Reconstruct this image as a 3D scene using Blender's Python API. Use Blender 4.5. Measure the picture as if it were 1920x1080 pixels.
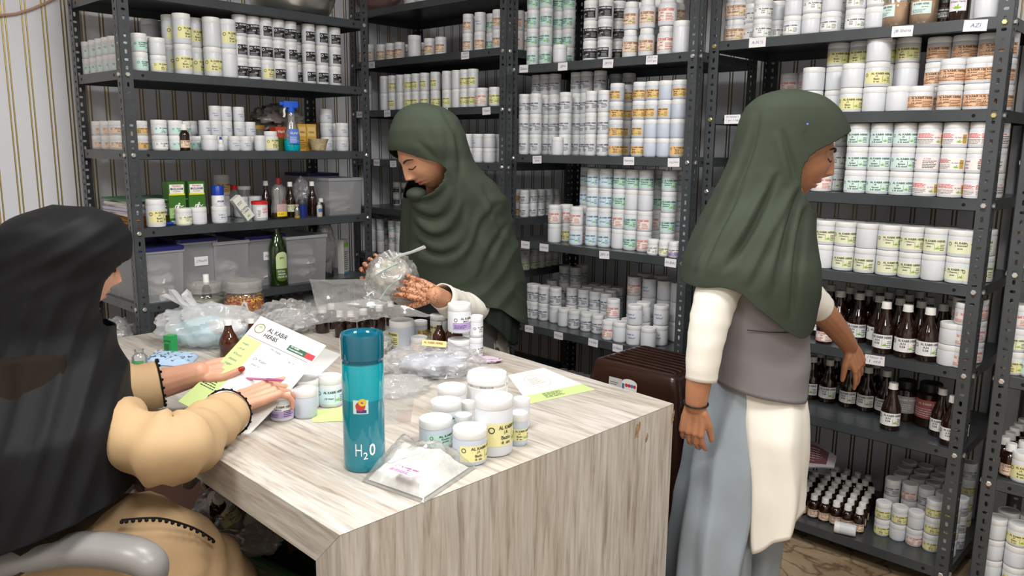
import bpy, bmesh, math, random
import numpy as np
from mathutils import Vector, Matrix

for o in list(bpy.data.objects): bpy.data.objects.remove(o)
scene = bpy.context.scene
COL = scene.collection
rnd = random.Random(7)

# ------------------------------------------------------------------ camera
FPX, PITCH, ROLL, YAW, CZ = 1483.48, math.radians(10.1632), math.radians(0.6557), math.radians(43.0731), 1.41
cam_d = bpy.data.cameras.new('camera'); cam = bpy.data.objects.new('camera', cam_d); COL.objects.link(cam)
cam_d.sensor_width = 36.0; cam_d.lens = FPX / 1920 * 36.0; cam_d.clip_start = 0.02
cam.matrix_world = (Matrix.Translation((0, 0, CZ)) @ Matrix.Rotation(YAW, 4, 'Z')
                    @ Matrix.Rotation(math.pi / 2 - PITCH, 4, 'X') @ Matrix.Rotation(ROLL, 4, 'Z'))
scene.camera = cam

# ------------------------------------------------------------------ light, exposure
vs = scene.view_settings
vs.view_transform = 'Standard'; vs.look = 'None'; vs.gamma = 1.0; vs.use_curve_mapping = False
vs.exposure = -0.08
world = bpy.data.worlds.new('world'); scene.world = world; world.use_nodes = True
world.node_tree.nodes['Background'].inputs[0].default_value = (0.9, 0.95, 1.0, 1)
world.node_tree.nodes['Background'].inputs[1].default_value = 0.25
PANELS = [(-1.45, 1.15, 26), (-0.20, 1.45, 27), (-1.3, -0.3, 27), (0.30, 0.2, 27)]   # ceiling LED panels (x, y, watts)
CEIL = 2.62
for (x, y, w) in PANELS:
    ld = bpy.data.lights.new('panel_light', 'AREA'); ld.shape = 'SQUARE'; ld.size = 0.56; ld.energy = w
    ld.color = (1.0, 0.985, 0.96)
    lo = bpy.data.objects.new('panel_light', ld); lo.location = (x, y, CEIL - 0.05); COL.objects.link(lo)

# ------------------------------------------------------------------ projection helpers (pixels of the 1920x1080 photograph)
cp, sp, cr, sr, cy, sy = math.cos(PITCH), math.sin(PITCH), math.cos(ROLL), math.sin(ROLL), math.cos(YAW), math.sin(YAW)
def proj(P):
    X, Y, z = P[0], P[1], P[2] - CZ
    x = X * cy + Y * sy; y = -X * sy + Y * cy
    fy = y * cp - z * sp; up = y * sp + z * cp
    u = x / fy; v = -up / fy
    return 960 + FPX * (u * cr - v * sr), 540 + FPX * (u * sr + v * cr), fy
def ray(px, py):
    a = (px - 960) / FPX; b = (py - 540) / FPX
    u = a * cr + b * sr; v = -a * sr + b * cr
    d = (u, cp - v * sp, -sp - v * cp)
    return Vector((d[0] * cy - d[1] * sy, d[0] * sy + d[1] * cy, d[2]))
def hit(px, py, ax, val):
    d = ray(px, py); o = Vector((0, 0, CZ)); t = (val - o[ax]) / d[ax]
    return o + d * t
def pt(px, py, depth):                       # point at horizontal distance `depth` along the view heading
    d = ray(px, py); t = depth / (-d[0] * sy + d[1] * cy)
    return Vector((0, 0, CZ)) + d * t
def c2w(x, y, z=0.0):                        # heading-aligned (right, away, up) -> world
    return Vector((x * cy - y * sy, x * sy + y * cy, z))
def dep(P): return -P[0] * sy + P[1] * cy

# ------------------------------------------------------------------ materials
MATS = {}
def mat(name, col, rough=0.5, metal=0.0, spec=0.5, trans=0.0, alpha=1.0, noise=None, coat=0.0, sheen=0.0, bump=None, emit=None, ior=1.45, sss=0.0):
    if name in MATS: return MATS[name]
    m = bpy.data.materials.new(name); m.use_nodes = True
    nt = m.node_tree; b = nt.nodes['Principled BSDF']
    b.inputs['Base Color'].default_value = (*col, 1); b.inputs['Roughness'].default_value = rough
    b.inputs['Metallic'].default_value = metal; b.inputs['Specular IOR Level'].default_value = spec
    b.inputs['Transmission Weight'].default_value = trans; b.inputs['Alpha'].default_value = alpha
    b.inputs['Coat Weight'].default_value = coat; b.inputs['Sheen Weight'].default_value = sheen; b.inputs['IOR'].default_value = ior
    if sss: b.inputs['Subsurface Weight'].default_value = sss; b.inputs['Subsurface Radius'].default_value = (0.01, 0.004, 0.002); b.inputs['Subsurface Scale'].default_value = 0.5
    if emit: b.inputs['Emission Color'].default_value = (*emit[0], 1); b.inputs['Emission Strength'].default_value = emit[1]
    if noise or bump:
        tc = nt.nodes.new('ShaderNodeTexCoord')
        if noise:                             # (scale, amount, (sx, sy, sz))
            mp = nt.nodes.new('ShaderNodeMapping'); mp.inputs['Scale'].default_value = noise[2] if len(noise) > 2 else (1, 1, 1)
            nz = nt.nodes.new('ShaderNodeTexNoise'); nz.inputs['Scale'].default_value = noise[0]; nz.inputs['Detail'].default_value = 6
            nt.links.new(tc.outputs['Object'], mp.inputs[0]); nt.links.new(mp.outputs[0], nz.inputs['Vector'])
            rp = nt.nodes.new('ShaderNodeValToRGB'); a = noise[1]
            rp.color_ramp.elements[0].position = 0.3; rp.color_ramp.elements[1].position = 0.7
            rp.color_ramp.elements[0].color = (*[c * (1 - a) for c in col], 1); rp.color_ramp.elements[1].color = (*[min(1, c * (1 + a)) for c in col], 1)
            nt.links.new(nz.outputs['Fac'], rp.inputs[0]); nt.links.new(rp.outputs[0], b.inputs['Base Color'])
        if bump:                              # (scale, strength, distance)
            n2 = nt.nodes.new('ShaderNodeTexNoise'); n2.inputs['Scale'].default_value = bump[0]; n2.inputs['Detail'].default_value = 4
            nt.links.new(tc.outputs['Object'], n2.inputs['Vector'])
            bp = nt.nodes.new('ShaderNodeBump'); bp.inputs['Strength'].default_value = bump[1]; bp.inputs['Distance'].default_value = bump[2]
            nt.links.new(n2.outputs['Fac'], bp.inputs['Height']); nt.links.new(bp.outputs[0], b.inputs['Normal'])
    MATS[name] = m
    return m

def film(name, tint=(1, 1, 1), body=0.25, rough=0.12, gloss=0.35, bodycol=None):   # thin clear plastic film
    if name in MATS: return MATS[name]
    m = bpy.data.materials.new(name); m.use_nodes = True; nt = m.node_tree
    for n in list(nt.nodes): nt.nodes.remove(n)
    out = nt.nodes.new('ShaderNodeOutputMaterial')
    tr = nt.nodes.new('ShaderNodeBsdfTransparent'); tr.inputs[0].default_value = (*tint, 1)
    df = nt.nodes.new('ShaderNodeBsdfDiffuse'); df.inputs[0].default_value = (*(bodycol or (0.85, 0.86, 0.87)), 1)
    tl = nt.nodes.new('ShaderNodeBsdfTranslucent'); tl.inputs[0].default_value = (*(bodycol or (0.85, 0.86, 0.87)), 1)
    gl = nt.nodes.new('ShaderNodeBsdfGlossy'); gl.inputs['Roughness'].default_value = rough
    a = nt.nodes.new('ShaderNodeMixShader'); a.inputs[0].default_value = 0.4
    nt.links.new(df.outputs[0], a.inputs[1]); nt.links.new(tl.outputs[0], a.inputs[2])
    b = nt.nodes.new('ShaderNodeMixShader'); b.inputs[0].default_value = body
    nt.links.new(tr.outputs[0], b.inputs[1]); nt.links.new(a.outputs[0], b.inputs[2])
    fr = nt.nodes.new('ShaderNodeFresnel'); fr.inputs[0].default_value = 1.5
    mu = nt.nodes.new('ShaderNodeMath'); mu.operation = 'MULTIPLY_ADD'; mu.inputs[1].default_value = gloss * 2; mu.inputs[2].default_value = gloss * 0.15; mu.use_clamp = True
    nt.links.new(fr.outputs[0], mu.inputs[0])
    c = nt.nodes.new('ShaderNodeMixShader')
    nt.links.new(mu.outputs[0], c.inputs[0]); nt.links.new(b.outputs[0], c.inputs[1]); nt.links.new(gl.outputs[0], c.inputs[2])
    nt.links.new(c.outputs[0], out.inputs[0])
    MATS[name] = m
    return m

# ------------------------------------------------------------------ mesh builder
class MB:
    def __init__(s): s.v = []; s.f = []; s.m = []
    def add(s, vs_, fs, mi=0):
        o = len(s.v); s.v += [tuple(p) for p in vs_]
        for f in fs: s.f.append(tuple(i + o for i in f)); s.m.append(mi)
        return s
    def box(s, lo, hi, mi=0):
        x0, y0, z0 = lo; x1, y1, z1 = hi
        return s.add([(x0, y0, z0), (x1, y0, z0), (x1, y1, z0), (x0, y1, z0), (x0, y0, z1), (x1, y0, z1), (x1, y1, z1), (x0, y1, z1)],
                     [(3, 2, 1, 0), (4, 5, 6, 7), (0, 1, 5, 4), (1, 2, 6, 5), (2, 3, 7, 6), (3, 0, 4, 7)], mi)
    def lathe(s, prof, seg=24, mi=0, c=(0, 0, 0), cap0=True, cap1=True, sx=1.0, sy=1.0):
        vs_ = []; fs = []; n = len(prof)
        for (r, z) in prof:
            for k in range(seg):
                a = 2 * math.pi * k / seg
                vs_.append((c[0] + r * sx * math.cos(a), c[1] + r * sy * math.sin(a), c[2] + z))
        for i in range(n - 1):
            for k in range(seg):
                k2 = (k + 1) % seg
                fs.append((i * seg + k, i * seg + k2, (i + 1) * seg + k2, (i + 1) * seg + k))
        if cap0: fs.append(tuple(range(seg - 1, -1, -1)))
        if cap1: fs.append(tuple((n - 1) * seg + k for k in range(seg)))
        return s.add(vs_, fs, mi)
    def tube(s, path, rad, seg=8, mi=0, cap=True, flat=1.0, upv=None):
        path = [Vector(p) for p in path]; n = len(path)
        rads = rad if isinstance(rad, (list, tuple)) else [rad] * n
        vs_ = []; fs = []; N = None
        for i, p in enumerate(path):
            t = (path[min(i + 1, n - 1)] - path[max(i - 1, 0)])
            t = t.normalized() if t.length > 1e-9 else Vector((0, 0, 1))
            if N is None:
                up = Vector(upv) if upv else (Vector((0, 0, 1)) if abs(t.z) < 0.9 else Vector((1, 0, 0)))
                N = (up - t * up.dot(t)).normalized()
            else: N = (N - t * N.dot(t)).normalized()
            B = t.cross(N)
            for k in range(seg):
                a = 2 * math.pi * k / seg
                vs_.append(p + N * (math.cos(a) * rads[i] * flat) + B * (math.sin(a) * rads[i]))
        for i in range(n - 1):
            for k in range(seg):
                k2 = (k + 1) % seg
                fs.append((i * seg + k, i * seg + k2, (i + 1) * seg + k2, (i + 1) * seg + k))
        if cap: fs.append(tuple(range(seg - 1, -1, -1))); fs.append(tuple((n - 1) * seg + k for k in range(seg)))
        return s.add(vs_, fs, mi)
    def grid(s, fn, nu, nv, mi=0, closeu=False):
        vs_ = [fn(i / (nu if closeu else nu - 1), j / (nv - 1)) for j in range(nv) for i in range(nu)]
        fs = []
        for j in range(nv - 1):
            for i in range(nu if closeu else nu - 1):
                i2 = (i + 1) % nu
                fs.append((j * nu + i, j * nu + i2, (j + 1) * nu + i2, (j + 1) * nu + i))
        return s.add(vs_, fs, mi)
    def ball(s, c, r, mi=0, nu=16, nv=10, R=None):
        r = r if isinstance(r, (tuple, list)) else (r, r, r); c = Vector(c)
        def fn(u, v):
            a = 2 * math.pi * u; b = math.pi * (v - 0.5)
            p = Vector((r[0] * math.cos(a) * math.cos(b), r[1] * math.sin(a) * math.cos(b), r[2] * math.sin(b)))
            return c + (R @ p if R else p)
        return s.grid(fn, nu, nv, mi, True)
    def mesh(s, name, mats, smooth=True, angle=40, recalc=True):
        me = bpy.data.meshes.new(name); me.from_pydata(s.v, [], s.f); me.update()
        for m in (mats if isinstance(mats, (list, tuple)) else [mats]): me.materials.append(m)
        me.polygons.foreach_set('material_index', s.m)
        if recalc:
            bm = bmesh.new(); bm.from_mesh(me); bmesh.ops.recalc_face_normals(bm, faces=bm.faces); bm.to_mesh(me); bm.free()
        if smooth:
            me.polygons.foreach_set('use_smooth', [True] * len(me.polygons))
            if angle: me.set_sharp_from_angle(angle=math.radians(angle))
        return me
    def build(s, name, mats, parent=None, loc=None, rot=None, **k):
        return obj(name, s.mesh(name, mats, **k), parent, loc, rot)

def obj(name, me, parent=None, loc=None, rot=None):
    o = bpy.data.objects.new(name, me); COL.objects.link(o)
    if parent is not None: o.parent = parent
    if loc is not None: o.location = loc
    if rot is not None: o.rotation_euler = rot
    return o
def tag(o, label=None, cat=None, group=None, kind=None):
    if label: o['label'] = label
    if cat: o['category'] = cat
    if group: o['group'] = group
    if kind: o['kind'] = kind
    return o
def thing(name, label, cat, loc=(0, 0, 0), rz=0.0, group=None):
    o = bpy.data.objects.new(name, None); COL.objects.link(o); o.empty_display_size = 0.05
    o.location = loc; o.rotation_euler = (0, 0, rz)
    return tag(o, label, cat, group)
def rbox(mb, lo, hi, r, mi=0, seg=3):         # box with rounded vertical edges
    x0, y0, z0 = lo; x1, y1, z1 = hi; pts = []
    for cx, cy_, a0 in ((x1 - r, y1 - r, 0), (x0 + r, y1 - r, 90), (x0 + r, y0 + r, 180), (x1 - r, y0 + r, 270)):
        for k in range(seg + 1):
            a = math.radians(a0 + 90 * k / seg); pts.append((cx + r * math.cos(a), cy_ + r * math.sin(a)))
    n = len(pts)
    mb.add([(x, y, z0) for x, y in pts] + [(x, y, z1) for x, y in pts],
           [(i, (i + 1) % n, n + (i + 1) % n, n + i) for i in range(n)] + [tuple(range(n - 1, -1, -1)), tuple(range(n, 2 * n))], mi)
    return mb

# ------------------------------------------------------------------ lettering (font curves turned into flat meshes)
TXT = {}
def text2d(s, bold=0.0, res=2):
    k = (s, bold)
    if k in TXT: return TXT[k]
    cu = bpy.data.curves.new('t', 'FONT'); cu.body = s; cu.size = 1.0; cu.resolution_u = res; cu.offset = bold; cu.dimensions = '2D'; cu.fill_mode = 'BOTH'
    ob = bpy.data.objects.new('t', cu); me = bpy.data.meshes.new_from_object(ob)
    vs_ = [(v.co.x, v.co.y) for v in me.vertices]; fs = [tuple(p.vertices) for p in me.polygons]
    bpy.data.objects.remove(ob); bpy.data.curves.remove(cu); bpy.data.meshes.remove(me)
    if vs_:
        x0 = min(v[0] for v in vs_); x1 = max(v[0] for v in vs_); y0 = min(v[1] for v in vs_); y1 = max(v[1] for v in vs_)
        vs_ = [(x - x0, y - y0) for x, y in vs_]; TXT[k] = (vs_, fs, x1 - x0, y1 - y0)
    else: TXT[k] = ([], [], 0, 0)
    return TXT[k]
class Flat:                                   # flat print: list of (verts2d, faces, material, layer)
    def __init__(s): s.items = []
    def rect(s, x0, y0, x1, y1, mi, layer=1, nx=1):
        vs_ = []; fs = []
        for i in range(nx + 1):
            x = x0 + (x1 - x0) * i / nx; vs_ += [(x, y0), (x, y1)]
        for i in range(nx): fs.append((2 * i, 2 * i + 2, 2 * i + 3, 2 * i + 1))
        s.items.append((vs_, fs, mi, layer)); return s
    def text(s, t, x, y, h=None, mi=1, layer=2, w=None, bold=0.012, align='l', shear=0.0):
        vs_, fs, tw, th = text2d(t, bold)
        if not vs_: return s
        ky = (h or 0.01) / th; kx = (w / tw) if w else ky
        ox = x - (tw * kx if align == 'r' else tw * kx / 2 if align == 'c' else 0)
        s.items.append(([(ox + a * kx + shear * b * ky, y + b * ky) for a, b in vs_], fs, mi, layer)); return s
    def poly(s, pts, mi, layer=2): s.items.append((list(pts), [tuple(range(len(pts)))], mi, layer)); return s
    def ring(s, cx, cy_, r0, r1, mi, layer=2, n=16):
        vs_ = []; 
        for k in range(n): a = 2 * math.pi * k / n; vs_ += [(cx + r0 * math.cos(a), cy_ + r0 * math.sin(a)), (cx + r1 * math.cos(a), cy_ + r1 * math.sin(a))]
        s.items.append((vs_, [(2 * k, 2 * ((k + 1) % n), 2 * ((k + 1) % n) + 1, 2 * k + 1) for k in range(n)], mi, layer)); return s
    def leaf(s, x, y, k, mi, layer=2):
        for a in (20, 65, 110, 150):
            ca, sa = math.cos(math.radians(a)), math.sin(math.radians(a)); L = k * (1.0 if a in (20, 65) else 0.7)
            s.poly([(x + L * t * ca - w * sa, y + L * t * sa + w * ca) for t, w in ((0, 0), (0.4, -0.17 * L), (0.8, -0.1 * L), (1, 0), (0.8, 0.1 * L), (0.4, 0.17 * L))], mi, layer)
        return s
    def lines(s, x0, y0, x1, y1, n, mi, rr, fill=0.55, layer=2):   # small print: rows of short word bars
        dy = (y1 - y0) / n
        for i in range(n):
            x = x0; y = y0 + i * dy
            xe = x0 + (x1 - x0) * rr.uniform(0.7, 1.0)
            while x < xe - 0.0008:
                w = min(rr.uniform(0.08, 0.22) * (x1 - x0), xe - x); s.rect(x, y, x + w, y + dy * fill, mi, layer); x += w + 0.025 * (x1 - x0)
        return s
    def emit(s, mb, fn, step=0.0003):
        for vs_, fs, mi, layer in s.items: mb.add([fn(a, b, layer * step) for a, b in vs_], fs, mi)
        return mb
def wrapfn(r, z0, a0=0.0):
    return lambda a, b, o: ((r + o) * math.sin(a / r + a0), -(r + o) * math.cos(a / r + a0), z0 + b)
def smooth_path(pts, n=6):
    pts = [Vector(p) for p in pts]; out = []
    for i in range(len(pts) - 1):
        p0, p1, p2, p3 = pts[max(i - 1, 0)], pts[i], pts[i + 1], pts[min(i + 2, len(pts) - 1)]
        for k in range(n):
            t = k / n; out.append(.5 * ((2 * p1) + (p2 - p0) * t + (2 * p0 - 5 * p1 + 4 * p2 - p3) * t * t + (3 * p1 - p0 - 3 * p2 + p3) * t ** 3))
    out.append(pts[-1]); return out
def lerp_list(v, n):
    out = []
    for i in range(len(v) - 1):
        for k in range(n): out.append(v[i] + (v[i + 1] - v[i]) * k / n)
    out.append(v[-1]); return out
# ------------------------------------------------------------------ room shell
WX, WY = -3.54, 3.18                           # planes of the left wall (x) and the back wall (y)
RX1, RY0 = 1.3, -1.7
def stripe_wall(name, axis, c0, spacing, gcol=(0.55, 0.39, 0.09, 1)):
    m = bpy.data.materials.new(name); m.use_nodes = True; nt = m.node_tree; b = nt.nodes['Principled BSDF']
    L = nt.links; N = nt.nodes
    tc = N.new('ShaderNodeTexCoord'); sx = N.new('ShaderNodeSeparateXYZ'); L.new(tc.outputs['Object'], sx.inputs[0])
    def M(op, a, b_=None):
        n = N.new('ShaderNodeMath'); n.operation = op
        for i, q in enumerate((a, b_)):
            if q is None: continue
            if isinstance(q, (int, float)): n.inputs[i].default_value = q
            else: L.new(q, n.inputs[i])
        return n.outputs[0]
    c = sx.outputs[axis]
    fr = M('FRACT', M('DIVIDE', M('SUBTRACT', c, c0 - 10 * spacing), spacing))
    def band(center, half): return M('LESS_THAN', M('ABSOLUTE', M('SUBTRACT', fr, center)), half)
    dark = M('MAXIMUM', band(0.10, 0.040), band(0.29, 0.040))
    gold = M('MAXIMUM', band(0.104, 0.019), band(0.294, 0.019))
    fine = M('FRACT', M('MULTIPLY', c, 1 / 0.006)); fl = M('LESS_THAN', fine, 0.25)
    nz = N.new('ShaderNodeTexNoise'); nz.inputs['Scale'].default_value = 1.7; L.new(tc.outputs['Object'], nz.inputs['Vector'])
    base = N.new('ShaderNodeMix'); base.data_type = 'RGBA'; base.inputs[6].default_value = (0.66, 0.67, 0.73, 1); base.inputs[7].default_value = (0.74, 0.75, 0.80, 1)
    L.new(nz.outputs['Fac'], base.inputs[0])
    b1 = N.new('ShaderNodeMix'); b1.data_type = 'RGBA'; b1.inputs[7].default_value = (0.62, 0.63, 0.69, 1); L.new(M('MULTIPLY', fl, 0.6), b1.inputs[0]); L.new(base.outputs[2], b1.inputs[6])
    b2 = N.new('ShaderNodeMix'); b2.data_type = 'RGBA'; b2.inputs[7].default_value = (0.035, 0.028, 0.018, 1); L.new(dark, b2.inputs[0]); L.new(b1.outputs[2], b2.inputs[6])
    b3 = N.new('ShaderNodeMix'); b3.data_type = 'RGBA'; b3.inputs[7].default_value = gcol; L.new(gold, b3.inputs[0]); L.new(b2.outputs[2], b3.inputs[6])
    L.new(b3.outputs[2], b.inputs['Base Color']); L.new(M('MULTIPLY', gold, 0.85), b.inputs['Metallic']); b.inputs['Roughness'].default_value = 0.38
    return m
SP = 0.0704
mwA = stripe_wall('striped_panel_left', 1, 0.9185 * 3.54 / 3.4 - 0.19 * SP, SP)
mwB = stripe_wall('striped_panel_back', 0, -2.0, SP, (0.26, 0.19, 0.07, 1))  # darker gold here: the dim reflections of the foil are put into its colour
mplain = mat('white_paint', (0.80, 0.79, 0.77), 0.6)
tag(MB().box((WX - 0.06, RY0, 0), (WX, WY + 0.06, CEIL)).build('wall_left', mwA, smooth=False), kind='structure')
tag(MB().box((WX, WY, 0), (RX1, WY + 0.06, CEIL)).build('wall_back', mwB, smooth=False), kind='structure')
tag(MB().box((RX1, RY0, 0), (RX1 + 0.06, WY + 0.06, CEIL)).build('wall_right', mplain, smooth=False), kind='structure')
tag(MB().box((WX - 0.06, RY0 - 0.06, 0), (RX1 + 0.06, RY0, CEIL)).build('wall_front', mplain, smooth=False), kind='structure')
tag(MB().box((WX - 0.06, RY0 - 0.06, CEIL), (RX1 + 0.06, WY + 0.06, CEIL + 0.06)).build('ceiling', mplain, smooth=False), kind='structure')
def marble():
    m = bpy.data.materials.new('beige_marble'); m.use_nodes = True; nt = m.node_tree; b = nt.nodes['Principled BSDF']; N = nt.nodes; L = nt.links
    tc = N.new('ShaderNodeTexCoord')
    n1 = N.new('ShaderNodeTexNoise'); n1.inputs['Scale'].default_value = 3.2; n1.inputs['Detail'].default_value = 8; n1.inputs['Distortion'].default_value = 1.6
    n2 = N.new('ShaderNodeTexVoronoi'); n2.feature = 'DISTANCE_TO_EDGE'; n2.inputs['Scale'].default_value = 6.5
    ad = N.new('ShaderNodeMix'); ad.data_type = 'VECTOR'; ad.inputs[0].default_value = 0.22
    L.new(tc.outputs['Object'], n1.inputs['Vector']); L.new(tc.outputs['Object'], ad.inputs[4]); L.new(n1.outputs['Color'], ad.inputs[5]); L.new(ad.outputs[1], n2.inputs['Vector'])
    r1 = N.new('ShaderNodeValToRGB'); r1.color_ramp.elements[0].position = 0.35; r1.color_ramp.elements[0].color = (0.27, 0.19, 0.115, 1); r1.color_ramp.elements[1].position = 0.65; r1.color_ramp.elements[1].color = (0.45, 0.34, 0.225, 1)
    L.new(n1.outputs['Fac'], r1.inputs[0])
    r2 = N.new('ShaderNodeValToRGB'); r2.color_ramp.elements[0].color = (0.14, 0.08, 0.04, 1); r2.color_ramp.elements[1].color = (1, 1, 1, 1); r2.color_ramp.elements[1].position = 0.045
    L.new(n2.outputs['Distance'], r2.inputs[0])
    mx = N.new('ShaderNodeMix'); mx.data_type = 'RGBA'; mx.blend_type = 'MULTIPLY'; mx.inputs[0].default_value = 0.65
    L.new(r1.outputs[0], mx.inputs[6]); L.new(r2.outputs[0], mx.inputs[7]); L.new(mx.outputs[2], b.inputs['Base Color']); b.inputs['Roughness'].default_value = 0.18
    return m
mgrout = mat('floor_grout', (0.25, 0.2, 0.14), 0.8)
fl = tag(MB().box((WX - 0.06, RY0 - 0.06, -0.08), (RX1 + 0.06, WY + 0.06, -0.006)).build('floor', mgrout, smooth=False), kind='structure')
mmar = marble()
ts = 0.6; tx0, ty0 = -3.0 - 0.6, -1.76
tile_me = {}
nx_, ny_ = 9, 9
for i in range(nx_):
    for j in range(ny_):
        x = tx0 + i * ts; y = ty0 + j * ts; x1 = min(x + ts, RX1 + 0.06); y1 = min(y + ts, WY + 0.06)
        if x1 - x < 0.05 or y1 - y < 0.05: continue
        MB().box((x + 0.001, y + 0.001, -0.03), (x1 - 0.001, y1 - 0.001, 0)).build('floor_tile', mmar, fl, smooth=False)
# ceiling panels
mframe = mat('panel_frame', (0.85, 0.85, 0.85), 0.4); mdiff = mat('panel_diffuser', (0.9, 0.9, 0.9), 0.5, emit=((1, 0.96, 0.9), 4.0))
for i, (x, y, w) in enumerate(PANELS):
    t = thing('ceiling_light', ['square white ceiling panel light above the counter', 'square white ceiling panel light above the aisle', 'square white ceiling panel light behind the seated person', 'square white ceiling panel light over the camera'][i], 'light', (x, y, CEIL), group='ceiling panel lights')
    mb = MB()
    for (a, b_, c_, d_) in ((-.3, -.3, .3, -.28), (-.3, .28, .3, .3), (-.3, -.28, -.28, .28), (.28, -.28, .3, .28)): mb.box((a, b_, -0.03), (c_, d_, 0))
    mb.build('frame', mframe, t, smooth=False); MB().box((-.28, -.28, -0.02), (.28, .28, -0.012)).build('diffuser', mdiff, t, smooth=False)

# ------------------------------------------------------------------ slotted-angle racks
mrack = mat('grey_rack_paint', (0.050, 0.057, 0.062), 0.30, 0.0, 0.55, noise=(6, 0.18), coat=0.2)
mzinc = mat('zinc_bolt', (0.75, 0.74, 0.70), 0.3, 0.9)
mbrass = mat('brass_bolt', (0.72, 0.62, 0.30), 0.3, 0.9)
mtag = mat('white_tag_paper', (0.80, 0.78, 0.80), 0.6); mpen = mat('blue_pen_ink', (0.10, 0.10, 0.28), 0.6)
FW, PITCHH = 0.040, 0.0285
def flange(mb, n, plane, sgx, sgy):
    t = 0.002
    def P(a, z, o):                            # a across flange, o thickness
        return (sgx * a, sgy * o, z) if plane == 0 else (sgx * o, sgy * a, z)
    for i in range(n):
        z0 = i * PITCHH; zc = z0 + PITCHH / 2; xc = FW * 0.53
        rx, rz = (0.0045, 0.0085) if i % 2 == 0 else (0.0075, 0.0045)
        outer = [(FW, zc), (FW, z0 + PITCHH), (xc, z0 + PITCHH), (0, z0 + PITCHH), (0, zc), (0, z0), (xc, z0), (FW, z0)]
        inner = []
        for k in range(8):
            a = 2 * math.pi * k / 8; inner.append((xc + rx * math.cos(a) * (1.0 if k % 2 == 0 else 1.15), zc + rz * math.sin(a) * (1.0 if k % 2 == 0 else 1.15)))
        vs_ = [P(a, z, 0) for a, z in outer] + [P(a, z, 0) for a, z in inner] + [P(a, z, t) for a, z in outer] + [P(a, z, t) for a, z in inner]
        fs = []
        for k in range(8):
            k2 = (k + 1) % 8
            fs += [(k, k2, 8 + k2, 8 + k), (16 + k, 24 + k, 24 + k2, 16 + k2), (8 + k, 8 + k2, 24 + k2, 24 + k)]
        mb.add(vs_, fs)
    for (a0) in (0, FW):
        mb.add([P(a0, 0, 0), P(a0, n * PITCHH, 0), P(a0, n * PITCHH, t), P(a0, 0, t)], [(0, 1, 2, 3)])
    return mb
PM = {}
def post_mesh(sgx, sgy, n):
    if (sgx, sgy, n) not in PM:
        mb = MB(); flange(mb, n, 0, sgx, sgy); flange(mb, n, 1, sgx, sgy)
        PM[sgx, sgy, n] = mb.mesh('post', mrack, smooth=False)
    return PM[sgx, sgy, n]
def shelf_mesh(W, D, cut=0.0):
    H = 0.034; t = 0.0016; i = 0.003; W = W - cut
    mb = MB(); mb.box((i, i, -t), (W - i, D - i, 0))
    mb.box((i, i, -H), (W - i, i + t, -t)); mb.box((i, D - i - t, -H), (W - i, D - i, -t)); mb.box((i, i + t, -H), (i + t, D - i - t, -t)); mb.box((W - i - t, i + t, -H), (W - i, D - i - t, -t))
    mb.box((i, i, -H), (W - i, i + 0.012, -H + t)); mb.box((i, D - i - 0.012, -H), (W - i, D - i, -H + t))
    for x in (0.075, W - 0.075):               # punched holes near the ends of the front lip
        mb.add([(x + 0.0055 * math.cos(2 * math.pi * k / 12), i - 0.0004, -0.017 + 0.0055 * math.sin(2 * math.pi * k / 12)) for k in range(12)], [tuple(range(12))], 1)
    for y in (0.075, D - 0.075):
        for xx in (i - 0.0004, W - i + 0.0004):
            mb.add([(xx, y + 0.0055 * math.cos(2 * math.pi * k / 12), -0.017 + 0.0055 * math.sin(2 * math.pi * k / 12)) for k in range(12)], [tuple(range(12))], 1)
    return mb.mesh('shelf', [mrack, mat('hole_black', (0.004, 0.004, 0.004), 0.9)], smooth=False)
bolt_b = MB().lathe([(0.0085, 0), (0.0085, 0.004), (0.0065, 0.0055)], 6).mesh('bolt', mzinc, smooth=False)
bolt_y = MB().lathe([(0.0085, 0), (0.0085, 0.004), (0.0065, 0.0055)], 6).mesh('bolt', mbrass, smooth=False)
class Rack: pass
RACKS = {}
def make_rack(key, label, bx, by, w, D, rz, zs, ztop, brass=()):
    r = Rack(); r.rz = rz; r.W = w + 2 * FW * 0.53; r.D = D; r.zs = zs
    c, s = math.cos(rz), math.sin(rz); off = FW * 0.53
    r.c, r.s = c, s; r.x = bx - off * c; r.y = by - off * s
    t = thing('storage_rack', label, 'rack', (r.x, r.y, 0), rz, 'slotted angle racks along the walls'); r.t = t; r.key = key
    n = int(round(ztop / PITCHH))
    for (x, y, gx, gy) in ((0, 0, 1, 1), (r.W, 0, -1, 1), (0, D, 1, -1), (r.W, D, -1, -1)):
        obj('post', post_mesh(gx, gy, n), t, (x, y, 0))
    sm = shelf_mesh(r.W, D, 0.033 if key == 'B' else 0.0)
    r.sh = []
    for i, z in enumerate(zs):
        r.sh.append(obj('shelf', sm, t, (0, 0, z + 0.017)))
        bm_ = bolt_y if i in brass else bolt_b
        for x in (off, r.W - off):
            obj('bolt', bm_, t, (x, 0, z), (math.pi / 2, 0, 0))
        obj('bolt', bolt_b, t, (0, off, z), (0, -math.pi / 2, 0)); obj('bolt', bolt_b, t, (r.W, off, z), (0, math.pi / 2, 0))
    RACKS[key] = r
    return r
def rw(r, u, v, z=0.0):
    return Vector((r.x + u * r.c - v * r.s, r.y + u * r.s + v * r.c, z))
def solve(fn, target, lo, hi, n=60):
    a, b = lo, hi; fa = fn(a) - target
    for _ in range(n):
        m = (a + b) / 2; fm = fn(m) - target
        if (fm > 0) == (fa > 0): a, fa = m, fm
        else: b = m
    return (a + b) / 2
def u_at(r, px, v, z): return solve(lambda u: proj(rw(r, u, v, z))[0], px, -0.3, r.W + 1.2)
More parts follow.
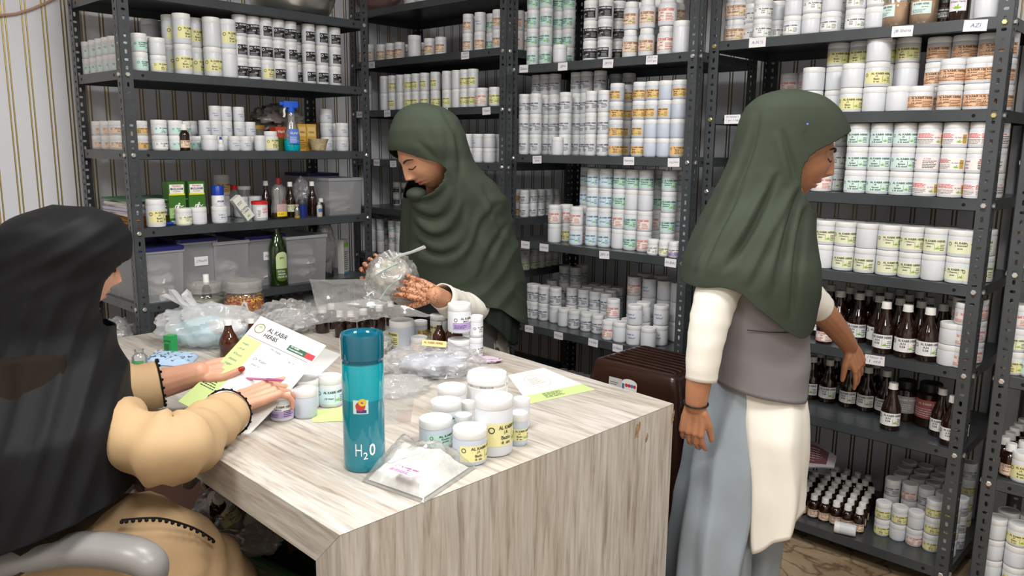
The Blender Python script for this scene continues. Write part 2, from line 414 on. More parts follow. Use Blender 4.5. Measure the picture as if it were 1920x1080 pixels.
def v_at(r, px, u, z): return solve(lambda v: proj(rw(r, u, v, z))[0], px, -0.05, r.D + 0.1)
HP = math.pi / 2
RA = make_rack('A', 'grey slotted-angle rack on the striped left wall with steel bowl on top', -2.974, 1.175, 1.030, 0.47, HP, [0.225, 0.575, 0.7935, 1.078, 1.362, 1.645, 1.9275], 2.2)
RB = make_rack('B', 'grey slotted-angle rack in the corner behind the bag-holding woman', -3.502, 2.521, 1.076, 0.46, 0, [0.33, 0.577, 0.824, 1.071, 1.318, 1.5645, 1.809, 2.055], 2.4)
RC = make_rack('C', 'grey slotted-angle rack behind the brown plastic stool', -2.416, 2.582, 0.875, 0.46, 0, [0.235, 0.605, 0.9825, 1.3575, 1.735, 2.11], 2.4)
RD = make_rack('D', 'grey slotted-angle rack the standing woman in the vest reaches into', -1.502, 2.663, 0.915, 0.48, 0, [0.068, 0.473, 0.7305, 0.9915, 1.252, 1.5135, 1.773], 2.2, brass=(5, 6))
RE = make_rack('E', 'grey slotted-angle rack cut off by the right photo edge', -0.481, 2.635, 0.9, 0.48, 0, [0.08, 0.422, 0.743, 1.06, 1.38, 1.7], 2.2)
RNAME = {'A': 'left rack', 'B': 'corner rack', 'C': 'middle rack', 'D': 'right rack', 'E': 'far-right rack'}
SH = {'A': {5: 'upper shelf', 4: 'second shelf', 3: 'third shelf', 2: 'fourth shelf', 1: 'low shelf', 6: 'top'},
      'B': {7: 'top', 6: 'first shelf', 5: 'second shelf', 4: 'third shelf', 3: 'fourth shelf', 2: 'fifth shelf', 1: 'low shelf'},
      'C': {4: 'top shelf', 3: 'second shelf', 2: 'third shelf', 1: 'fourth shelf', 0: 'bottom shelf'},
      'D': {6: 'top shelf', 5: 'second shelf', 4: 'third shelf', 3: 'fourth shelf', 2: 'fifth shelf', 1: 'sixth shelf', 0: 'bottom shelf'},
      'E': {3: 'upper shelf', 2: 'middle shelf', 1: 'lower shelf', 0: 'bottom shelf'}}

# handwritten tags stuck on the shelf lips
def shelf_tag(r, si, px, txt, w=0.055, h=0.032, drop=0.0, tilt=0.0):
    z = r.zs[si]; u = u_at(r, px, 0.0, z)
    f = Flat()
    for i, t in enumerate(txt.split('|')):
        nl = len(txt.split('|'))
        f.text(t, 0, (h * 0.12 - i * h * 0.38) if nl > 1 else -h * 0.16, h * (0.26 if nl > 1 else 0.34), 1, 1, w=min(w * 0.8, 0.0075 * len(t) + 0.004), bold=0.0, align='c', shear=0.15)
    mb = f.emit(MB(), lambda a, b, o: (a, -o - 0.0008, b)); mb.box((-w / 2, -0.0008, -h / 2), (w / 2, 0.0, h / 2))
    mb.build('shelf_tag', [mtag, mpen], r.sh[si], (u, 0.0005, drop - 0.017), (0, tilt, 0), smooth=False)
for a in [(RB, 6, 872, 'YESM|harbalam'), (RB, 6, 697, 'H2'), (RB, 5, 674, 'Zaitun'), (RB, 5, 726, 'X-Ten'), (RB, 5, 833, 'Loose'), (RB, 5, 912, 'Y Zanjabeel'), (RB, 4, 706, 'Khoob'), (RB, 4, 737, 'Raha Dil|1200'),
          (RC, 4, 982, 'Zafrani'), (RC, 4, 1055, 'JJN'), (RC, 4, 1140, 'JRT2'), (RC, 4, 1222, 'JRZ m|1257 gm'),
          (RC, 3, 1007, 'Queen kesar|200'), (RC, 3, 1179, 'Mabroking'), (RC, 3, 1263, 'A Kg Zaitoon'),
          (RC, 2, 985, 'Jawz'), (RC, 2, 1020, 'Jawtan gm'), (RC, 2, 1133, 'JB5-3'), (RC, 2, 1257, 'H-B41'),
          (RC, 1, 992, 'JB 12am'), (RC, 1, 1047, 'M12 am'), (RC, 1, 1112, 'F A Billy'), (RC, 1, 1158, 'E Nano'),
          (RD, 6, 1420, 'A-N ½'), (RD, 6, 1692, 'JB Shiria'), (RD, 6, 1829, 'AZI'), (RD, 5, 1373, 'JR Herbal 2|1 pc 1 kg'), (RD, 2, 1640, 'J Noor K|1 ml')]:
    shelf_tag(*a, w=0.05 + (0.012 if a[0] is RD else 0), tilt=rnd.uniform(-.05, .05), drop=rnd.uniform(-0.004, 0.002))

# ------------------------------------------------------------------ jars and bottles
mbody = mat('jar_white_plastic', (0.66, 0.68, 0.72), 0.33, spec=0.45, sss=0.0)
mbodyb = mat('jar_milky_plastic', (0.52, 0.57, 0.66), 0.35, spec=0.45)
mlid = mat('jar_lid_white', (0.78, 0.78, 0.78), 0.36)
mlidr = mat('jar_lid_red', (0.62, 0.02, 0.02), 0.35)
minkK = mat('ink_black', (0.012, 0.012, 0.014), 0.6); minkW = mat('ink_white', (0.85, 0.85, 0.85), 0.6); minkR = mat('ink_red', (0.6, 0.03, 0.04), 0.6); minkP = mat('ink_purple', (0.16, 0.05, 0.22), 0.6); minkB = mat('ink_blue', (0.04, 0.06, 0.3), 0.6); minkN = mat('ink_brown', (0.16, 0.05, 0.02), 0.6)
mleaf = mat('ink_leaf_green', (0.25, 0.48, 0.04), 0.6); mgold = mat('ink_gold', (0.5, 0.33, 0.05), 0.6)
def paper(n, c): return mat('label_' + n, c, 0.5)
# style: (paper colour, ink, title ink, lines under the title, leaf?, adjective)
ST = {
 'blk': (paper('black', (0.010, 0.010, 0.011)), minkW, minkW, ['', 'J.R.R'], False, 'black'),
 'yel': (paper('yellow', (0.80, 0.76, 0.38)), minkK, minkK, ['J.R.', 'Bazlo', 'जे. आर.'], True, 'pale-yellow'),
 'grn': (paper('mint', (0.66, 0.83, 0.78)), minkK, minkK, ['J.B.', 'Sartani', 'जे. बी. सरतानी'], True, 'mint'),
 'tel': (paper('teal', (0.50, 0.74, 0.66)), minkK, minkK, ['Khamira', 'gaozaban'], True, 'sea-green'),
 'khm': (paper('lime', (0.80, 0.82, 0.58)), minkK, minkK, ['J. Khamira', 'Janan'], True, 'cream-green'),
 'org': (paper('kraft', (0.80, 0.52, 0.22)), minkK, minkK, ['Maaza', 'Dhan', 'माज़ा धन'], True, 'kraft-orange'),
 'brn': (paper('tan', (0.75, 0.48, 0.30)), minkN, minkK, ['J.R. Arshad', 'A.R. अरशद'], False, 'tan'),
 'pch': (paper('peach', (0.82, 0.62, 0.48)), minkN, minkN, ['J.N. - 14', 'Safoof'], True, 'peach'),
 'wht': (paper('white', (0.84, 0.84, 0.84)), minkK, minkK, ['A.N', '0.04'], True, 'white'),
 'blu': (paper('blue', (0.62, 0.78, 0.90)), minkK, minkK, ['', 'J.B Heart'], True, 'pale-blue'),
 'red': (paper('offwhite', (0.84, 0.80, 0.74)), minkR, minkR, ['J.M.F', 'जे एम'], False, 'red-print'),
 'pur': (paper('white', (0.84, 0.84, 0.84)), minkK, minkK, ['JMNI-S'], False, 'purple-and-white'),
 'prn': (None, minkK, minkK, ['Khamira Janan'], False, 'printed'),
 'ajm': (paper('pinkwhite', (0.86, 0.80, 0.78)), minkK, minkR, [], True, 'red-and-green'),
 'ajf': (paper('pinkwhite', (0.86, 0.80, 0.78)), minkK, minkP, [], True, 'purple-print'),
 'hnd': (None, minkB, minkB, [], False, 'handwritten'),
}
LBL = {}
def label_mesh(style, r, h, lidh):
    key = (style, round(r, 4), round(h, 4))
    if key in LBL: return LBL[key]
    bgm, ink, tink, subs, leaf, _ = ST[style]; rr = random.Random(hash(style) % 1000 + 3)
    rr = random.Random(sum(map(ord, style)))
    bh = (h - lidh); W = min(2.0 * r * 1.32, 0.098); H = min(bh * 0.62, W * 0.52); f = Flat()
    if style == 'hnd':
        f.text('Gulab al', -W * .3, H * .30, H * .17, 1, 2, bold=0, shear=.3); f.text('Safoof', -W * .2, -H * .05, H * .2, 1, 2, bold=0, shear=.3); f.lines(-W * .3, -H * .25, W * .2, -H * .2, 1, 1, rr, .2)
    elif style == 'ajf':
        f.rect(-W / 2, -H / 2, W / 2, H / 2, 0, 0, 14); f.text('Ajmod', -W * .46, H * .12, H * .2, 2, 2, bold=.02); f.text('اجمود', -W * .44, -H * .16, H * .22, 1, 2); f.text('एजमोद', -W * .46, -H * .44, H * .2, 5, 2)
        f.lines(W * .0, -H * .4, W * .44, H * .3, 5, 5 if False else 1, rr, .4); f.text('AL KABIR', W * .02, H * .33, H * .1, 4, 2)
    elif style == 'ajm':
        f.rect(-W / 2, -H / 2, W / 2, H / 2, 0, 0, 14); f.lines(-W * .46, H * .05, W * .1, H * .45, 4, 4, rr, .5); f.lines(-W * .48, -H * .42, W * .12, -H * .02, 4, 1, rr, .3)
        f.rect(W * .34, -H * .42, W * .48, H * .32, 6, 1, 2); f.text('AL Kabir Herbs', W * .10, H * .02, H * .10, 5, 3, w=W * .37); f.leaf(W * .22, -H * .36, H * .3, 3)
    else:
        if bgm is not None:
            f.rect(-W / 2, -H / 2, W / 2, H / 2, 0, 0, 14)
            if style in ('brn', 'pch', 'red'):
                for (a, b, c, d) in ((-.48, .42, .48, .45), (-.48, -.45, .48, -.42)): f.rect(a * W, b * H, c * W, d * H, 1, 1, 8)
        if style == 'pur': f.rect(-W / 2, -H / 2, W / 2, H * .02, 7, 1, 14)
        f.ring(-W * .40, H * .22, H * .10, H * .14, 1)
        f.text('AL KABIR HERBS', -W * .24, H * .24, H * .17, 2, 2, w=W * .70, bold=.02)
        n = len(subs)
        for i, t in enumerate(subs):
            if t: f.text(t, -W * .06, H * (.02 - i * .22), H * .16, 1, 2, bold=.015, align='c')
        if leaf: f.rect(W * .12, -H * .4, W * .128, H * .16, 1, 1); f.leaf(W * .20, -H * .3, H * .26, 3)
        lf = .16 if style == 'blk' else .35
        f.lines(W * (.30 if leaf else .12), -H * .38, W * .47, H * .14, 4, 1, rr, lf)
        if not leaf: f.lines(-W * .45, -H * .42, W * .0, -H * .1, 3, 1, rr, lf)
    mb = f.emit(MB(), wrapfn(r + 0.0003, bh * 0.48))
    LBL[key] = mb.mesh('label', [bgm or mbody, ink, tink, mleaf, minkR, minkP, mgold, paper('violet', (0.45, 0.33, 0.62))], smooth=False, recalc=False)
    return LBL[key]
JM = {}
def jar_mesh(d, h, kind):
    k = (round(d, 4), round(h, 4), kind)
    if k in JM: return JM[k]
    r = d / 2; lh = 0.018 if h < 0.09 else 0.021
    mb = MB()
    b = h - lh
    if kind == 'shoulder':                     # jar with a rounded shoulder below a narrower lid
        mb.lathe([(r * .86, 0), (r * .97, .003), (r, .010), (r, b - .014), (r * .97, b - .006), (r * .85, b - .001), (r * .80, b)], 24); lr = r * .84
    else:
        mb.lathe([(r * .88, 0), (r * .97, .0025), (r, .008), (r, b - .003), (r * .965, b)], 24); lr = r * 1.0
    body = mb.mesh('body', mbodyb if kind == 'milky' else mbody)
    lid = MB().lathe([(lr * .985, 0), (lr, .001), (lr, lh - .003), (lr * .97, lh - .0006), (lr * .90, lh), (lr * .86, lh - .0012), (0.0005, lh - .0012)], 24, c=(0, 0, b), cap1=True).mesh('lid', mlid)
    ml = bpy.data.meshes.new('x'); bpy.data.meshes.remove(ml)
    JM[k] = (body, lid, lh)
    return JM[k]
ORD = ['first', 'second', 'third', 'fourth', 'fifth', 'sixth', 'seventh', 'eighth', 'ninth', 'tenth', 'eleventh', 'twelfth', 'thirteenth', 'fourteenth', 'fifteenth', 'sixteenth', 'seventeenth', 'eighteenth']
TIER = {1: [''], 2: ['lower tier', 'upper tier'], 3: ['bottom tier', 'middle tier', 'top tier'], 4: ['bottom tier', 'second tier', 'third tier', 'top tier']}
PEND = []                                       # jars to place: collected, then placed with labels that single each one out
def row(r, si, v, specs, d, h, style='prn', kind='plain', rowname='', rot=30, face=None):
    """specs: list of (px, tiers) ; tiers = int or list of styles (None = turned so the label does not show)"""
    z = r.zs[si] + 0.0172; pos = []
    for sp_ in specs:
        px, tiers = sp_[0], sp_[1]; vv = v + (sp_[2] if len(sp_) > 2 else 0)
        u = u_at(r, px, vv, z + h / 2); pos.append([u, vv, tiers])
    pos.sort(key=lambda a: a[0])
    for i in range(1, len(pos)):
        need = math.sqrt(max(0, (d * 1.01) ** 2 - (pos[i][1] - pos[i - 1][1]) ** 2))
        if pos[i][0] - pos[i - 1][0] < need: pos[i][0] = pos[i - 1][0] + need
    for (u, vv, tiers) in pos:
        u = max(d / 2 + .005, min(u, r.W - (.038 if r.key == 'B' else .005) - d / 2)); PEND.append((r, si, u, vv, tiers, d, h, style, kind, rowname, rot))
def colm(r, si, u, pxs, tiers, d, h, style, kind='plain', rowname='side row', rot=30):
    z = r.zs[si] + 0.0172; vs_ = sorted(v_at(r, px, u, z + h / 2) for px in pxs)
    for i in range(1, len(vs_)):
        if vs_[i] - vs_[i - 1] < d * 1.01: vs_[i] = vs_[i - 1] + d * 1.01
    for v in vs_:
        if v < r.D - d * .4: PEND.append((r, si, u, v, tiers, d, h, style, kind, rowname, rot))
def jar(name, label, cat, group, P, rz, d, h, style, kind='plain', rot=0.0):
    body, lid, lh = jar_mesh(d, h, kind)
    t = thing(name, label, cat, P, rz, group)
    b_ = obj('body', body, t); obj('lid', lid, t)
    if style: obj('label', label_mesh(style, d / 2, h, lh), b_, None, (0, 0, rot))
    return t
SKIP = {14, 17, 26, 27, 28, 29, 31, 51, 81, 93, 94, 95, 96, 97, 104, 134, 161, 162, 163, 164, 175, 178, 207, 208, 227, 228, 229, 230, 231, 236, 237, 238, 247, 252, 281, 282, 283, 284, 285, 335}      # columns wholly hidden behind other things
def place_jars():
    groups = {}
    for n_, p in enumerate(PEND):
        if n_ in SKIP: continue
        p = p + (n_,)
        groups.setdefault((p[0].key, p[1], p[9]), []).append(p)
    used = set()
    for (k, si, rn), lst in groups.items():
        lst.sort(key=lambda p: (p[3] if rn.startswith('side') else p[2]))
        for i, (r, si, u, v, tiers, d, h, style, kind, rown, rot, n_) in enumerate(lst):
            rq = random.Random(n_ * 31 + 5)
            tl = tiers if isinstance(tiers, list) else [style] * tiers
            for q, st in enumerate(tl):
                jx, jy = rq.uniform(-.0008, .0008), rq.uniform(-.0008, .0008)
                P = rw(r, u + jx, v + jy, r.zs[si] + 0.0174 + q * (h + 0.0002))
                a = math.radians(rq.uniform(-rot, rot)) + (math.radians(12) if k == 'A' else math.radians(8))
                adj = ST[st][5] + '-label' if st else 'plain white'
                lab = '%s jar, %s%s%s %s, %s %s' % (adj, (TIER[len(tl)][q] + ', ') if len(tl) > 1 else '', rn + ' ' if rn else '', ORD[i] if i < 18 else 'last', 'from front' if rn.startswith('side') else 'from left', RNAME[k], SH[k][si])
                t = jar('tall_jar' if h >= .0785 else 'small_jar' if d < .05 else 'squat_jar', lab, 'jar', 'jars on the %s %s' % (RNAME[k], SH[k][si]), P, r.rz, d, h, st, kind, a)
PL = None
# --- left rack
colm(RA, 5, 0.05, [232, 218, 207, 195, 182, 169], 2, 0.052, 0.064, 'grn', rowname='side row', rot=10)
row(RA, 5, 0.045, [(263, 2)], 0.053, 0.066, 'tel', rot=15)
row(RA, 5, 0.12, [(280, 2)], 0.053, 0.066, 'tel', rowname='second-row', rot=15)
row(RA, 5, 0.055, [(296, ['yel', None])], 0.06, 0.062, rot=10)
row(RA, 5, 0.06, [(344, ['yel', 'yel']), (399, ['yel', None]), (427, [None, 'yel'])], 0.066, 0.111, 'yel', rot=18)
row(RA, 5, 0.13, [(324, ['yel', 'yel']), (367, ['yel', 'yel']), (410, 2)], 0.066, 0.111, 'yel', rowname='second-row', rot=25)
row(RA, 5, 0.30, [(285, ['pch', None]), (318, 2), (352, 2)], 0.066, 0.111, 'pch', rowname='back-row')
row(RA, 5, 0.06, [(452, ['blk'] * 3), (472, ['blk'] * 3), (495, ['yel', 'blk', 'blk']), (519, ['blk'] * 3), (541, [None, 'blk', 'blk']), (580, ['blk'] * 3), (604, ['blk'] * 3), (628, ['blk'] * 3)], 0.056, 0.082, 'blk', rot=22)
row(RA, 5, 0.13, [(456, 3), (482, 3), (507, 3), (532, 3), (559, 3), (594, 3)], 0.056, 0.082, 'blk', rowname='second-row')
colm(RA, 4, 0.05, [222, 206, 190, 176], ['pch', 'pch'], 0.062, 0.054, 'pch', rot=20)
row(RA, 4, 0.10, [(262, ['org', 'org'])], 0.06, 0.054, 'org', rowname='second-row')
row(RA, 4, 0.06, [(300, ['wht', 'grn']), (330, ['tel', 'tel'])], 0.056, 0.056, 'tel', rot=15)
row(RA, 4, 0.14, [(284, ['tel']), (318, 2), (345, ['tel', 'tel']), (360, ['tel'])], 0.056, 0.056, 'tel', rowname='second-row')
row(RA, 4, 0.05, [(393, [None])], 0.062, 0.06)
row(RA, 4, 0.07, [(439, ['hnd'])], 0.046, 0.0585, rot=15)
row(RA, 4, 0.05, [(460, ['hnd'])], 0.046, 0.0585, rot=15)
row(RA, 4, 0.12, [(385, ['hnd'] * 2), (402, ['hnd'] * 3), (422, ['hnd'] * 3), (450, ['hnd'] * 3), (470, ['hnd', 'hnd'])], 0.046, 0.0585, 'hnd', rowname='second-row')
row(RA, 4, 0.24, [(360, [None, None]), (376, ['hnd'] * 2)], 0.05, 0.0585, 'hnd', rowname='back-row')
row(RA, 4, 0.05, [(487, [None])], 0.045, 0.062)
row(RA, 4, 0.05, [(508, ['yel'])], 0.062, 0.08, 'yel', kind='shoulder', rot=5)
row(RA, 4, 0.07, [(642, ['hnd', 'hnd'])], 0.058, 0.062, 'hnd', rot=12)
row(RA, 4, 0.15, [(613, ['hnd'] * 3), (628, ['hnd'] * 2)], 0.058, 0.062, 'hnd', rowname='second-row')
row(RA, 3, 0.04, [(292, ['yel'])], 0.068, 0.104, 'yel', rot=5)
row(RA, 3, 0.035, [(344, ['khm']), (370, [None]), (411, ['hnd'])], 0.06, 0.066, rot=5)
row(RA, 3, 0.30, [(418, [None, 'org'])], 0.066, 0.09, rowname='back-row', rot=10)
row(RA, 3, 0.22, [(452, [None]), (478, [None])], 0.060, 0.088, rowname='second-row')
# --- corner rack
row(RB, 6, 0.06, [(716, 1), (733, 1), (750, 1), (806, 1), (827, 1)], 0.054, 0.082, 'pch', rot=25)
row(RB, 6, 0.06, [(671, 1), (692, 1)], 0.06, 0.09, 'pch', rowname='corner', rot=20)
row(RB, 6, 0.035, [(777, [None])], 0.064, 0.10)
row(RB, 6, 0.13, [(762, 1), (793, 1)], 0.05, 0.08, 'pch', rowname='second-row')
row(RB, 6, 0.06, [(878, 2), (900, ['pch', 'hnd']), (934, 2)], 0.050, 0.083, 'pch', rowname='right-hand', rot=20)
row(RB, 6, 0.12, [(888, 2), (921, 2)], 0.050, 0.083, 'tel', rowname='right-hand second-row', rot=20)
colm(RB, 6, 1.06, [972, 986, 1000], 2, 0.050, 0.083, 'pch', rowname='side row')
row(RB, 5, 0.06, [(722, [None, None]), (737, 2), (752, [None, None]), (766, 2), (781, 2), (797, 2), (817, 2), (839, ['yel', None]), (857, [None, None]), (872, 2), (887, 2)], 0.050, 0.085, 'yel', rot=28)
row(RB, 5, 0.20, [(700, 2), (718, 2), (738, 2), (760, 2), (785, 2)], 0.06, 0.092, 'pch', rowname='second-row')
row(RB, 5, 0.07, [(678, ['pch', 'pch'])], 0.06, 0.09, 'pch', rowname='corner')
row(RB, 5, 0.035, [(904, ['red']), (929, ['yel'])], 0.058, 0.082, rowname='front single', rot=10)
row(RB, 4, 0.07, [(879, 2), (897, ['hnd', 'hnd']), (918, [None, None])], 0.058, 0.064, 'hnd', rot=20)
row(RB, 4, 0.15, [(905, 2), (935, 2)], 0.058, 0.064, 'hnd', rowname='second-row')
row(RB, 3, 0.20, [(745, 2), (761, 2)], 0.046, 0.062, 'blk', rot=10)
colm(RB, 3, 1.06, [983, 999, 1013, 1028, 1042, 1054], 2, 0.046, 0.062, 'prn', rowname='side row', rot=40)
colm(RB, 3, 1.00, [975, 990], 2, 0.046, 0.062, 'org', rowname='side second-row')
row(RB, 2, 0.07, [(699, 3), (714, 3), (736, [None, 'prn', 'grn']), (749, 3)], 0.042, 0.060, 'hnd', rot=25)
row(RB, 2, 0.15, [(706, 3), (724, 3), (742, 3)], 0.042, 0.060, 'pch', rowname='second-row')
colm(RB, 2, 1.06, [984, 1000, 1013, 1026, 1040, 1052], ['khm', 'prn'], 0.046, 0.062, 'prn', rowname='side row', rot=40)
# --- middle rack
row(RC, 4, 0.06, [(999, 4), (1023, ['tel', 'tel', 'tel', 'tel'])], 0.056, 0.0765, 'tel', rot=15)
row(RC, 4, 0.16, [(1046, 4), (1065, 4)], 0.056, 0.0765, 'tel', rowname='second-row', rot=15)
row(RC, 4, 0.035, [(1050, [None])], 0.058, 0.072)
row(RC, 4, 0.06, [(1107, 3), (1134, 3)], 0.060, 0.078, 'blk', rowname='middle', rot=18)
row(RC, 4, 0.14, [(1122, 3), (1158, 3)], 0.060, 0.078, 'blk', rowname='middle second-row', rot=18)
row(RC, 4, 0.06, [(1182, 2), (1212, 2)], 0.062, 0.104, 'pch', kind='shoulder', rowname='right', rot=15)
row(RC, 4, 0.075, [(1250, ['red', 'red'])], 0.070, 0.106, 'red', kind='shoulder', rowname='right red', rot=10)
row(RC, 4, 0.05, [(1279, [None])], 0.066, 0.115, rowname='right end')
row(RC, 4, 0.15, [(1196, 2), (1232, 2), (1266, 2)], 0.064, 0.11, 'pch', kind='shoulder', rowname='right second-row')
row(RC, 3, 0.06, [(982, 3), (1004, 3), (1059, 3), (1108, 3), (1131, 3)], 0.054, 0.0865, 'prn', rot=25)
row(RC, 3, 0.14, [(992, 4), (1021, 4), (1038, 4), (1079, 4), (1092, 4), (1122, 4)], 0.054, 0.0865, 'prn', rowname='second-row', rot=30)
row(RC, 3, 0.025, [(1046, [None])], 0.052, 0.075, rowname='front single')
row(RC, 3, 0.06, [(1154, 4), (1197, 4), (1220, [None, None, 'org', 'org']), (1244, [None, None, 'org', None]), (1270, ['org', None, None, 'org'])], 0.058, 0.071, 'org', kind='milky', rowname='right', rot=35)
row(RC, 3, 0.14, [(1172, 4), (1210, 4), (1236, 4), (1262, 4)], 0.058, 0.071, 'org', kind='milky', rowname='right second-row', rot=35)
row(RC, 3, 0.30, [(1098, 4), (1125, 4), (1150, 4), (1175, 4)], 0.056, 0.0865, 'prn', rowname='back-row')
row(RC, 2, 0.085, [(1111, ['blu'] * 4), (1134, ['blu'] * 4), (1160, [None, 'red', 'tel', 'tel']), (1183, ['tel', 'tel', None, 'tel']), (1208, ['red', 'red', None, 'tel']), (1251, [None, 'tel', 'tel', 'tel'])], 0.060, 0.081, 'tel', rot=22)
row(RC, 2, 0.17, [(1098, 4), (1122, 4), (1148, 4), (1172, 4), (1199, 4), (1228, ['tel', 'red', 'tel', 'tel']), (1272, 4)], 0.060, 0.081, 'blu', rowname='second-row')
row(RC, 2, 0.05, [(1040, [None, 'red']), (1080, ['blu', 'red'])], 0.058, 0.081, 'red', rowname='left', rot=15)
row(RC, 2, 0.12, [(1061, ['yel', 'red']), (1096, 2)], 0.058, 0.081, 'red', rowname='left second-row', rot=20)
row(RC, 2, 0.028, [(1225, ['wht']), (1265, ['pur'])], 0.047, 0.060, rowname='front single', rot=6)
row(RC, 2, 0.03, [(1246, ['khm'])], 0.043, 0.060, rowname='front middle', rot=6)
row(RC, 1, 0.13, [(984, 2), (1002, 2), (1020, 2), (1041, [None, 'prn'])], 0.055, 0.080, 'prn', rot=25)
row(RC, 1, 0.10, [(1057, [None]), (1077, 1), (1100, 1), (1121, 1)], 0.055, 0.080, 'prn', rowname='front', rot=18)
row(RC, 1, 0.19, [(1072, [None, 'prn']), (1094, 2), (1115, 2), (1136, 2)], 0.055, 0.080, 'prn', rowname='second-row', rot=25)
row(RC, 1, 0.27, [(1012, 2), (1035, 2), (1058, ['prn', 'prn', 'prn']), (1078, ['prn'] * 3), (1100, 2), (1122, 2), (1144, 2)], 0.055, 0.080, 'prn', rowname='third-row')
row(RC, 1, 0.345, [(1046, 2), (1068, 2), (1090, ['prn'] * 3), (1112, 2), (1134, 2), (1157, 2)], 0.055, 0.080, 'prn', rowname='fourth-row')
row(RC, 1, 0.04, [(1140, ['red'])], 0.052, 0.080, 'red', rowname='right front red', rot=8)
row(RC, 1, 0.10, [(1149, ['red', 'red'])], 0.056, 0.080, 'red', rowname='right red', rot=8)
row(RC, 1, 0.045, [(1163, [None]), (1189, ['hnd', 'hnd']), (1216, [None])], 0.062, 0.082, 'hnd', rowname='right', rot=10)
row(RC, 1, 0.12, [(1178, [None]), (1205, ['hnd', 'hnd']), (1238, ['hnd', 'hnd'])], 0.062, 0.082, 'hnd', rowname='right second-row', rot=20)
row(RC, 1, 0.22, [(1187, ['red', None, 'red']), (1215, [None, None, 'hnd']), (1243, ['hnd', None, None]), (1268, [None, None, None])], 0.062, 0.082, 'hnd', rowname='right third-row', rot=20)
row(RC, 1, 0.32, [(1206, [None, None, None]), (1235, [None, None, None])], 0.062, 0.082, 'hnd', rowname='right back-row', rot=20)
row(RC, 0, 0.07, [(1000, ['khm', 'khm']), (1031, ['khm', 'khm'])], 0.042, 0.062, 'khm', kind='milky', rowname='left', rot=20)
row(RC, 0, 0.13, [(985, ['khm']), (1016, ['prn', 'prn']), (1048, ['prn'])], 0.042, 0.062, 'khm', kind='milky', rowname='left second-row')
row(RC, 0, 0.22, [(1055, 2), (1070, 2), (1085, 2), (1100, 2)], 0.044, 0.062, 'khm', kind='milky', rowname='back-row')
row(RC, 0, 0.04, [(1113, ['khm', 'khm']), (1092, [None])], 0.046, 0.066, 'khm', kind='milky', rowname='right', rot=10)
row(RC, 0, 0.10, [(1122, ['khm', None])], 0.046, 0.066, 'khm', kind='milky', rowname='right second-row', rot=10)
# --- right rack
row(RD, 6, 0.05, [(1429, ['wht', 'wht']), (1487, ['wht', None]), (1522, [None, 'wht']), (1558, ['wht', None]), (1604, ['wht', 'wht']), (1640, [None, 'wht'])], 0.064, 0.066, 'wht', rot=30)
row(RD, 6, 0.115, [(1412, ['wht', 'wht']), (1456, ['wht', None]), (1540, 2), (1580, 2)], 0.064, 0.066, 'wht', rowname='second-row')
row(RD, 6, 0.10, [(1376, ['pch', 'pch']), (1356, 2)], 0.058, 0.082, 'pch', kind='shoulder', rowname='left', rot=15)
row(RD, 6, 0.21, [(1400, ['org', 'org']), (1425, 2)], 0.06, 0.09, 'org', kind='shoulder', rowname='left second-row', rot=15)
row(RD, 6, 0.045, [(1852, [None])], 0.070, 0.085, rowname='right end')
row(RD, 5, 0.05, [(1596, ['yel', None]), (1681, [None]), (1640, [None, 'yel', None])], 0.073, 0.078, 'yel', rowname='left front', rot=30)
row(RD, 5, 0.13, [(1566, [None, None, 'yel']), (1605, [None, None, 'yel']), (1650, 3), (1692, ['yel', None, 'yel'])], 0.073, 0.078, 'yel', rowname='left second-row', rot=30)
row(RD, 5, 0.10, [(1522, [None, None])], 0.073, 0.078, 'yel', rowname='left end')
row(RD, 5, 0.30, [(1478, ['red', 'red']), (1510, ['red', 'red'])], 0.07, 0.08, 'red', rowname='back-row')
row(RD, 5, 0.05, [(1727, ['brn']), (1781, 2), (1823, 2), (1868, 2)], 0.071, 0.076, 'brn', rowname='right front', rot=20)
row(RD, 5, 0.13, [(1752, 3), (1797, 3), (1838, 3), (1882, 3)], 0.071, 0.076, 'brn', rowname='right second-row', rot=18)
row(RD, 4, 0.05, [(1541, ['red', 'red', 'red']), (1604, ['grn'] * 3), (1643, ['grn'] * 3), (1684, ['grn'] * 3), (1726, ['ajm', 'ajf', 'ajm']), (1770, ['ajm', 'ajm', 'ajm']), (1815, ['ajm', 'ajf', 'ajm']), (1866, ['ajm'] * 3)], 0.071, 0.0755, 'grn', rot=16)
row(RD, 4, 0.14, [(1565, ['wht', 'wht', 'wht']), (1586, ['grn'] * 3), (1625, 3), (1664, 3), (1706, 3), (1750, 3), (1794, 3), (1850, ['ajf'] * 3)], 0.071, 0.0755, 'grn', rowname='second-row')
row(RD, 3, 0.05, [(1544, [None, 'khm']), (1581, ['khm', 'khm']), (1619, ['khm', None]), (1658, 2), (1699, 2), (1743, [None, 'khm']), (1790, 2), (1836, 2)], 0.069, 0.082, 'khm', rot=26)
row(RD, 3, 0.14, [(1524, 2), (1563, 2), (1601, 2), (1640, 2), (1679, 2), (1722, 2), (1770, 2), (1870, 2)], 0.069, 0.082, 'khm', rowname='second-row')
row(RD, 2, 0.045, [(1780, [None, None]), (1822, ['red', 'red', 'red'])], 0.070, 0.068, 'red', rowname='right', rot=20)
row(RD, 2, 0.14, [(1800, ['red', 'red', 'red']), (1852, ['red'] * 3)], 0.070, 0.068, 'red', rowname='right second-row', rot=20)
row(RD, 0, 0.12, [(1654, ['yel', 'yel']), (1682, [None, 'yel']), (1711, ['red', None]), (1742, ['yel', 'yel', 'yel']), (1775, [None, 'yel', 'yel'])], 0.052, 0.060, 'yel', rowname='right', rot=20)
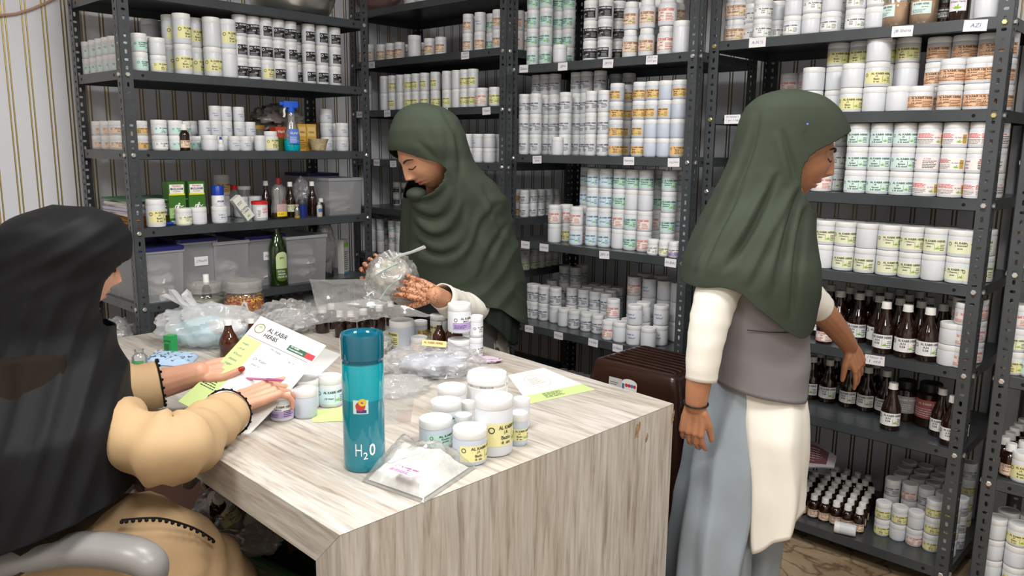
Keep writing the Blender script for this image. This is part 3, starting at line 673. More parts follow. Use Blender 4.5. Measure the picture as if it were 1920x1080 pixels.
row(RD, 0, 0.20, [(1668, ['prn'] * 3), (1700, ['red'] * 3), (1730, ['prn'] * 3), (1762, ['prn'] * 3), (1795, ['prn'] * 3)], 0.052, 0.060, 'prn', rowname='right second-row', rot=20)
for q, v in enumerate((0.27, 0.34, 0.41)):
    row(RD, 0, v, [(1683 + 8 * q + k * 30, ['prn'] * 3) for k in range(4)], 0.052, 0.060, 'prn', rowname='right ' + ['third', 'fourth', 'back'][q] + '-row', rot=20)
colm(RD, 0, 0.90, [1806, 1818, 1830], ['yel', 'yel', 'yel', 'prn'], 0.052, 0.060, 'yel')
# --- far-right rack
row(RE, 2, 0.05, [(1892, ['yel', 'khm', 'red']), (1925, ['grn', 'grn', 'red'])], 0.06, 0.07, 'grn', rot=15)
row(RE, 0, 0.06, [(1857, [None, None, None]), (1895, ['yel', None, 'yel']), (1930, ['yel', 'yel'])], 0.062, 0.068, 'yel', rot=12)
row(RE, 0, 0.14, [(1880, [None, None, None]), (1915, ['yel'] * 3)], 0.062, 0.068, 'yel', rowname='second-row', rot=12)
row(RE, 1, 0.05, [(1918, ['yel'])], 0.06, 0.09, 'yel', rot=12)
row(RE, 3, 0.06, [(1908, 2)], 0.07, 0.075, 'pch', rot=12)
place_jars()
# ------------------------------------------------------------------ bottles
from mathutils import noise as mn
mamber = mat('amber_glass', (0.018, 0.006, 0.003), 0.06, spec=0.6, coat=0.4)
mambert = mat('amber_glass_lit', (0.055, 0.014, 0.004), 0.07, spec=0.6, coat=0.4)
mcap = mat('bottle_cap_white', (0.80, 0.79, 0.76), 0.45)
mcapk = mat('bottle_cap_black', (0.012, 0.012, 0.012), 0.4)
BM = {}
def bottle_mesh(d, h, kind, gm=None, cm=None):
    k = (round(d, 4), round(h, 4), kind, (gm or mamber).name, (cm or mcap).name)
    if k in BM: return BM[k]
    r = d / 2
    if kind == 'syrup':
        ch = 0.125 * h; rc = r * .46
        prof = [(r * .9, 0), (r, .004), (r, h * .43), (r * .95, h * .49), (r * .80, h * .57), (r * .58, h * .67), (r * .44, h * .76), (r * .38, h * .84), (r * .38, h - ch + .004)]
    else:
        ch = 0.21 * h; rc = r * .60
        prof = [(r * .9, 0), (r, .003), (r, h * .60), (r * .93, h * .66), (r * .70, h * .72), (r * .52, h * .75), (r * .50, h - ch + .003)]
    g = MB().lathe(prof, 24).mesh('glass', gm or mamber)
    c = MB().lathe([(rc, 0), (rc, ch - .002), (rc * .93, ch), (0.0005, ch)], 20, c=(0, 0, h - ch)); 
    c.lathe([(rc * 1.06, 0), (rc * 1.06, ch * .18)], 20, c=(0, 0, h - ch - ch * .04))
    BM[k] = (g, c.mesh('cap', cm or mcap)); return BM[k]
def bottle(label, P, d, h, kind='syrup', style=None, rot=0.0, rz=0.0, group=None, name=None, gm=None, cm=None, lh=0.52):
    g, c = bottle_mesh(d, h, kind, gm, cm)
    t = thing(name or ('syrup_bottle' if kind == 'syrup' else 'medicine_bottle'), label, 'bottle', P, rz, group)
    g_ = obj('glass', g, t); obj('cap', c, t)
    if style: obj('label', label_mesh(style, d / 2, h * lh, 0), g_, None, (0, 0, rot))
    return t
def brow(r, si, v, pxs, d, h, kind, style, rowname, what, rot=25, gm=None):
    z = r.zs[si] + 0.0174; us = sorted(u_at(r, px, v, z + h * .3) for px in pxs)
    for i in range(1, len(us)):
        if us[i] - us[i - 1] < d * 1.01: us[i] = us[i - 1] + d * 1.01
    us = [u for u in us if u < r.W - d * .6]
    for i, u in enumerate(us):
        lab = '%s, %s %s from left, %s %s' % (what, rowname, ORD[i], RNAME[r.key], SH[r.key][si])
        bottle(lab, rw(r, u, v, z), d, h, kind, style, math.radians(rnd.uniform(-rot, rot)) + .15, r.rz, 'bottles on the %s %s' % (RNAME[r.key], SH[r.key][si]), gm=gm)
W1 = 'brown syrup bottle with white cap'
brow(RD, 2, 0.05, [1657, 1694, 1735], 0.066, 0.172, 'syrup', 'wht', 'front row', W1, 18)
brow(RD, 2, 0.15, [1537, 1571, 1605, 1636, 1672, 1712, 1752], 0.066, 0.172, 'syrup', 'wht', 'second row', W1, 25)
brow(RD, 2, 0.245, [1555, 1590, 1622, 1656, 1692, 1730, 1770], 0.066, 0.172, 'syrup', 'wht', 'third row', W1)
brow(RD, 2, 0.34, [1610, 1645, 1680, 1716], 0.066, 0.172, 'syrup', 'wht', 'fourth row', W1)
brow(RD, 2, 0.045, [1546], 0.056, 0.105, 'pet', 'red', 'front', 'small brown medicine bottle with white cap', 5)
brow(RD, 1, 0.20, [1521, 1549, 1591, 1621, 1650], 0.062, 0.16, 'syrup', 'wht', 'middle row', W1, 20)
brow(RD, 1, 0.29, [1535, 1566, 1606, 1636], 0.062, 0.16, 'syrup', 'wht', 'back row', W1, 20)
brow(RD, 1, 0.06, [1670], 0.062, 0.16, 'syrup', 'wht', 'lone front', W1, 5)
brow(RD, 1, 0.11, [1762, 1795], 0.058, 0.16, 'syrup', 'wht', 'right row', W1, 15)
brow(RD, 1, 0.045, [1782], 0.058, 0.16, 'syrup', 'wht', 'right front', W1, 15)
brow(RD, 1, 0.16, [1838], 0.058, 0.16, 'syrup', 'wht', 'right end', W1, 15)
W2 = 'small brown bottle with white cap'
for q in range(7):
    base = [1503, 1525, 1543, 1561, 1583, 1607] if q < 5 else [1530, 1550, 1570, 1590]
    brow(RD, 0, 0.075 + 0.052 * q, [p + 6 * q for p in base], 0.040, 0.088, 'pet', 'pch' if q < 3 else None, ['front', 'second', 'third', 'fourth', 'fifth', 'sixth', 'back'][q] + ' row', W2, 18)
brow(RE, 1, 0.06, [1892], 0.05, 0.105, 'pet', 'pch', 'front', 'brown bottle with white cap', 10)
for q in range(5): brow(RE, 1, 0.11 + 0.058 * q, [1882 + 8 * q] if q else [1880, 1906], 0.05, 0.105, 'pet', 'pch', ['second', 'third', 'fourth', 'fifth', 'back'][q] + ' row', 'brown bottle with white cap', 10)
# dark square-shouldered jars on the sixth shelf
mdark = mat('dark_brown_jar', (0.02, 0.009, 0.006), 0.15, spec=0.6)
def dark_jar(r, si, px, v, d, h, style_m, txt, label):
    z = r.zs[si] + .0174; u = u_at(r, px, v, z + h / 2); t = thing('dark_jar', label, 'jar', rw(r, u, v, z), r.rz)
    R = d / 2; MB().lathe([(R * .9, 0), (R, .004), (R, h * .76), (R * .82, h * .82)], 24).build('body', mdark, t); MB().lathe([(R * .84, h * .82), (R * .84, h * .98), (R * .8, h)], 24).build('lid', mcapk, t)
    f = Flat().rect(-R * 1.2, 0, R * 1.2, h * .42, 0, 0, 14).text('AL KABIR HERBS', -R * .6, h * .31, h * .05, 1, 2).lines(-R * .9, h * .06, R * .9, h * .26, 4, 1, random.Random(4), .3)
    f.emit(MB(), wrapfn(R + .0003, h * .22)).build('label', [style_m, minkW], t, smooth=False, recalc=False)
dark_jar(RD, 1, 1698, 0.20, 0.075, 0.14, mat('label_grey', (0.42, 0.40, 0.40), .5), '', 'dark brown jar with grey label, right rack sixth shelf')
dark_jar(RD, 1, 1743, 0.19, 0.085, 0.15, mat('label_salmon', (0.48, 0.13, 0.12), .5), '', 'dark jar with large salmon-red label, right rack sixth shelf')
dark_jar(RD, 6, 1772, 0.09, 0.055, 0.075, mat('label_blackbrown', (0.02, 0.015, 0.012), .5), '', 'dark jar with black label behind the tag on right rack top shelf')
# clear jars of tan powder on the top shelf, white-label dark bottle beside them
mtan = mat('tan_powder', (0.62, 0.38, 0.19), 0.8, noise=(30, .08)); mclear = film('clear_jar', body=0.12, gloss=0.5, rough=0.05)
for i, (px, lab) in enumerate(((1681, 'clear jar of tan powder, left of the pair, right rack top shelf'), (1733, 'clear jar of tan powder, right of the pair, right rack top shelf'))):
    z = RD.zs[6] + .0174; v = 0.055; u = u_at(RD, px, v, z + .05); R = .040
    t = thing('powder_jar', lab, 'jar', rw(RD, u, v, z), 0, 'clear jars of tan powder')
    MB().lathe([(R * .92, 0), (R * .97, .003), (R * .97, .072), (R * .5, .078)], 28).build('powder', mtan, t)
    MB().lathe([(R * .94, 0), (R, .003), (R, .092), (R * .93, .097)], 28, cap1=False).build('glass', mclear, t)
    MB().lathe([(R * .97, .097), (R * .98, .12), (R * .94, .122)], 28).build('lid', film('clear_lid', body=0.35, gloss=.4), t)
    f = Flat().rect(-.03, 0, .03, .036, 0, 0, 14).text('AL KABIR HERBS', -.024, .026, .0055, 1, 2, w=.046).text('J.B. Shiria', .002, .017, .0045, 1, 2).lines(-.026, .003, .018, .015, 4, 1, random.Random(3), .3)
    f.emit(MB(), wrapfn(R + .0005, .030)).build('label', [paper('mint', (.66, .83, .78)), minkK], t, None, (0, 0, -.55 if i == 0 else 0.05), smooth=False, recalc=False)
z = RD.zs[6] + .0174; u = u_at(RD, 1800, .06, z + .05); 
t = bottle('dark bottle with white leaf label beside the tan powder jars', rw(RD, u, .06, z), 0.058, 0.13, 'pet', None)
f = Flat().rect(-.026, 0, .026, .044, 0, 0, 12).text('Al Kabir Herbs', -.022, .024, .006, 1, 2, w=.044).leaf(-.002, .006, .016, 2).ring(0, .037, .003, .004, 1)
f.emit(MB(), wrapfn(.0295, .03)).build('label', [paper('lilacwhite', (.84, .8, .86)), minkP, mleaf], t, smooth=False, recalc=False)

# ------------------------------------------------------------------ crumpled film helper
def blob_mesh(name, m, rad, amp=0.25, seed=1, nu=56, nv=34, flat=0.0, freq=3.0, crease=0.5, pinch=None, squash=None):
    """closed crumpled bag: ridged noise on an ellipsoid, flattened underneath; pinch=(height factor, width) draws the top into a knot"""
    mb = MB(); off = Vector((seed * 7.3, seed * 3.1, seed * 1.7))
    def fn(u, v):
        a = 2 * math.pi * u; b = math.pi * (v - 0.5)
        n = Vector((math.cos(a) * math.cos(b), math.sin(a) * math.cos(b), math.sin(b)))
        k = 0.0; nn = Vector((n.x * rad[0], n.y * rad[1], n.z * rad[2])) / max(rad)
        for o in range(3):
            q = mn.noise(nn * freq * (1.9 ** o) + off * (o + 1)); k += (crease * (1 - 2 * abs(q)) + (1 - crease) * q) / (1.8 ** o)
        s = 1 + amp * (k - 0.35)
        p = Vector((n.x * rad[0] * s, n.y * rad[1] * s, n.z * rad[2] * s))
        if flat is not None and p.z < -rad[2] * (1 - flat): p.z = -rad[2] * (1 - flat)
        if pinch and n.z > 0.55:
            w = (n.z - 0.55) / 0.45; w = w * w * (3 - 2 * w); p.x *= 1 - pinch[1] * w; p.y *= 1 - pinch[1] * w; p.z += rad[2] * pinch[0] * w
        return p
    mb.grid(fn, nu, nv, 0, True)
    return mb.mesh(name, m, angle=50)
def sheet_mesh(name, m, corners, nu=40, nv=26, amp=0.012, seed=1, freq=9.0, sag=0.0, thick=0.0):
    """crumpled sheet stretched between four corners (world points)"""
    A, B, C, D = [Vector(c) for c in corners]; n = (B - A).cross(D - A).normalized()
    off = Vector((seed * 5.1, seed * 2.3, seed)); mb = MB()
    def fn(u, v):
        p = A * (1 - u) * (1 - v) + B * u * (1 - v) + C * u * v + D * (1 - u) * v
        k = 0
        for o in range(3): k += (1 - 2 * abs(mn.noise(p * freq * (2 ** o) + off * (o + 1)))) / (1.9 ** o)
        return p + n * (amp * k) - Vector((0, 0, sag * math.sin(math.pi * u) * math.sin(math.pi * v)))
    mb.grid(fn, nu, nv)
    return mb.mesh(name, m, angle=60, recalc=False)
mfilm = film('plastic_film', body=0.24, gloss=0.20, rough=0.10, bodycol=(.93, .93, .93))
mfilmw = film('white_bag_film', body=0.5, gloss=0.18, rough=0.16, bodycol=(.93, .94, .95))
mfilmd = film('dull_film', body=0.30, gloss=0.25, rough=0.2, bodycol=(.7, .71, .73))

# ------------------------------------------------------------------ left rack odds and ends
def apos(px, v, si, h=0.03): 
    z = RA.zs[si] + .0174; u = u_at(RA, px, v, z + h); return rw(RA, u, v, z)
HPz = HP
# steel bowl on top
P = apos(548, 0.17, 6); R = .19
msteel = mat('brushed_steel', (0.80, 0.78, 0.75), 0.33, 1.0, noise=(14, .12, (1, 1, .15)))
prof = [(.12, 0), (.145, .006), (.165, .03), (.183, .075), (.192, .125), (.20, .128), (.197, .131), (.188, .126), (.178, .078), (.16, .034), (.14, .011), (.001, .008)]
t = thing('steel_bowl', 'large brushed steel bowl standing on top of the left rack', 'bowl', P)
MB().lathe(prof[:5], 48, cap1=False).build('body', msteel, t); MB().lathe(prof[4:7], 48, cap0=False, cap1=False).build('rim', msteel, t); MB().lathe(prof[6:], 48, cap0=False).build('inside', msteel, t)
# red plastic-wrapped bundle on the corner rack
z = RB.zs[7] + .0174; u = u_at(RB, 705, .16, z + .05)
mred = mat('red_cloth', (0.22, 0.012, 0.02), 0.6)
t = thing('wrapped_bundle', 'red bundle wrapped in clear plastic on top of the corner rack', 'bundle', rw(RB, u, .16, z + .105))
obj('cloth', blob_mesh('cloth', mred, (.15, .11, .10), .12, 5, 40, 24, .06), t); obj('wrap', blob_mesh('wrap', mfilm, (.165, .125, .11), .18, 6, 48, 28, .06, 4.5), t)
for i, (px, v) in enumerate(((772, .06), (792, .08))):
    z = RB.zs[7] + .0174; u = u_at(RB, px, v, z + .05)
    jar('jar', ['white jar beside the red bundle on top of the corner rack', 'right white jar on top of the corner rack'][i], 'jar', 'jars on top of the corner rack', rw(RB, u, v, z), 0, .07, .1, None)
# small brown bottle, dropper, spray bottle, bowls, cartons on the second shelf
bottle('small brown bottle with peach label, left rack second shelf front', apos(346, .035, 4), .040, .098, 'pet', 'pch', .1, HP)
t = thing('dropper_bottle', 'tiny clear dropper bottle with blue tip on left rack second shelf', 'bottle', apos(414, .035, 4), HP)
MB().lathe([(.012, 0), (.014, .003), (.014, .022), (.008, .03)], 16).build('body', mat('frosted_plastic', (.62, .64, .66), .25), t); MB().lathe([(.009, .03), (.008, .043)], 14).build('collar', mcap, t); MB().lathe([(.005, .043), (.004, .054)], 12).build('tip', mat('blue_cap', (.02, .05, .35), .4), t)
t = thing('spray_bottle', 'clear spray bottle with blue trigger and turquoise liquid', 'spray bottle', apos(548, .05, 4), HP - .25)
MB().lathe([(.030, 0), (.034, .005), (.033, .042), (.030, .048)], 24, sx=1.0, sy=.8).build('liquid', mat('turquoise_liquid', (0.0, .38, .48), .08, spec=.6), t)
MB().lathe([(.0345, .048), (.031, .075), (.020, .115), (.016, .135), (.018, .15), (.012, .162)], 24, sx=1.0, sy=.8, cap0=False).build('bottle', film('spray_clear', body=.22, gloss=.5, rough=.05), t)
mblu = mat('trigger_blue', (0.01, .10, .62), .35)
mb = MB(); mb.lathe([(.014, .16), (.014, .182)], 16); mb.add([(-.045, -.010, .200), (.03, -.012, .190), (.034, -.012, .182), (-.012, -.012, .182), (-.02, -.010, .19), (-.045, .010, .200), (.03, .012, .190), (.034, .012, .182), (-.012, .012, .182), (-.02, .010, .19)], []) 
rbox(mb, (-.034, -.011, .18), (.030, .011, .206), .006); mb.box((-.048, -.005, .190), (-.034, .005, .202)); tr = mb.build('trigger_head', mblu, t)
MB().tube([(-.024, 0, .182), (-.030, 0, .168), (-.028, 0, .150), (-.032, 0, .140)], .005, 8).build('trigger', mcap, t)
f = Flat().rect(-.024, 0, .024, .062, 0, 0, 10).text('GLASS', 0, .04, .009, 1, 2, align='c').lines(-.018, .006, .018, .032, 5, 1, random.Random(8), .35)
f.emit(MB(), wrapfn(.034, .03)).build('label', [mat('label_spray_blue', (.10, .20, .62), .4), minkW], t, smooth=False, recalc=False)
mbox1 = mat('carton_orange', (.62, .38, .07), .5)
def carton(name, label, P, w, dp, h, m, rz, prints=None, tilt=0.0):
    t = thing(name, label, 'carton', P, rz)
    if tilt: t.rotation_euler = (0, tilt, rz)
    mb = MB(); mb.box((-w / 2, -dp / 2, 0), (w / 2, dp / 2, h)); mb.build('box', m, t, smooth=False)
    fl_ = MB(); fl_.box((-w / 2 + .001, -dp / 2 + .001, h), (w / 2 - .001, dp / 2 - .001, h + .0008)); fl_.build('top_flap', m, t, smooth=False)
    if prints:
        f, ms = prints; f.emit(MB(), lambda a, b, o: (a, -dp / 2 - o - .0002, b)).build('print', ms, t, smooth=False, recalc=False)
    return t
pr = lambda w, h, s: (Flat().rect(-w * .4, h * .55, w * .4, h * .9, 0, 1).text(s, 0, h * .66, h * .08, 1, 2, w=w * .6, align='c').lines(-w * .35, h * .1, w * .35, h * .45, 5, 1, random.Random(5), .35), [mat('print_gold', (.75, .55, .2), .5), minkN])
carton('carton', 'orange-gold carton behind the spray bottle trigger', apos(563, .13, 4), .044, .04, .115, mbox1, HP, pr(.044, .115, 'HERBAL'))
carton('carton', 'orange-gold carton right of the spray bottle', apos(580, .12, 4), .048, .04, .115, mbox1, HP, pr(.048, .115, 'HERBAL'))
mbox2 = mat('carton_red', (.48, .07, .03), .5)
carton('carton', 'red and green carton left of the spray bottle', apos(523, .12, 4), .055, .05, .10, mbox2, HP, (Flat().rect(-.026, .0, .026, .055, 0, 1).text('Herb', 0, .075, .012, 1, 2, align='c'), [mat('print_green', (.06, .13, .03), .5), minkW]))
carton('carton', 'yellow and red carton just left of the spray bottle', apos(538, .11, 4), .03, .05, .098, mat('carton_yellow', (.75, .55, .05), .5), HP, (Flat().rect(-.014, .072, .014, .096, 0, 1).lines(-.011, .01, .011, .06, 6, 0, random.Random(6), .3), [mat('print_red', (.55, .04, .03), .5)]))
carton('kraft_carton', 'brown kraft carton behind the orange cartons, left rack', apos(600, .24, 4), .06, .06, .125, mat('kraft', (.26, .16, .09), .8), HP)
t = thing('green_tub', 'clear round tub of green sweets with gold lid', 'tub', apos(478, .16, 4), HP)
MB().lathe([(.036, 0), (.038, .004), (.038, .045), (.02, .05)], 24).build('sweets', mat('green_sweets', (.02, .16, .06), .5, noise=(90, .5)), t); MB().lathe([(.040, 0), (.041, .004), (.041, .088)], 24, cap1=False).build('tub', film('tub_clear', body=.2, gloss=.4), t); MB().lathe([(.043, .088), (.043, .104), (.04, .106)], 24).build('lid', mat('gold_lid', (.42, .25, .05), .35, .4), t)
t = thing('plastic_bag', 'grey crumpled plastic bag heaped over cartons on left rack', 'bag', apos(520, .22, 4) + Vector((0, 0, .135)), HP)
obj('film', blob_mesh('film', mat('grey_film', (.16, .145, .135), .25, spec=.6, alpha=1), (.10, .08, .055), .6, 11, 48, 28, .0, 3.5), t)
t = thing('cane_bowl', 'small beige woven bowls nested on left rack second shelf', 'bowl', apos(597, .045, 4), HP)
mwov = mat('woven_beige', (.46, .38, .22), .75, noise=(120, .3)); MB().lathe([(.024, 0), (.028, .004), (.034, .03), (.036, .03), (.03, .004), (.001, .003)], 24).build('lower_bowl', mwov, t); MB().lathe([(.03, .026), (.038, .040), (.042, .052), (.044, .052), (.036, .03), (.001, .028)], 24).build('upper_bowl', mwov, t)
# third shelf: green cartons with runner, spray can, white carton, tubs, bottles
mgc = mat('carton_green', (.045, .15, .02), .35); my = mat('print_yellow', (.80, .66, .03), .4); mwp = mat('print_white', (.82, .82, .80), .4); mredp = mat('print_crimson', (.6, .02, .04), .4); mpg = mat('print_lightgreen', (.35, .52, .22), .4)
def runner(f, ox, oy, s, mi):
    # running figure: head, torso, arms, legs as flat polygons
    def q(pts): f.poly([(ox + x * s, oy + y * s) for x, y in pts], mi, 3)
    f.ring(ox + .62 * s, oy + .95 * s, .0, .075 * s, mi, 3, 12)
    q([(.36, .55), (.52, .52), (.66, .84), (.50, .90)]); q([(.50, .88), (.28, .82), (.22, .62), (.29, .61), (.35, .76), (.52, .80)]); q([(.62, .84), (.76, .66), (.96, .76), (.94, .81), (.77, .73), (.66, .86)])
    q([(.36, .57), (.52, .53), (.40, .34), (.08, .06), (.02, .11), (.28, .38)]); q([(.42, .54), (.54, .54), (.74, .42), (.64, .16), (.80, .11), (.80, .06), (.56, .10), (.62, .38)])
for i, (px, lab) in enumerate(((329, 'tall green carton with white runner, left one of the pair'), (366, 'tall green carton with white runner, right one of the pair'))):
    w, h = .066, .165
    f = Flat().rect(-w * .5, h * .02, w * .5, h * .98, 0, 1).rect(-w * .42, h * .73, w * .42, h * .94, 1, 2).rect(-w * .46, h * .69, w * .46, h * .73, 2, 2).text('Hamdard', 0, h * .885, h * .045, 3, 3, w=w * .5, align='c').text('MAULLAHAM', 0, h * .81, h * .055, 4, 3, w=w * .74, align='c', bold=.03).text('DO ATSHA', 0, h * .765, h * .025, 4, 3, align='c').rect(-w * .5, h * .16, w * .5, h * .40, 5, 2)
    runner(f, -w * .34, h * .22, w * .72, 1)
    f.rect(-w * .4, h * .03, w * .4, h * .10, 1, 2).lines(-w * .36, h * .035, w * .3, h * .095, 3, 4, random.Random(2), .35)
    P = apos(px, .085, 3); carton('green_carton', lab, P, w, .05, h, mgc, HP, (f, [mgc, mwp, my, mredp, minkK, mpg]))['group'] = 'green cartons with runner'
t = thing('spray_can', 'white aerosol can with blue cap behind the plain jar', 'can', apos(410, .10, 3), HP)
MB().lathe([(.025, 0), (.0255, .003), (.0255, .102), (.022, .107)], 24).build('can', mat('white_can', (.78, .78, .8), .3), t); MB().lathe([(.024, .106), (.0235, .142), (.021, .145)], 24).build('cap', mblu if False else mat('navy_cap', (.01, .05, .38), .35), t)
Flat().text('APHOME', 0, .078, .008, 0, 1, w=.03, align='c', bold=.03).rect(-.018, .070, .018, .074, 0, 1).ring(0, .045, .011, .0125, 0, 1).text('1', 0, .04, .01, 0, 1, align='c').emit(MB(), wrapfn(.0256, 0)).build('print', [minkB], t, smooth=False, recalc=False)
f = Flat().text('CYSTA', .0, .045, .009, 0, 1, align='c', bold=.02).text('CARE', .0, .033, .008, 0, 1, align='c').lines(-.014, .075, .014, .088, 2, 0, random.Random(1), .3).leaf(-.004, .012, .012, 1)
carton('white_carton', 'white slim carton leaning tilted beside the red-lidded tub', apos(468, .035, 3, .0) + Vector((0, 0, .012)), .038, .03, .105, mat('carton_white', (.74, .74, .68), .4), HP, (f, [minkK, mleaf]), tilt=-.62)
t = thing('red_lid_tub', 'white tub with red lid and red print on left rack', 'tub', apos(487, .045, 3), HP)
MB().lathe([(.029, 0), (.032, .004), (.032, .066)], 24).build('body', mbody, t); MB().lathe([(.0335, .066), (.0335, .077), (.031, .079)], 24).build('lid', mlidr, t)
Flat().rect(-.028, .012, .03, .058, 0, 0, 12).text('Qurs', -.006, .03, .012, 1, 2, shear=.3).lines(-.004, .045, .026, .055, 2, 1, random.Random(3), .4).lines(-.024, .018, -.01, .045, 5, 2, random.Random(3), .4).emit(MB(), wrapfn(.0322, 0)).build('label', [paper('offwhite2', (.82, .8, .8)), minkR, minkK], t, smooth=False, recalc=False)
t = thing('dish_soap_bottle', 'clear waisted bottle with dark red cap and yellow label', 'bottle', apos(524, .06, 3), HP)
MB().lathe([(.034, 0), (.037, .004), (.037, .02), (.036, .026)], 24, sy=.7).build('liquid', mat('dark_oil', (.03, .018, .008), .1), t)
MB().lathe([(.037, .026), (.036, .05), (.031, .075), (.030, .09), (.034, .115), (.031, .13), (.018, .142), (.013, .146)], 24, sy=.7, cap0=False).build('bottle', film('soap_clear', body=.25, gloss=.55, rough=.05), t); MB().lathe([(.014, .146), (.013, .17), (.011, .172)], 20).build('cap', mat('darkred_cap', (.16, .01, .015), .35), t)
Flat().rect(-.026, .010, .026, .03, 0, 1, 10).rect(-.026, .03, .026, .062, 1, 0, 10).text('PURE', -.02, .016, .008, 2, 2).poly([(0, .068), (.014, .068), (.006, .085)], 3, 1).emit(MB(), lambda a, b, o: (.037 * math.sin(a / .037), -.0265 * math.cos(a / .037) - o - .0008, b)).build('label', [my, mat('label_palepink', (.55, .38, .38), .4), minkR, minkR], t, smooth=False, recalc=False)
bottle('dark syrup bottle behind the waisted soap bottle, left of it', apos(500, .16, 3), .045, .155, 'syrup', None, 0, HP)
bottle('brown syrup bottle with cream label right of the soap bottle', apos(545, .11, 3), .045, .15, 'syrup', 'khm', .1, HP)
bottle('brown syrup bottle beside the frosted bin, left rack third shelf', apos(586, .10, 3), .045, .15, 'syrup', None, 0, HP)
bottle('short brown bottle in front of the frosted bin', apos(602, .08, 3), .034, .075, 'pet', None, 0, HP)
t = thing('corked_vial', 'small corked glass vial with gold liquid on left rack', 'vial', apos(557, .03, 3), HP)
MB().lathe([(.011, 0), (.012, .002), (.012, .010)], 16).build('liquid', mat('gold_liquid', (.45, .30, .03), .1), t); MB().lathe([(.0125, .010), (.0125, .038), (.008, .045), (.008, .05)], 16, cap0=False).build('glass', mclear, t); MB().lathe([(.0085, .05), (.0085, .058)], 12).build('cork', mat('cork', (.45, .32, .2), .8), t)
t = thing('label_vial', 'small clear vial with blue and orange label on left rack', 'vial', apos(599, .03, 3), HP)
MB().lathe([(.012, 0), (.0125, .002), (.0125, .045), (.008, .052)], 16).build('glass', mat('pale_glass', (.5, .53, .55), .1), t); MB().lathe([(.009, .052), (.009, .064)], 14).build('cap', mat('silver_cap', (.6, .6, .62), .3, .7), t)
Flat().rect(-.012, .01, .012, .036, 0, 0, 8).rect(-.012, .01, .012, .02, 1, 1, 8).emit(MB(), wrapfn(.0127, 0)).build('label', [mat('label_blue2', (.05, .18, .45), .4), mat('label_orange2', (.7, .4, .2), .4)], t, smooth=False, recalc=False)
t = thing('blue_cup', 'dark blue cup with grey lid on left rack third shelf', 'cup', apos(567, .07, 3), HP); MB().lathe([(.018, 0), (.021, .055)], 20).build('cup', mat('navy_plastic', (.01, .03, .20), .3), t); MB().lathe([(.021, .055), (.022, .062), (.016, .075)], 20).build('lid', mat('darkgrey_plastic', (.05, .05, .055), .4), t)
t = thing('plastic_bag', 'clear plastic bag tied over the blue cup', 'bag', apos(566, .14, 3) + Vector((0, 0, .10)), HP); obj('film', blob_mesh('film', mfilmd, (.034, .03, .06), .5, 21, 36, 24, 0, 3.5), t)
t = thing('clear_flask', 'clear plastic flask with red cap at the back, left rack', 'flask', apos(441, .28, 3), HP); MB().lathe([(.028, 0), (.03, .004), (.03, .09), (.012, .115)], 20).build('body', film('flask_clear', body=.35, gloss=.4), t); MB().lathe([(.014, .115), (.014, .135)], 16).build('cap', mlidr, t)
t = thing('clear_canister', 'clear canister with white lid at the back, left rack', 'canister', apos(459, .26, 3), HP); MB().lathe([(.026, 0), (.027, .004), (.027, .115)], 20).build('body', film('flask_clear', body=.35, gloss=.4), t); MB().lathe([(.028, .115), (.028, .13)], 20).build('lid', mlid, t)
# stack of papers, files and orange folders at the left end
mpap = [mat('paper_%d' % i, c, .7) for i, c in enumerate([(.78, .77, .76), (.70, .68, .66), (.74, .70, .72), (.66, .62, .74), (.10, .22, .12), (.72, .74, .62), (.55, .54, .56)])]
base = rw(RA, .145, .23, RA.zs[3] + .0174); zz = 0
for i, (m, th, ax, ay, w, l, lab) in enumerate([(mat('folder_orange', (.45, .20, .03), .6), .020, 0, 0, .20, .26, 'orange folder at the bottom of the paper stack'), (mat('folder_orange', (.45, .20, .03), .6), .016, .04, .004, .19, .25, 'second orange folder in the paper stack'), (mpap[0], .008, -.12, -.01, .21, .29, 'white paper sheaf sticking out above the folders'),
        (mpap[3], .018, .06, .01, .21, .28, 'thick lilac-edged paper block in the stack'), (mpap[2], .010, -.05, .0, .20, .28, 'pinkish paper sheaf in the stack'), (mpap[5], .010, .09, .012, .21, .27, 'cream-green sheaf near the top of the stack'), (mpap[6], .007, -.1, -.006, .2, .29, 'grey paper sheaf near the top of the stack'), (mpap[4], .008, .03, .008, .22, .30, 'dark green file on top of the paper stack')]):
    t = thing('paper_sheaf', lab, 'papers', base + Vector((ay, 0, zz)), HP + ax, 'stack of papers on the left rack')
    n = max(1, int(th / .004)); tt = th / n
    for k in range(n):
        ox, oy = rnd.uniform(-.006, .006), rnd.uniform(-.006, .006)
        def fn(u, v, k=k, ox=ox, oy=oy): return None
        mb = MB(); mb.box((-w / 2 + ox, -l / 2 + oy, k * tt + .0003), (w / 2 + ox, l / 2 + oy, (k + 1) * tt - .0003)); mb.build('sheet_block', m, t, smooth=False)
    zz += th + .0004
t = thing('blue_marker', 'blue marker pen lying in front of the orange folders', 'pen', rw(RA, .10, .06, RA.zs[3] + .0174 + .007), HP); MB().tube([(-.02, 0, 0), (.045, 0, 0)], .007, 10).build('barrel', mat('blue_cap', (.02, .05, .35), .4), t); MB().tube([(.045, 0, 0), (.075, 0, 0)], .006, 10).build('cap', mat('navy_cap', (.01, .05, .38), .35), t)

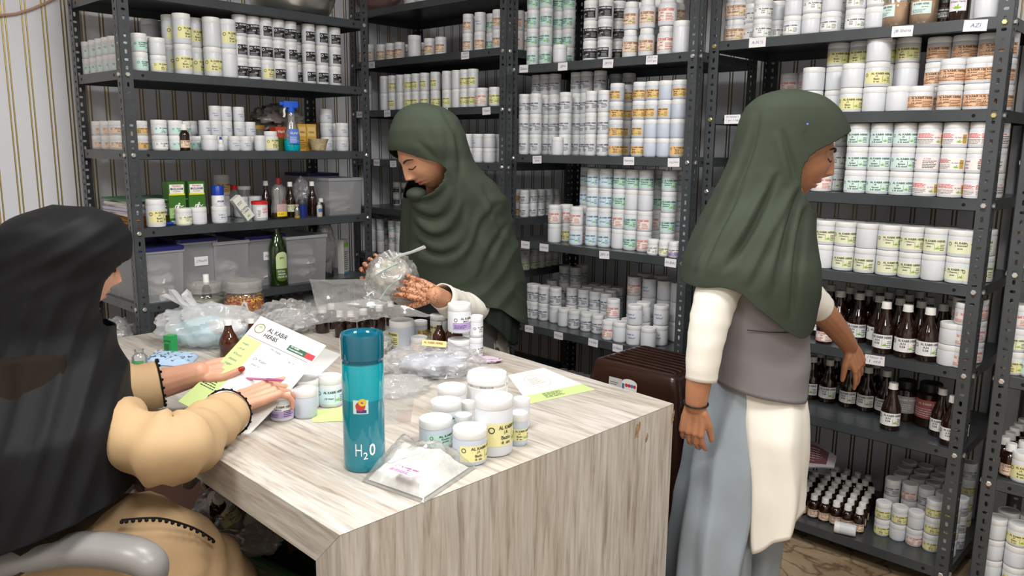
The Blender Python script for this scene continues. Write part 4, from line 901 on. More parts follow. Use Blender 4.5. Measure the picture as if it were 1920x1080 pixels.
# frosted storage bins
mfrost = film('frosted_bin', body=.55, gloss=.15, rough=.3, bodycol=(.66, .67, .70)); mlidb = mat('navy_lid', (.015, .015, .11), .35)
def bin_(label, r, si, u, v, w, dp, h, lid=True, tagtxt=None, cont=3, rz=0.0, open_tilt=None):
    t = thing('storage_bin', label, 'bin', rw(r, u, v, r.zs[si] + .0174), r.rz + rz, 'frosted storage bins on the left rack')
    mb = MB(); a = .93; q = .0015
    def ring(z, s): return [(-w / 2 * s, -dp / 2 * s, z), (w / 2 * s, -dp / 2 * s, z), (w / 2 * s, dp / 2 * s, z), (-w / 2 * s, dp / 2 * s, z)]
    mb.add(ring(0, a) + ring(h, 1), [(0, 1, 5, 4), (1, 2, 6, 5), (2, 3, 7, 6), (3, 0, 4, 7), (3, 2, 1, 0)]); mb.build('tub', mfrost, t, smooth=False)
    mb = MB()
    for (x0, y0, x1, y1) in ((-w / 2 - .004, -dp / 2 - .004, w / 2 + .004, -dp / 2 + .002), (-w / 2 - .004, dp / 2 - .002, w / 2 + .004, dp / 2 + .004), (-w / 2 - .004, -dp / 2, -w / 2 + .002, dp / 2), (w / 2 - .002, -dp / 2, w / 2 + .004, dp / 2)): mb.box((x0, y0, h - .012), (x1, y1, h))
    mb.build('rim', mfrost, t, smooth=False)
    if lid: mb = MB(); rbox(mb, (-w / 2 - .007, -dp / 2 - .007, h - .004), (w / 2 + .007, dp / 2 + .007, h + .010), .012); mb.build('lid', mlidb, t, smooth=False)
    rr = random.Random(int(u * 1000))
    for k in range(cont):
        c = obj('bagged_contents', blob_mesh('bagged_contents', [mat('sachet_%d' % (k % 4), [(.50, .46, .42), (.62, .60, .60), (.40, .37, .34), (.55, .56, .60)][k % 4], .35)], (w * .36, dp * .36, h * .16), .5, rr.randint(1, 99), 28, 18, 0, 3), t, (rr.uniform(-.04, .04) * w, -dp * .06, h * (.19 + .22 * k)))
    if tagtxt: 
        f = Flat().text(tagtxt, 0, -.008, .014, 1, 1, w=.042, align='c', bold=0, shear=.1); mb = f.emit(MB(), lambda a_, b, o: (a_, -o - .0006, b)); mb.box((-.028, -.0006, -.018), (.028, 0, .018)); mb.build('paper_tag', [mtag, mpen], t, (w * .08, -dp / 2 * .985 - .0012, h * .62), (.03, 0, 0), smooth=False)
    return t
def ub(px, v): return u_at(RA, px, v, RA.zs[2] + .1)
bin_('frosted bin with navy lid nearest the post, plastic packets inside', RA, 2, ub(283, .12), .13, .165, .24, .20, True, None, 3)
bin_('frosted bin with navy lid at the far left end', RA, 2, max(.095, ub(226, .30)), .34, .16, .22, .21, True, None, 2)
bin_('frosted bin with navy lid and tag reading J Moon', RA, 2, ub(352, .17), .20, .155, .26, .215, True, 'J.MooN', 1)
bin_('open frosted bin between the two tagged bins', RA, 2, ub(414, .16), .19, .150, .26, .205, False, None, 2)
bin_('open frosted bin tagged Ajwa dil behind the olive oil', RA, 2, ub(478, .17), .20, .18, .26, .205, True, 'Ajwa dil', 1)
bin_('open frosted bin full of pale packets right of the olive oil', RA, 2, ub(556, .12), .15, .20, .24, .205, False, None, 3)
bin_('frosted bin with dark label slot on left rack third shelf', RA, 3, u_at(RA, 630, .12, RA.zs[3] + .1), .15, .18, .22, .165, False, None, 2)
bin_('dark frosted bin with navy lid behind it on the third shelf', RA, 3, u_at(RA, 590, .32, RA.zs[3] + .1), .34, .16, .2, .17, True, None, 1)
# olive oil bottle
P = apos(523, .045, 2); t = thing('olive_oil_bottle', 'tall green glass olive oil bottle in front of frosted bins', 'bottle', P, HP)
mgg = mat('green_glass', (.012, .028, .004), .06, spec=.7, coat=.5)
MB().lathe([(.036, 0), (.040, .005), (.041, .10), (.041, .15), (.037, .172), (.025, .20), (.016, .222), (.0135, .24), (.0135, .25)], 28, sy=.8).build('glass', mgg, t); MB().lathe([(.0165, .243), (.0165, .268), (.0145, .27)], 20).build('cap', mat('green_cap', (.008, .06, .035), .4), t)
def olf(a, b, o): return (.0412 * math.sin(a / .041), -.0332 * math.cos(a / .041) - o - .0004, b)
pts = [(-.028, .07)] + [(-.028, .125)] + [(.028 * math.cos(math.pi * (1 - k / 10)), .125 + .022 * math.sin(math.pi * k / 10)) for k in range(11)] + [(.028, .07)]
mcl = mat('label_palelime', (.60, .72, .38), .45); mdl = mat('label_olive', (.07, .15, .015), .45)
f = Flat()
for k in range(12):
    x0 = -.028 + .056 * k / 12; x1 = x0 + .056 / 12; top = lambda x: .125 + .022 * math.sqrt(max(0, 1 - (x / .028) ** 2))
    f.poly([(x0, .075), (x1, .075), (x1, top(x1)), (x0, top(x0))], 0, 0); bot = lambda x: .035 - .014 * math.sqrt(max(0, 1 - (x / .028) ** 2)); f.poly([(x0, bot(x0)), (x1, bot(x1)), (x1, .075), (x0, .075)], 1, 0)
f.text('JIVO', -.012, .115, .010, 2, 2, bold=.03).text('EXTRA', -.022, .060, .008, 3, 2, bold=.02).text('VIRGIN', -.022, .048, .008, 3, 2, bold=.02).text('OLIVE OIL', -.022, .036, .008, 3, 2, bold=.02)
f.emit(MB(), olf).build('label', [mcl, mdl, minkK, minkW], t, smooth=False, recalc=False)
t = thing('wrapped_bottle', 'dark bottle wrapped in crinkled clear plastic beside leaning carton', 'bottle', apos(611, .10, 2), HP)
MB().lathe([(.033, 0), (.036, .004), (.036, .14), (.026, .18), (.012, .20), (.012, .215)], 24).build('bottle', mat('dark_plastic', (.03, .028, .03), .3), t); MB().lathe([(.015, .205), (.015, .225)], 16).build('cap', mcap, t)
o = obj('wrap', blob_mesh('wrap', mfilm, (.044, .044, .125), .35, 31, 40, 30, .03, 3.5), t, (0, 0, .118))
carton('slim_carton', 'white and green slim carton leaning at the right end', apos(644, .13, 2), .05, .03, .16, mat('carton_offwhite', (.50, .50, .47), .5), HP + .5, (Flat().rect(-.022, .125, .022, .145, 0, 1).lines(-.02, .02, .02, .11, 9, 1, random.Random(9), .3).rect(-.025, 0, .025, .008, 2, 1), [mleaf, minkK, mat('print_bluegreen', (.05, .3, .45), .5)]))
t = thing('red_jar', 'dark red jar hidden behind the wrapped bottle', 'jar', apos(595, .22, 2), HP); MB().lathe([(.035, 0), (.037, .004), (.037, .17)], 20).build('body', mat('maroon_plastic', (.12, .01, .015), .3), t); MB().lathe([(.036, .17), (.036, .19)], 20).build('lid', mat('pink_lid', (.42, .22, .22), .5), t)
# low shelf clutter of the left rack
for i, (px, v, s, c) in enumerate([(585, .06, 31, (.5, .5, .5)), (545, .10, 32, (.45, .4, .38)), (505, .10, 33, (.3, .3, .3)), (222, .10, 34, (.42, .38, .33)), (212, .05, 35, (.5, .47, .42))]):
    t = thing('plastic_bag', ['clear plastic bag at the right of the left rack low shelf', 'crumpled bag behind the paper cone on the low shelf', 'grey bag on the low shelf of the left rack', 'crumpled bag on the low shelf behind the black scarf', 'small crumpled bag on the low shelf near the post'][i], 'bag', apos(px, v + .03, 1) + Vector((0, 0, .075)), HP)
    obj('contents', blob_mesh('contents', mat('bagfill_%d' % i, c, .6), (.055, .055, .06), .35, s, 24, 16, .1, 3), t); obj('film', blob_mesh('film', mfilmd, (.07, .07, .075), .4, s + 9, 36, 24, .0, 3.2), t)
t = thing('cork_bottle', 'bottle with brown stopper on the low shelf of left rack', 'bottle', apos(563, .045, 1), HP); MB().lathe([(.018, 0), (.019, .004), (.019, .07), (.014, .08)], 18).build('body', mcap, t); MB().lathe([(.014, .08), (.018, .10), (.015, .12)], 16).build('stopper', mat('stopper_brown', (.22, .11, .03), .6), t)
# cable at the top left
t = thing('hanging_cable', 'thin pinkish cable sagging across the upper left wall', 'cable', hit(0, 28, 0, WX + .015)); L0 = t.location.copy()
pth = [hit(x, y, 0, WX + .015) - L0 for x, y in ((-60, 28), (0, 29), (30, 26), (60, 17), (90, 4), (115, -10), (150, -34))]
MB().tube(pth, .005, 8).build('cord', mat('cable_pink', (.45, .27, .2), .5), t)
# ------------------------------------------------------------------ counter
TZ = 0.75
def wood(name, axis):
    m = bpy.data.materials.new(name); m.use_nodes = True; nt = m.node_tree; b = nt.nodes['Principled BSDF']; N = nt.nodes; L = nt.links
    tc = N.new('ShaderNodeTexCoord'); mp = N.new('ShaderNodeMapping'); s = [75, 75, 75]; s[axis] = 5.5; mp.inputs['Scale'].default_value = s
    L.new(tc.outputs['Object'], mp.inputs[0])
    n1 = N.new('ShaderNodeTexNoise'); n1.inputs['Scale'].default_value = 1.0; n1.inputs['Detail'].default_value = 9; n1.inputs['Roughness'].default_value = .62; n1.inputs['Distortion'].default_value = .5
    L.new(mp.outputs[0], n1.inputs['Vector'])
    mp2 = N.new('ShaderNodeMapping'); s2 = [11, 11, 11]; s2[axis] = 1.1; mp2.inputs['Scale'].default_value = s2; L.new(tc.outputs['Object'], mp2.inputs[0])
    n2 = N.new('ShaderNodeTexNoise'); n2.inputs['Scale'].default_value = 1.6; n2.inputs['Detail'].default_value = 4; L.new(mp2.outputs[0], n2.inputs['Vector'])
    r1 = N.new('ShaderNodeValToRGB'); e = r1.color_ramp.elements; e[0].position = .32; e[0].color = (.31, .275, .24, 1); e[1].position = .66; e[1].color = (.59, .565, .53, 1)
    q = r1.color_ramp.elements.new(.47); q.color = (.47, .435, .39, 1)
    L.new(n1.outputs['Fac'], r1.inputs[0])
    r2 = N.new('ShaderNodeValToRGB'); r2.color_ramp.elements[0].position = .3; r2.color_ramp.elements[0].color = (.84, .79, .73, 1); r2.color_ramp.elements[1].position = .65; r2.color_ramp.elements[1].color = (1, 1, 1, 1); L.new(n2.outputs['Fac'], r2.inputs[0])
    mx = N.new('ShaderNodeMix'); mx.data_type = 'RGBA'; mx.blend_type = 'MULTIPLY'; mx.inputs[0].default_value = 1; L.new(r1.outputs[0], mx.inputs[6]); L.new(r2.outputs[0], mx.inputs[7])
    L.new(mx.outputs[2], b.inputs['Base Color']); b.inputs['Roughness'].default_value = .42
    bp = N.new('ShaderNodeBump'); bp.inputs['Strength'].default_value = .12; bp.inputs['Distance'].default_value = .002; L.new(n1.outputs['Fac'], bp.inputs['Height']); L.new(bp.outputs[0], b.inputs['Normal'])
    return m
mwx, mwz = wood('laminate_grain_along', 0), wood('laminate_grain_upright', 2)
cA, cB, cC, cD = (-1.072, .722), (-1.046, 1.745), (-2.775, 1.90), (-2.775, .775)      # top outline: near right, far right, far left, near left
TH = 0.078
tb = thing('counter_table', 'grey wood-grain counter table with waterfall end in the foreground', 'table', (-1.9, 1.25, 0))
O = Vector((-1.9, 1.25, 0))
def quadslab(pts_top, pts_bot, zt, zb, name, m):
    mb = MB(); mb.add([(x - O.x, y - O.y, zt) for x, y in pts_top] + [(x - O.x, y - O.y, zb) for x, y in pts_bot], [(0, 1, 2, 3), (7, 6, 5, 4), (0, 4, 5, 1), (1, 5, 6, 2), (2, 6, 7, 3), (3, 7, 4, 0)]); return mb.build(name, m, tb, smooth=False)
g = .0006
quadslab([(cA[0] - g, cA[1]), (cB[0] - g, cB[1]), cC, cD], [(cA[0] - TH, cA[1]), (cB[0] - TH, cB[1]), cC, cD], TZ, TZ - TH, 'top', mwx)
mb = MB(); xs = lambda a, k: (a[0] - k - O.x, a[1] - O.y)
A0, B0 = xs(cA, 0), xs(cB, 0); A1, B1 = xs(cA, TH), xs(cB, TH)
mb.add([(*A0, TZ - g), (*B0, TZ - g), (*B0, 0), (*A0, 0), (*A1, TZ - TH - g), (*B1, TZ - TH - g), (*B1, 0), (*A1, 0)], [(0, 1, 2, 3), (7, 6, 5, 4), (0, 4, 5, 1), (0, 3, 7, 4), (1, 5, 6, 2), (2, 6, 7, 3)])
mb.build('end_panel', mwz, tb, smooth=False)
mb = MB(); mb.box((cD[0] - O.x, cD[1] + .06 - O.y, 0), (cD[0] + .04 - O.x, cC[1] - .05 - O.y, TZ - TH)); mb.build('far_panel', mwz, tb, smooth=False)
mb = MB(); mb.box((cD[0] + .04 - O.x, 1.62 - O.y, .12), (cA[0] - TH - .001 - O.x, 1.64 - O.y, TZ - TH)); mb.build('modesty_panel', mwx, tb, smooth=False)
mchip = mat('chipped_brown', (.30, .20, .10), .8, noise=(60, .4))
for i, (px, py, w, h) in enumerate([(1195, 808, .022, .05), (1212, 820, .012, .03), (1259, 780, .016, .045), (470, 925, .05, .006)]):
    xx = lambda y: cA[0] + (cB[0] - cA[0]) * (y - cA[1]) / (cB[1] - cA[1])
    c = hit(px, py, 0, -1.05) if i < 3 else hit(px, py, 1, .735); rr = random.Random(i + 5); n = 22; pts = []
    for k in range(n):
        a = 2 * math.pi * k / n; q = rr.uniform(.55, 1.05); pts.append((math.cos(a) * w * .5 * q + math.sin(a) * w * .25, math.sin(a) * h * .5 * q))
    mb = MB()
    if i < 3: mb.add([(xx(c.y + a) + .0006 - O.x, c.y + a - O.y, c.z + b) for a, b in pts], [tuple(range(n))])
    else: mb.add([(c.x + a - O.x, cA[1] + (cD[1] - cA[1]) * (cA[0] - c.x - a) / (cA[0] - cD[0]) - .0006 - O.y, c.z + b) for a, b in pts], [tuple(range(n))])
    mb.build('chipped_patch', mchip, tb, smooth=False, recalc=False)

AW = c2w(0, 1)                                    # horizontal direction away from the camera
def tfit(l, r, top, base, z=TZ):
    P = hit((l + r) / 2, base, 2, z); 
    for _ in range(3):
        fy = proj(P)[2]; d = (r - l) / FPX * fy; C = hit((l + r) / 2, base, 2, z) + AW * (d / 2); P = C
    h = solve(lambda q: -proj((C.x + AW.x * d / 2, C.y + AW.y * d / 2, z + q))[1], -top, 0.005, .6)
    return C, d, h
def tjar(l, r, top, base, label, style=None, kind='plain', rot=0.0, name='jar', z=TZ, maxh=None):
    C, d, h = tfit(l, r, top, base, z); h = min(h, maxh or 9)
    return jar(name, label, 'jar', 'jars on the counter', C, -YAW * 0 + YAW, d, h, style, kind, rot)
# jars in front, on the right of the water bottle
tjar(847, 911, 789, 876, 'milky jar with pale-yellow label in front of the tall white jar', 'yel', 'milky', .75)
tjar(889, 960, 731, 859, 'tall white jar with pale-yellow label, tallest in the counter cluster', 'yel', 'plain', .85)
tjar(956, 989, 767, 838, 'small milky jar with yellow label right of the tall jar', 'yel', 'milky', .25)
tjar(962, 993, 741, 806, 'small white jar behind the yellow-labelled one at cluster right', None)
tjar(783, 845, 772, 846, 'milky jar with teal label, frontmost left of the cluster', 'tel', 'milky', .9)
tjar(805, 863, 741, 812, 'white ribbed-lid jar second in the left file of the cluster', 'tel', 'plain', 1.1)
tjar(818, 872, 715, 778, 'white jar at the back of the left file of the cluster', None)
tjar(852, 884, 771, 828, 'small white jar wedged between milky jars in the cluster', None)
tjar(864, 889, 748, 796, 'small white jar just left of the tall jar, behind', None)
# big cream jar with silver ring
C, d, h = tfit(873, 951, 684, 772); R = d / 2
t = thing('cream_jar', 'wide white cosmetic jar with silver ring under the lid', 'jar', C)
MB().lathe([(R * .86, 0), (R * .97, .004), (R * .98, .02), (R * .98, h * .60), (R * .9, h * .64)], 36).build('body', mat('porcelain_white', (.82, .82, .82), .12, coat=.5), t)
MB().lathe([(R * .92, h * .63), (R * .92, h * .69)], 36, cap0=False, cap1=False).build('silver_ring', mat('chrome', (.8, .8, .8), .12, 1.0), t)
MB().lathe([(R * .95, h * .69), (R * 1.0, h * .72), (R * 1.0, h * .86), (R * .92, h * .96), (R * .75, h), (.001, h)], 36, cap1=False).build('lid', mat('porcelain_white', (.82, .82, .82), .12, coat=.5), t)
# jars by the seated person's hand
tjar(501, 545, 724, 792, 'white jar with purple label beside the seated hand', 'pur', 'plain', .1)
tjar(546, 589, 721, 787, 'milky unlabelled jar right of the purple-labelled jar', None, 'milky')
tjar(536, 592, 701, 772, 'wide white jar behind the purple-labelled jar', None)
tjar(592, 637, 697, 766, 'white jar with blue print beside the water bottle', 'blu', 'plain', .3)
# jars at the back of the counter
tjar(727, 774, 594, 656, 'milky wide jar at the back of the counter, left end', 'yel', 'milky', -1.3)
tjar(774, 800, 598, 640, 'small milky jar behind the orange-labelled jar', 'org', 'milky', 1.0)
tjar(768, 800, 627, 658, 'low white jar with orange label at the back', 'org', 'plain', -.5)
tjar(805, 838, 586, 640, 'white jar with yellow label behind the two brown bottles', 'yel', 'plain', -1.0)
C1 = tfit(838, 882, 630, 676); Cj = C1[0]
tjar(838, 880, 630, 676, 'white jar under another, right of the brown bottles', None, maxh=.085)
for q, (l, lab) in enumerate(((879, 'white jar with gold mark, lower of the stacked pair'), (879, 'white jar with gold mark, upper of the stacked pair'))):
    C, d, h = tfit(879, 905, 633, 674); h = .068
    jar('jar', lab, 'jar', 'jars on the counter', C + Vector((0, 0, q * (h + .0003))), YAW, d, h, 'wht', 'plain', .9)
_, d1, _ = C1
jar('jar', 'tall white jar with purple mark atop the one right of the bottles', 'jar', 'jars on the counter', Cj + Vector((0, 0, .0855)), YAW, d1, .09, 'pur', 'plain', .8)
tjar(846, 885, 610, 655, 'white jar farthest back behind the stacked jars', None)
# brown bottles on the counter
def tbottle(l, r, top, base, label, kind, gm=None, style=None, h=None):
    C, d, hh = tfit(l, r, top, base); return bottle(label, C, d, h or hh, kind, style, 0, YAW, 'brown bottles on the counter', gm=gm)
tbottle(407, 442, 596, 673, 'brown syrup bottle beside the blue wipes pack', 'syrup', mambert)
tbottle(455, 482, 595, 660, 'brown syrup bottle behind the letterhead sheet', 'syrup', mambert)
tbottle(810, 836, 599, 656, 'brown syrup bottle at the counter back, left of two', 'syrup', mambert)
tbottle(833, 867, 590, 660, 'brown syrup bottle at the counter back, right of two', 'syrup', mambert)
for i, (l, r, t_, b_) in enumerate([(589, 615, 582, 626), (626, 646, 581, 634), (646, 667, 580, 634), (668, 692, 578, 630), (699, 721, 576, 622), (610, 630, 578, 618), (688, 706, 574, 614), (722, 742, 574, 612), (742, 762, 573, 608)]):
    tbottle(l, r, t_, b_, 'small dark bottle with white cap, %s in the row under the plastic sheet' % ORD[[0, 2, 3, 4, 6, 1, 5, 7, 8][i]], 'pet', h=.092)
# water bottle
C, d, h = tfit(637, 716, 614, 889); R = d / 2
mteal = mat('teal_plastic', (0.0, .20, .27), .08, spec=.6, coat=.5); mteall = mat('teal_plastic_upper', (0.0, .33, .41), .10, spec=.6, coat=.5); mteald = mat('teal_lid', (0.0, .11, .17), .10, spec=.6, coat=.6)
t = thing('water_bottle', 'tall teal plastic water bottle standing on the counter', 'bottle', C, YAW)
MB().lathe([(R * .88, 0), (R * .96, .004), (R * .97, .012), (R * .97, h * .53)], 48).build('filled_body', mteal, t)
MB().lathe([(R * .97, h * .53), (R * .975, h * .78), (R * .94, h * .80)], 48, cap0=False).build('upper_body', mteall, t)
MB().lathe([(R * .95, h * .795), (R * .96, h * .82), (R * 1.0, h * .825), (R * 1.0, h * .975), (R * .96, h), (R * .80, h), (R * .76, h * .985), (.001, h * .985)], 48, cap1=False).build('lid', mteald, t)
MB().lathe([(R * .985, h * .795), (R * .985, h * .803)], 48, cap0=False, cap1=False).build('neck_ring', mteald, t)
f = Flat().text('H', -.010, h * .13, .026, 0, 1, w=.013, bold=-.01).text('2', .006, h * .108, .015, 0, 1, w=.009).text('0', .018, h * .13, .026, 0, 1, w=.013)
f.emit(MB(), wrapfn(R * .972, 0)).build('print', [minkW], t, smooth=False, recalc=False)
f = Flat().rect(-.013, h * .445, .018, h * .545, 0, 0, 6).ring(.002, h * .50, .0, .010, 1, 1).rect(-.006, h * .452, .014, h * .475, 2, 1, 3).ring(.006, h * .53, .003, .008, 3, 2)
f.emit(MB(), wrapfn(R * .974, 0)).build('sticker', [mat('sticker_mint', (.55, .72, .62), .4), mat('sticker_red', (.5, .05, .05), .4), mat('sticker_navy', (.06, .04, .22), .4), mat('sticker_yellow', (.7, .5, .05), .4)], t, smooth=False, recalc=False)
# zip pouch with purple label
pc = [(678, 893), (795, 934), (893, 868), (745, 816)]
w_ = [hit(x, y, 2, TZ + .012) for x, y in pc]; ctr = sum(w_, Vector()) / 4
t = thing('zip_pouch', 'clear zip pouch of sachets with purple label in front of jars', 'pouch', (ctr.x, ctr.y, TZ))
def pouch(mname, m, zt, seed, inset, amp):
    mb = MB()
    q = [ctr + (p - ctr) * inset for p in w_]
    def fn(u, v):
        p = q[0] * (1 - u) * (1 - v) + q[1] * u * (1 - v) + q[2] * u * v + q[3] * (1 - u) * v
        e = min(1, 6 * min(u, 1 - u, v, 1 - v)); k = 0
        for o in range(3): k += (1 - 2 * abs(mn.noise(p * 22 * (2 ** o) + Vector((seed, 0, o))))) / (1.8 ** o)
        lump = math.exp(-((u - .72) ** 2 / .06 + (v - .62) ** 2 / .05))
        return Vector((p.x - ctr.x, p.y - ctr.y, .003 + e * (zt + amp * k + .026 * lump)))
    mb.grid(fn, 44, 30); o = len(mb.v)
    def fb(u, v):
        p = q[0] * (1 - u) * (1 - v) + q[1] * u * (1 - v) + q[2] * u * v + q[3] * (1 - u) * v; return Vector((p.x - ctr.x, p.y - ctr.y, .001))
    mb.grid(fb, 44, 30); return mb.build(mname, m, t, angle=60, recalc=False)
pouch('sachets', mat('sachet_white', (.74, .74, .71), .45, noise=(40, .2)), .014, 3, .88, .006)
pouch('film', film('pouch_film', body=.18, gloss=.35, rough=.07, bodycol=(.92, .92, .9)), .024, 9, 1.0, .009)
e1 = (w_[1] - w_[0]).normalized(); e2 = (w_[3] - w_[0]).normalized(); e2 = (e2 - e1 * e2.dot(e1)).normalized()
lo_ = hit(758, 882, 2, TZ + .042); f = Flat().rect(-.034, -.017, .034, .017, 0, 0, 4).text('AL KABIR HERBS', -.016, .006, .007, 1, 1, w=.046, bold=.02).text('J.M.K', .002, -.002, .006, 1, 1).lines(-.028, -.014, .028, -.004, 3, 1, random.Random(2), .35).ring(-.025, .009, .004, .005, 1, 1)
f.emit(MB(), lambda a, b, o: lo_ - Vector((ctr.x, ctr.y, TZ)) + e1 * a + e2 * b + Vector((0, 0, o + .001))).build('label', [paper('pinklilac', (.78, .62, .78)), mat('ink_magenta', (.22, .03, .16), .5)], t, smooth=False, recalc=False)
# letterhead sheet lying at right
def sheet(name, label, pts, m, z, cat='paper'):
    w4 = [hit(x, y, 2, z) for x, y in pts]; c = sum(w4, Vector()) / 4; t = thing(name, label, cat, (c.x, c.y, z)); 
    return t, [p - Vector((c.x, c.y, z)) for p in w4]
msheet = mat('sheet_white', (.80, .79, .76), .6); mgs = mat('sheet_green', (.50, .62, .25), .6)
t, q = sheet('letterhead_sheet', 'white letterhead sheet with green strip lying on the counter right', [(952, 704), (1019, 690), (1116, 731), (992, 758)], msheet, TZ + .0006)
bil = lambda u, v, o=0: q[0] * (1 - u) * (1 - v) + q[1] * u * (1 - v) + q[2] * u * v + q[3] * (1 - u) * v + Vector((0, 0, o))
mb = MB(); mb.add([bil(0, 0), bil(1, 0), bil(1, 1), bil(0, 1), bil(0, 0, .0008), bil(1, 0, .0008), bil(1, 1, .0008), bil(0, 1, .0008)], [(0, 1, 2, 3), (4, 5, 6, 7), (0, 1, 5, 4), (1, 2, 6, 5), (2, 3, 7, 6), (3, 0, 4, 7)]); mb.build('paper', msheet, t, smooth=False)
f = Flat().rect(0, .76, 1, 1, 0, 1).lines(.28, .80, .62, .96, 5, 1, random.Random(12), .4).ring(.45, .38, .22, .23, 2, 1, 24).lines(.3, .28, .6, .5, 5, 2, random.Random(13), .35)
f.emit(MB(), lambda a, b, o: bil(a, b, .0008 + o)).build('print', [mgs, minkK, mat('ink_greygreen', (.45, .42, .33), .6)], t, smooth=False, recalc=False)
# green-edged slip under the jars by the bottle
t, q = sheet('paper_slip', 'white slip with pale green band under the jars by the bottle', [(584, 770), (655, 762), (690, 788), (586, 792)], msheet, TZ + .0006)
mb = MB(); mb.add([p for p in q] + [p + Vector((0, 0, .0006)) for p in q], [(0, 1, 2, 3), (4, 5, 6, 7), (0, 1, 5, 4), (1, 2, 6, 5), (2, 3, 7, 6), (3, 0, 4, 7)]); mb.build('paper', mgs, t, smooth=False)
t, q = sheet('paper_slip', 'pink slip of paper under the seated hand', [(430, 775), (498, 756), (512, 766), (440, 786)], msheet, TZ + .0006)
mb = MB(); mb.add([p for p in q] + [p + Vector((0, 0, .0006)) for p in q], [(0, 1, 2, 3), (4, 5, 6, 7), (0, 1, 5, 4), (1, 2, 6, 5), (2, 3, 7, 6), (3, 0, 4, 7)]); mb.build('paper', mat('slip_pink', (.70, .55, .55), .6), t, smooth=False)
t, q = sheet('paper_slip', 'white sheet under the letterhead pad near the bottle', [(520, 690), (600, 650), (640, 665), (590, 712)], msheet, TZ + .0006)
mb = MB(); mb.add([p for p in q] + [p + Vector((0, 0, .0006)) for p in q], [(0, 1, 2, 3), (4, 5, 6, 7), (0, 1, 5, 4), (1, 2, 6, 5), (2, 3, 7, 6), (3, 0, 4, 7)]); mb.build('paper', msheet, t, smooth=False)
C = hit(910, 679, 2, TZ); t = thing('tissue_scrap', 'crumpled lilac tissue scrap at the counter edge', 'tissue', (C.x, C.y, TZ + .008)); obj('tissue', blob_mesh('tissue', mat('tissue_lilac', (.55, .44, .54), .8), (.045, .025, .008), .5, 41, 30, 14, 0, 4), t, None, (0, 0, YAW))
# prescription pad held by the seated person
P0, P1, P2 = Vector((-1.818, .781, .800)), Vector((-1.858, 1.028, .965)), Vector((-1.665, 1.099, .910))
ex = (P2 - P1).normalized(); ey = (P1 - P0).normalized(); ex = (ex - ey * ex.dot(ey)).normalized(); ez = ex.cross(ey); PW, PH = .212, .30
t = thing('prescription_pad', 'letterhead prescription sheet with green margin held in the seated hand', 'paper', P0)
def pf(a, b, o): return ex * a + ey * b + ez * (o + .001 - .010 * math.sin(math.pi * b / PH))
mb = MB(); mb.grid(lambda u, v: pf(u * PW, v * PH, 0), 4, 14); mb.grid(lambda u, v: pf(u * PW, v * PH, -.002), 4, 14)
mb.build('sheet', msheet, t, smooth=False, recalc=False)
f = Flat()
for k in range(10): f.rect(0, .0 + k * .0235, PW * .27, (k + 1) * .0235, 0, 1)
f.text('AL KABIR', PW * .22, .268, .013, 1, 2, w=.062, bold=.02).text('HERBS', PW * .22, .251, .012, 1, 2, w=.043, bold=.02).ring(PW * .11, .268, .012, .015, 2, 2, 20).leaf(PW * .10, .270, .010, 3)
f.rect(PW * .03, .2375, PW * .95, .2385, 1, 2).rect(PW * .60, .246, PW * .98, .262, 4, 2).rect(PW * .86, .246, PW * .98, .262, 5, 3).text('DR. KABIR', PW * .63, .2565, .004, 6, 4).text('UNANI MEDICINE', PW * .62, .249, .004, 6, 4)
for k in range(3): f.rect(PW * .30, .225 - .011 * k, PW * .95, .2254 - .011 * k, 1, 2)
f.text('Mrs Rabia', PW * .42, .2265, .006, 7, 2, bold=0, shear=.3).text('Age 34', PW * .72, .2155, .006, 7, 2, bold=0, shear=.3).text('Dr Kabir', PW * .32, .185, .008, 7, 2, bold=0, shear=.3).text('sheet no', PW * .34, .17, .006, 7, 2, bold=0, shear=.3).text('Rs.', PW * .3, .055, .010, 7, 2, bold=0, shear=.3).text('4500', PW * .30, .042, .008, 7, 2, bold=0, shear=.3)
for k in range(5): f.text(['weight', 'J.M 80', 'Khoon', 'diabet', 'sugar'][k], PW * .05, .21 - .017 * k, .007, 7, 2, bold=0, shear=.3)
f.lines(PW * .03, .065, PW * .24, .10, 5, 1, random.Random(6), .35)
f.emit(MB(), pf).build('print', [mgs, minkK, mat('ink_olive', (.25, .22, .10), .6), mleaf, mat('ink_darkgreen', (.02, .10, .05), .5), minkR, minkW, mat('ink_pen', (.10, .10, .22), .6)], t, smooth=False, recalc=False)
# pink pen
a, b = pt(417, 707, 1.93), pt(532, 713, 1.80)
t = thing('pink_pen', 'slim pink ballpoint pen held over the prescription sheet', 'pen', a); dv = b - a
MB().tube([Vector(), dv * .25, dv * .75], .0035, 10).build('barrel', mat('pen_pink', (.62, .22, .42), .3), t); MB().tube([dv * .75, dv * .93, dv], [.0042, .004, .001], 10).build('grip', mat('pen_magenta', (.5, .12, .35), .3), t); MB().tube([dv * -.04, Vector()], .0028, 8).build('clip_end', mat('pen_white', (.75, .7, .73), .3), t)
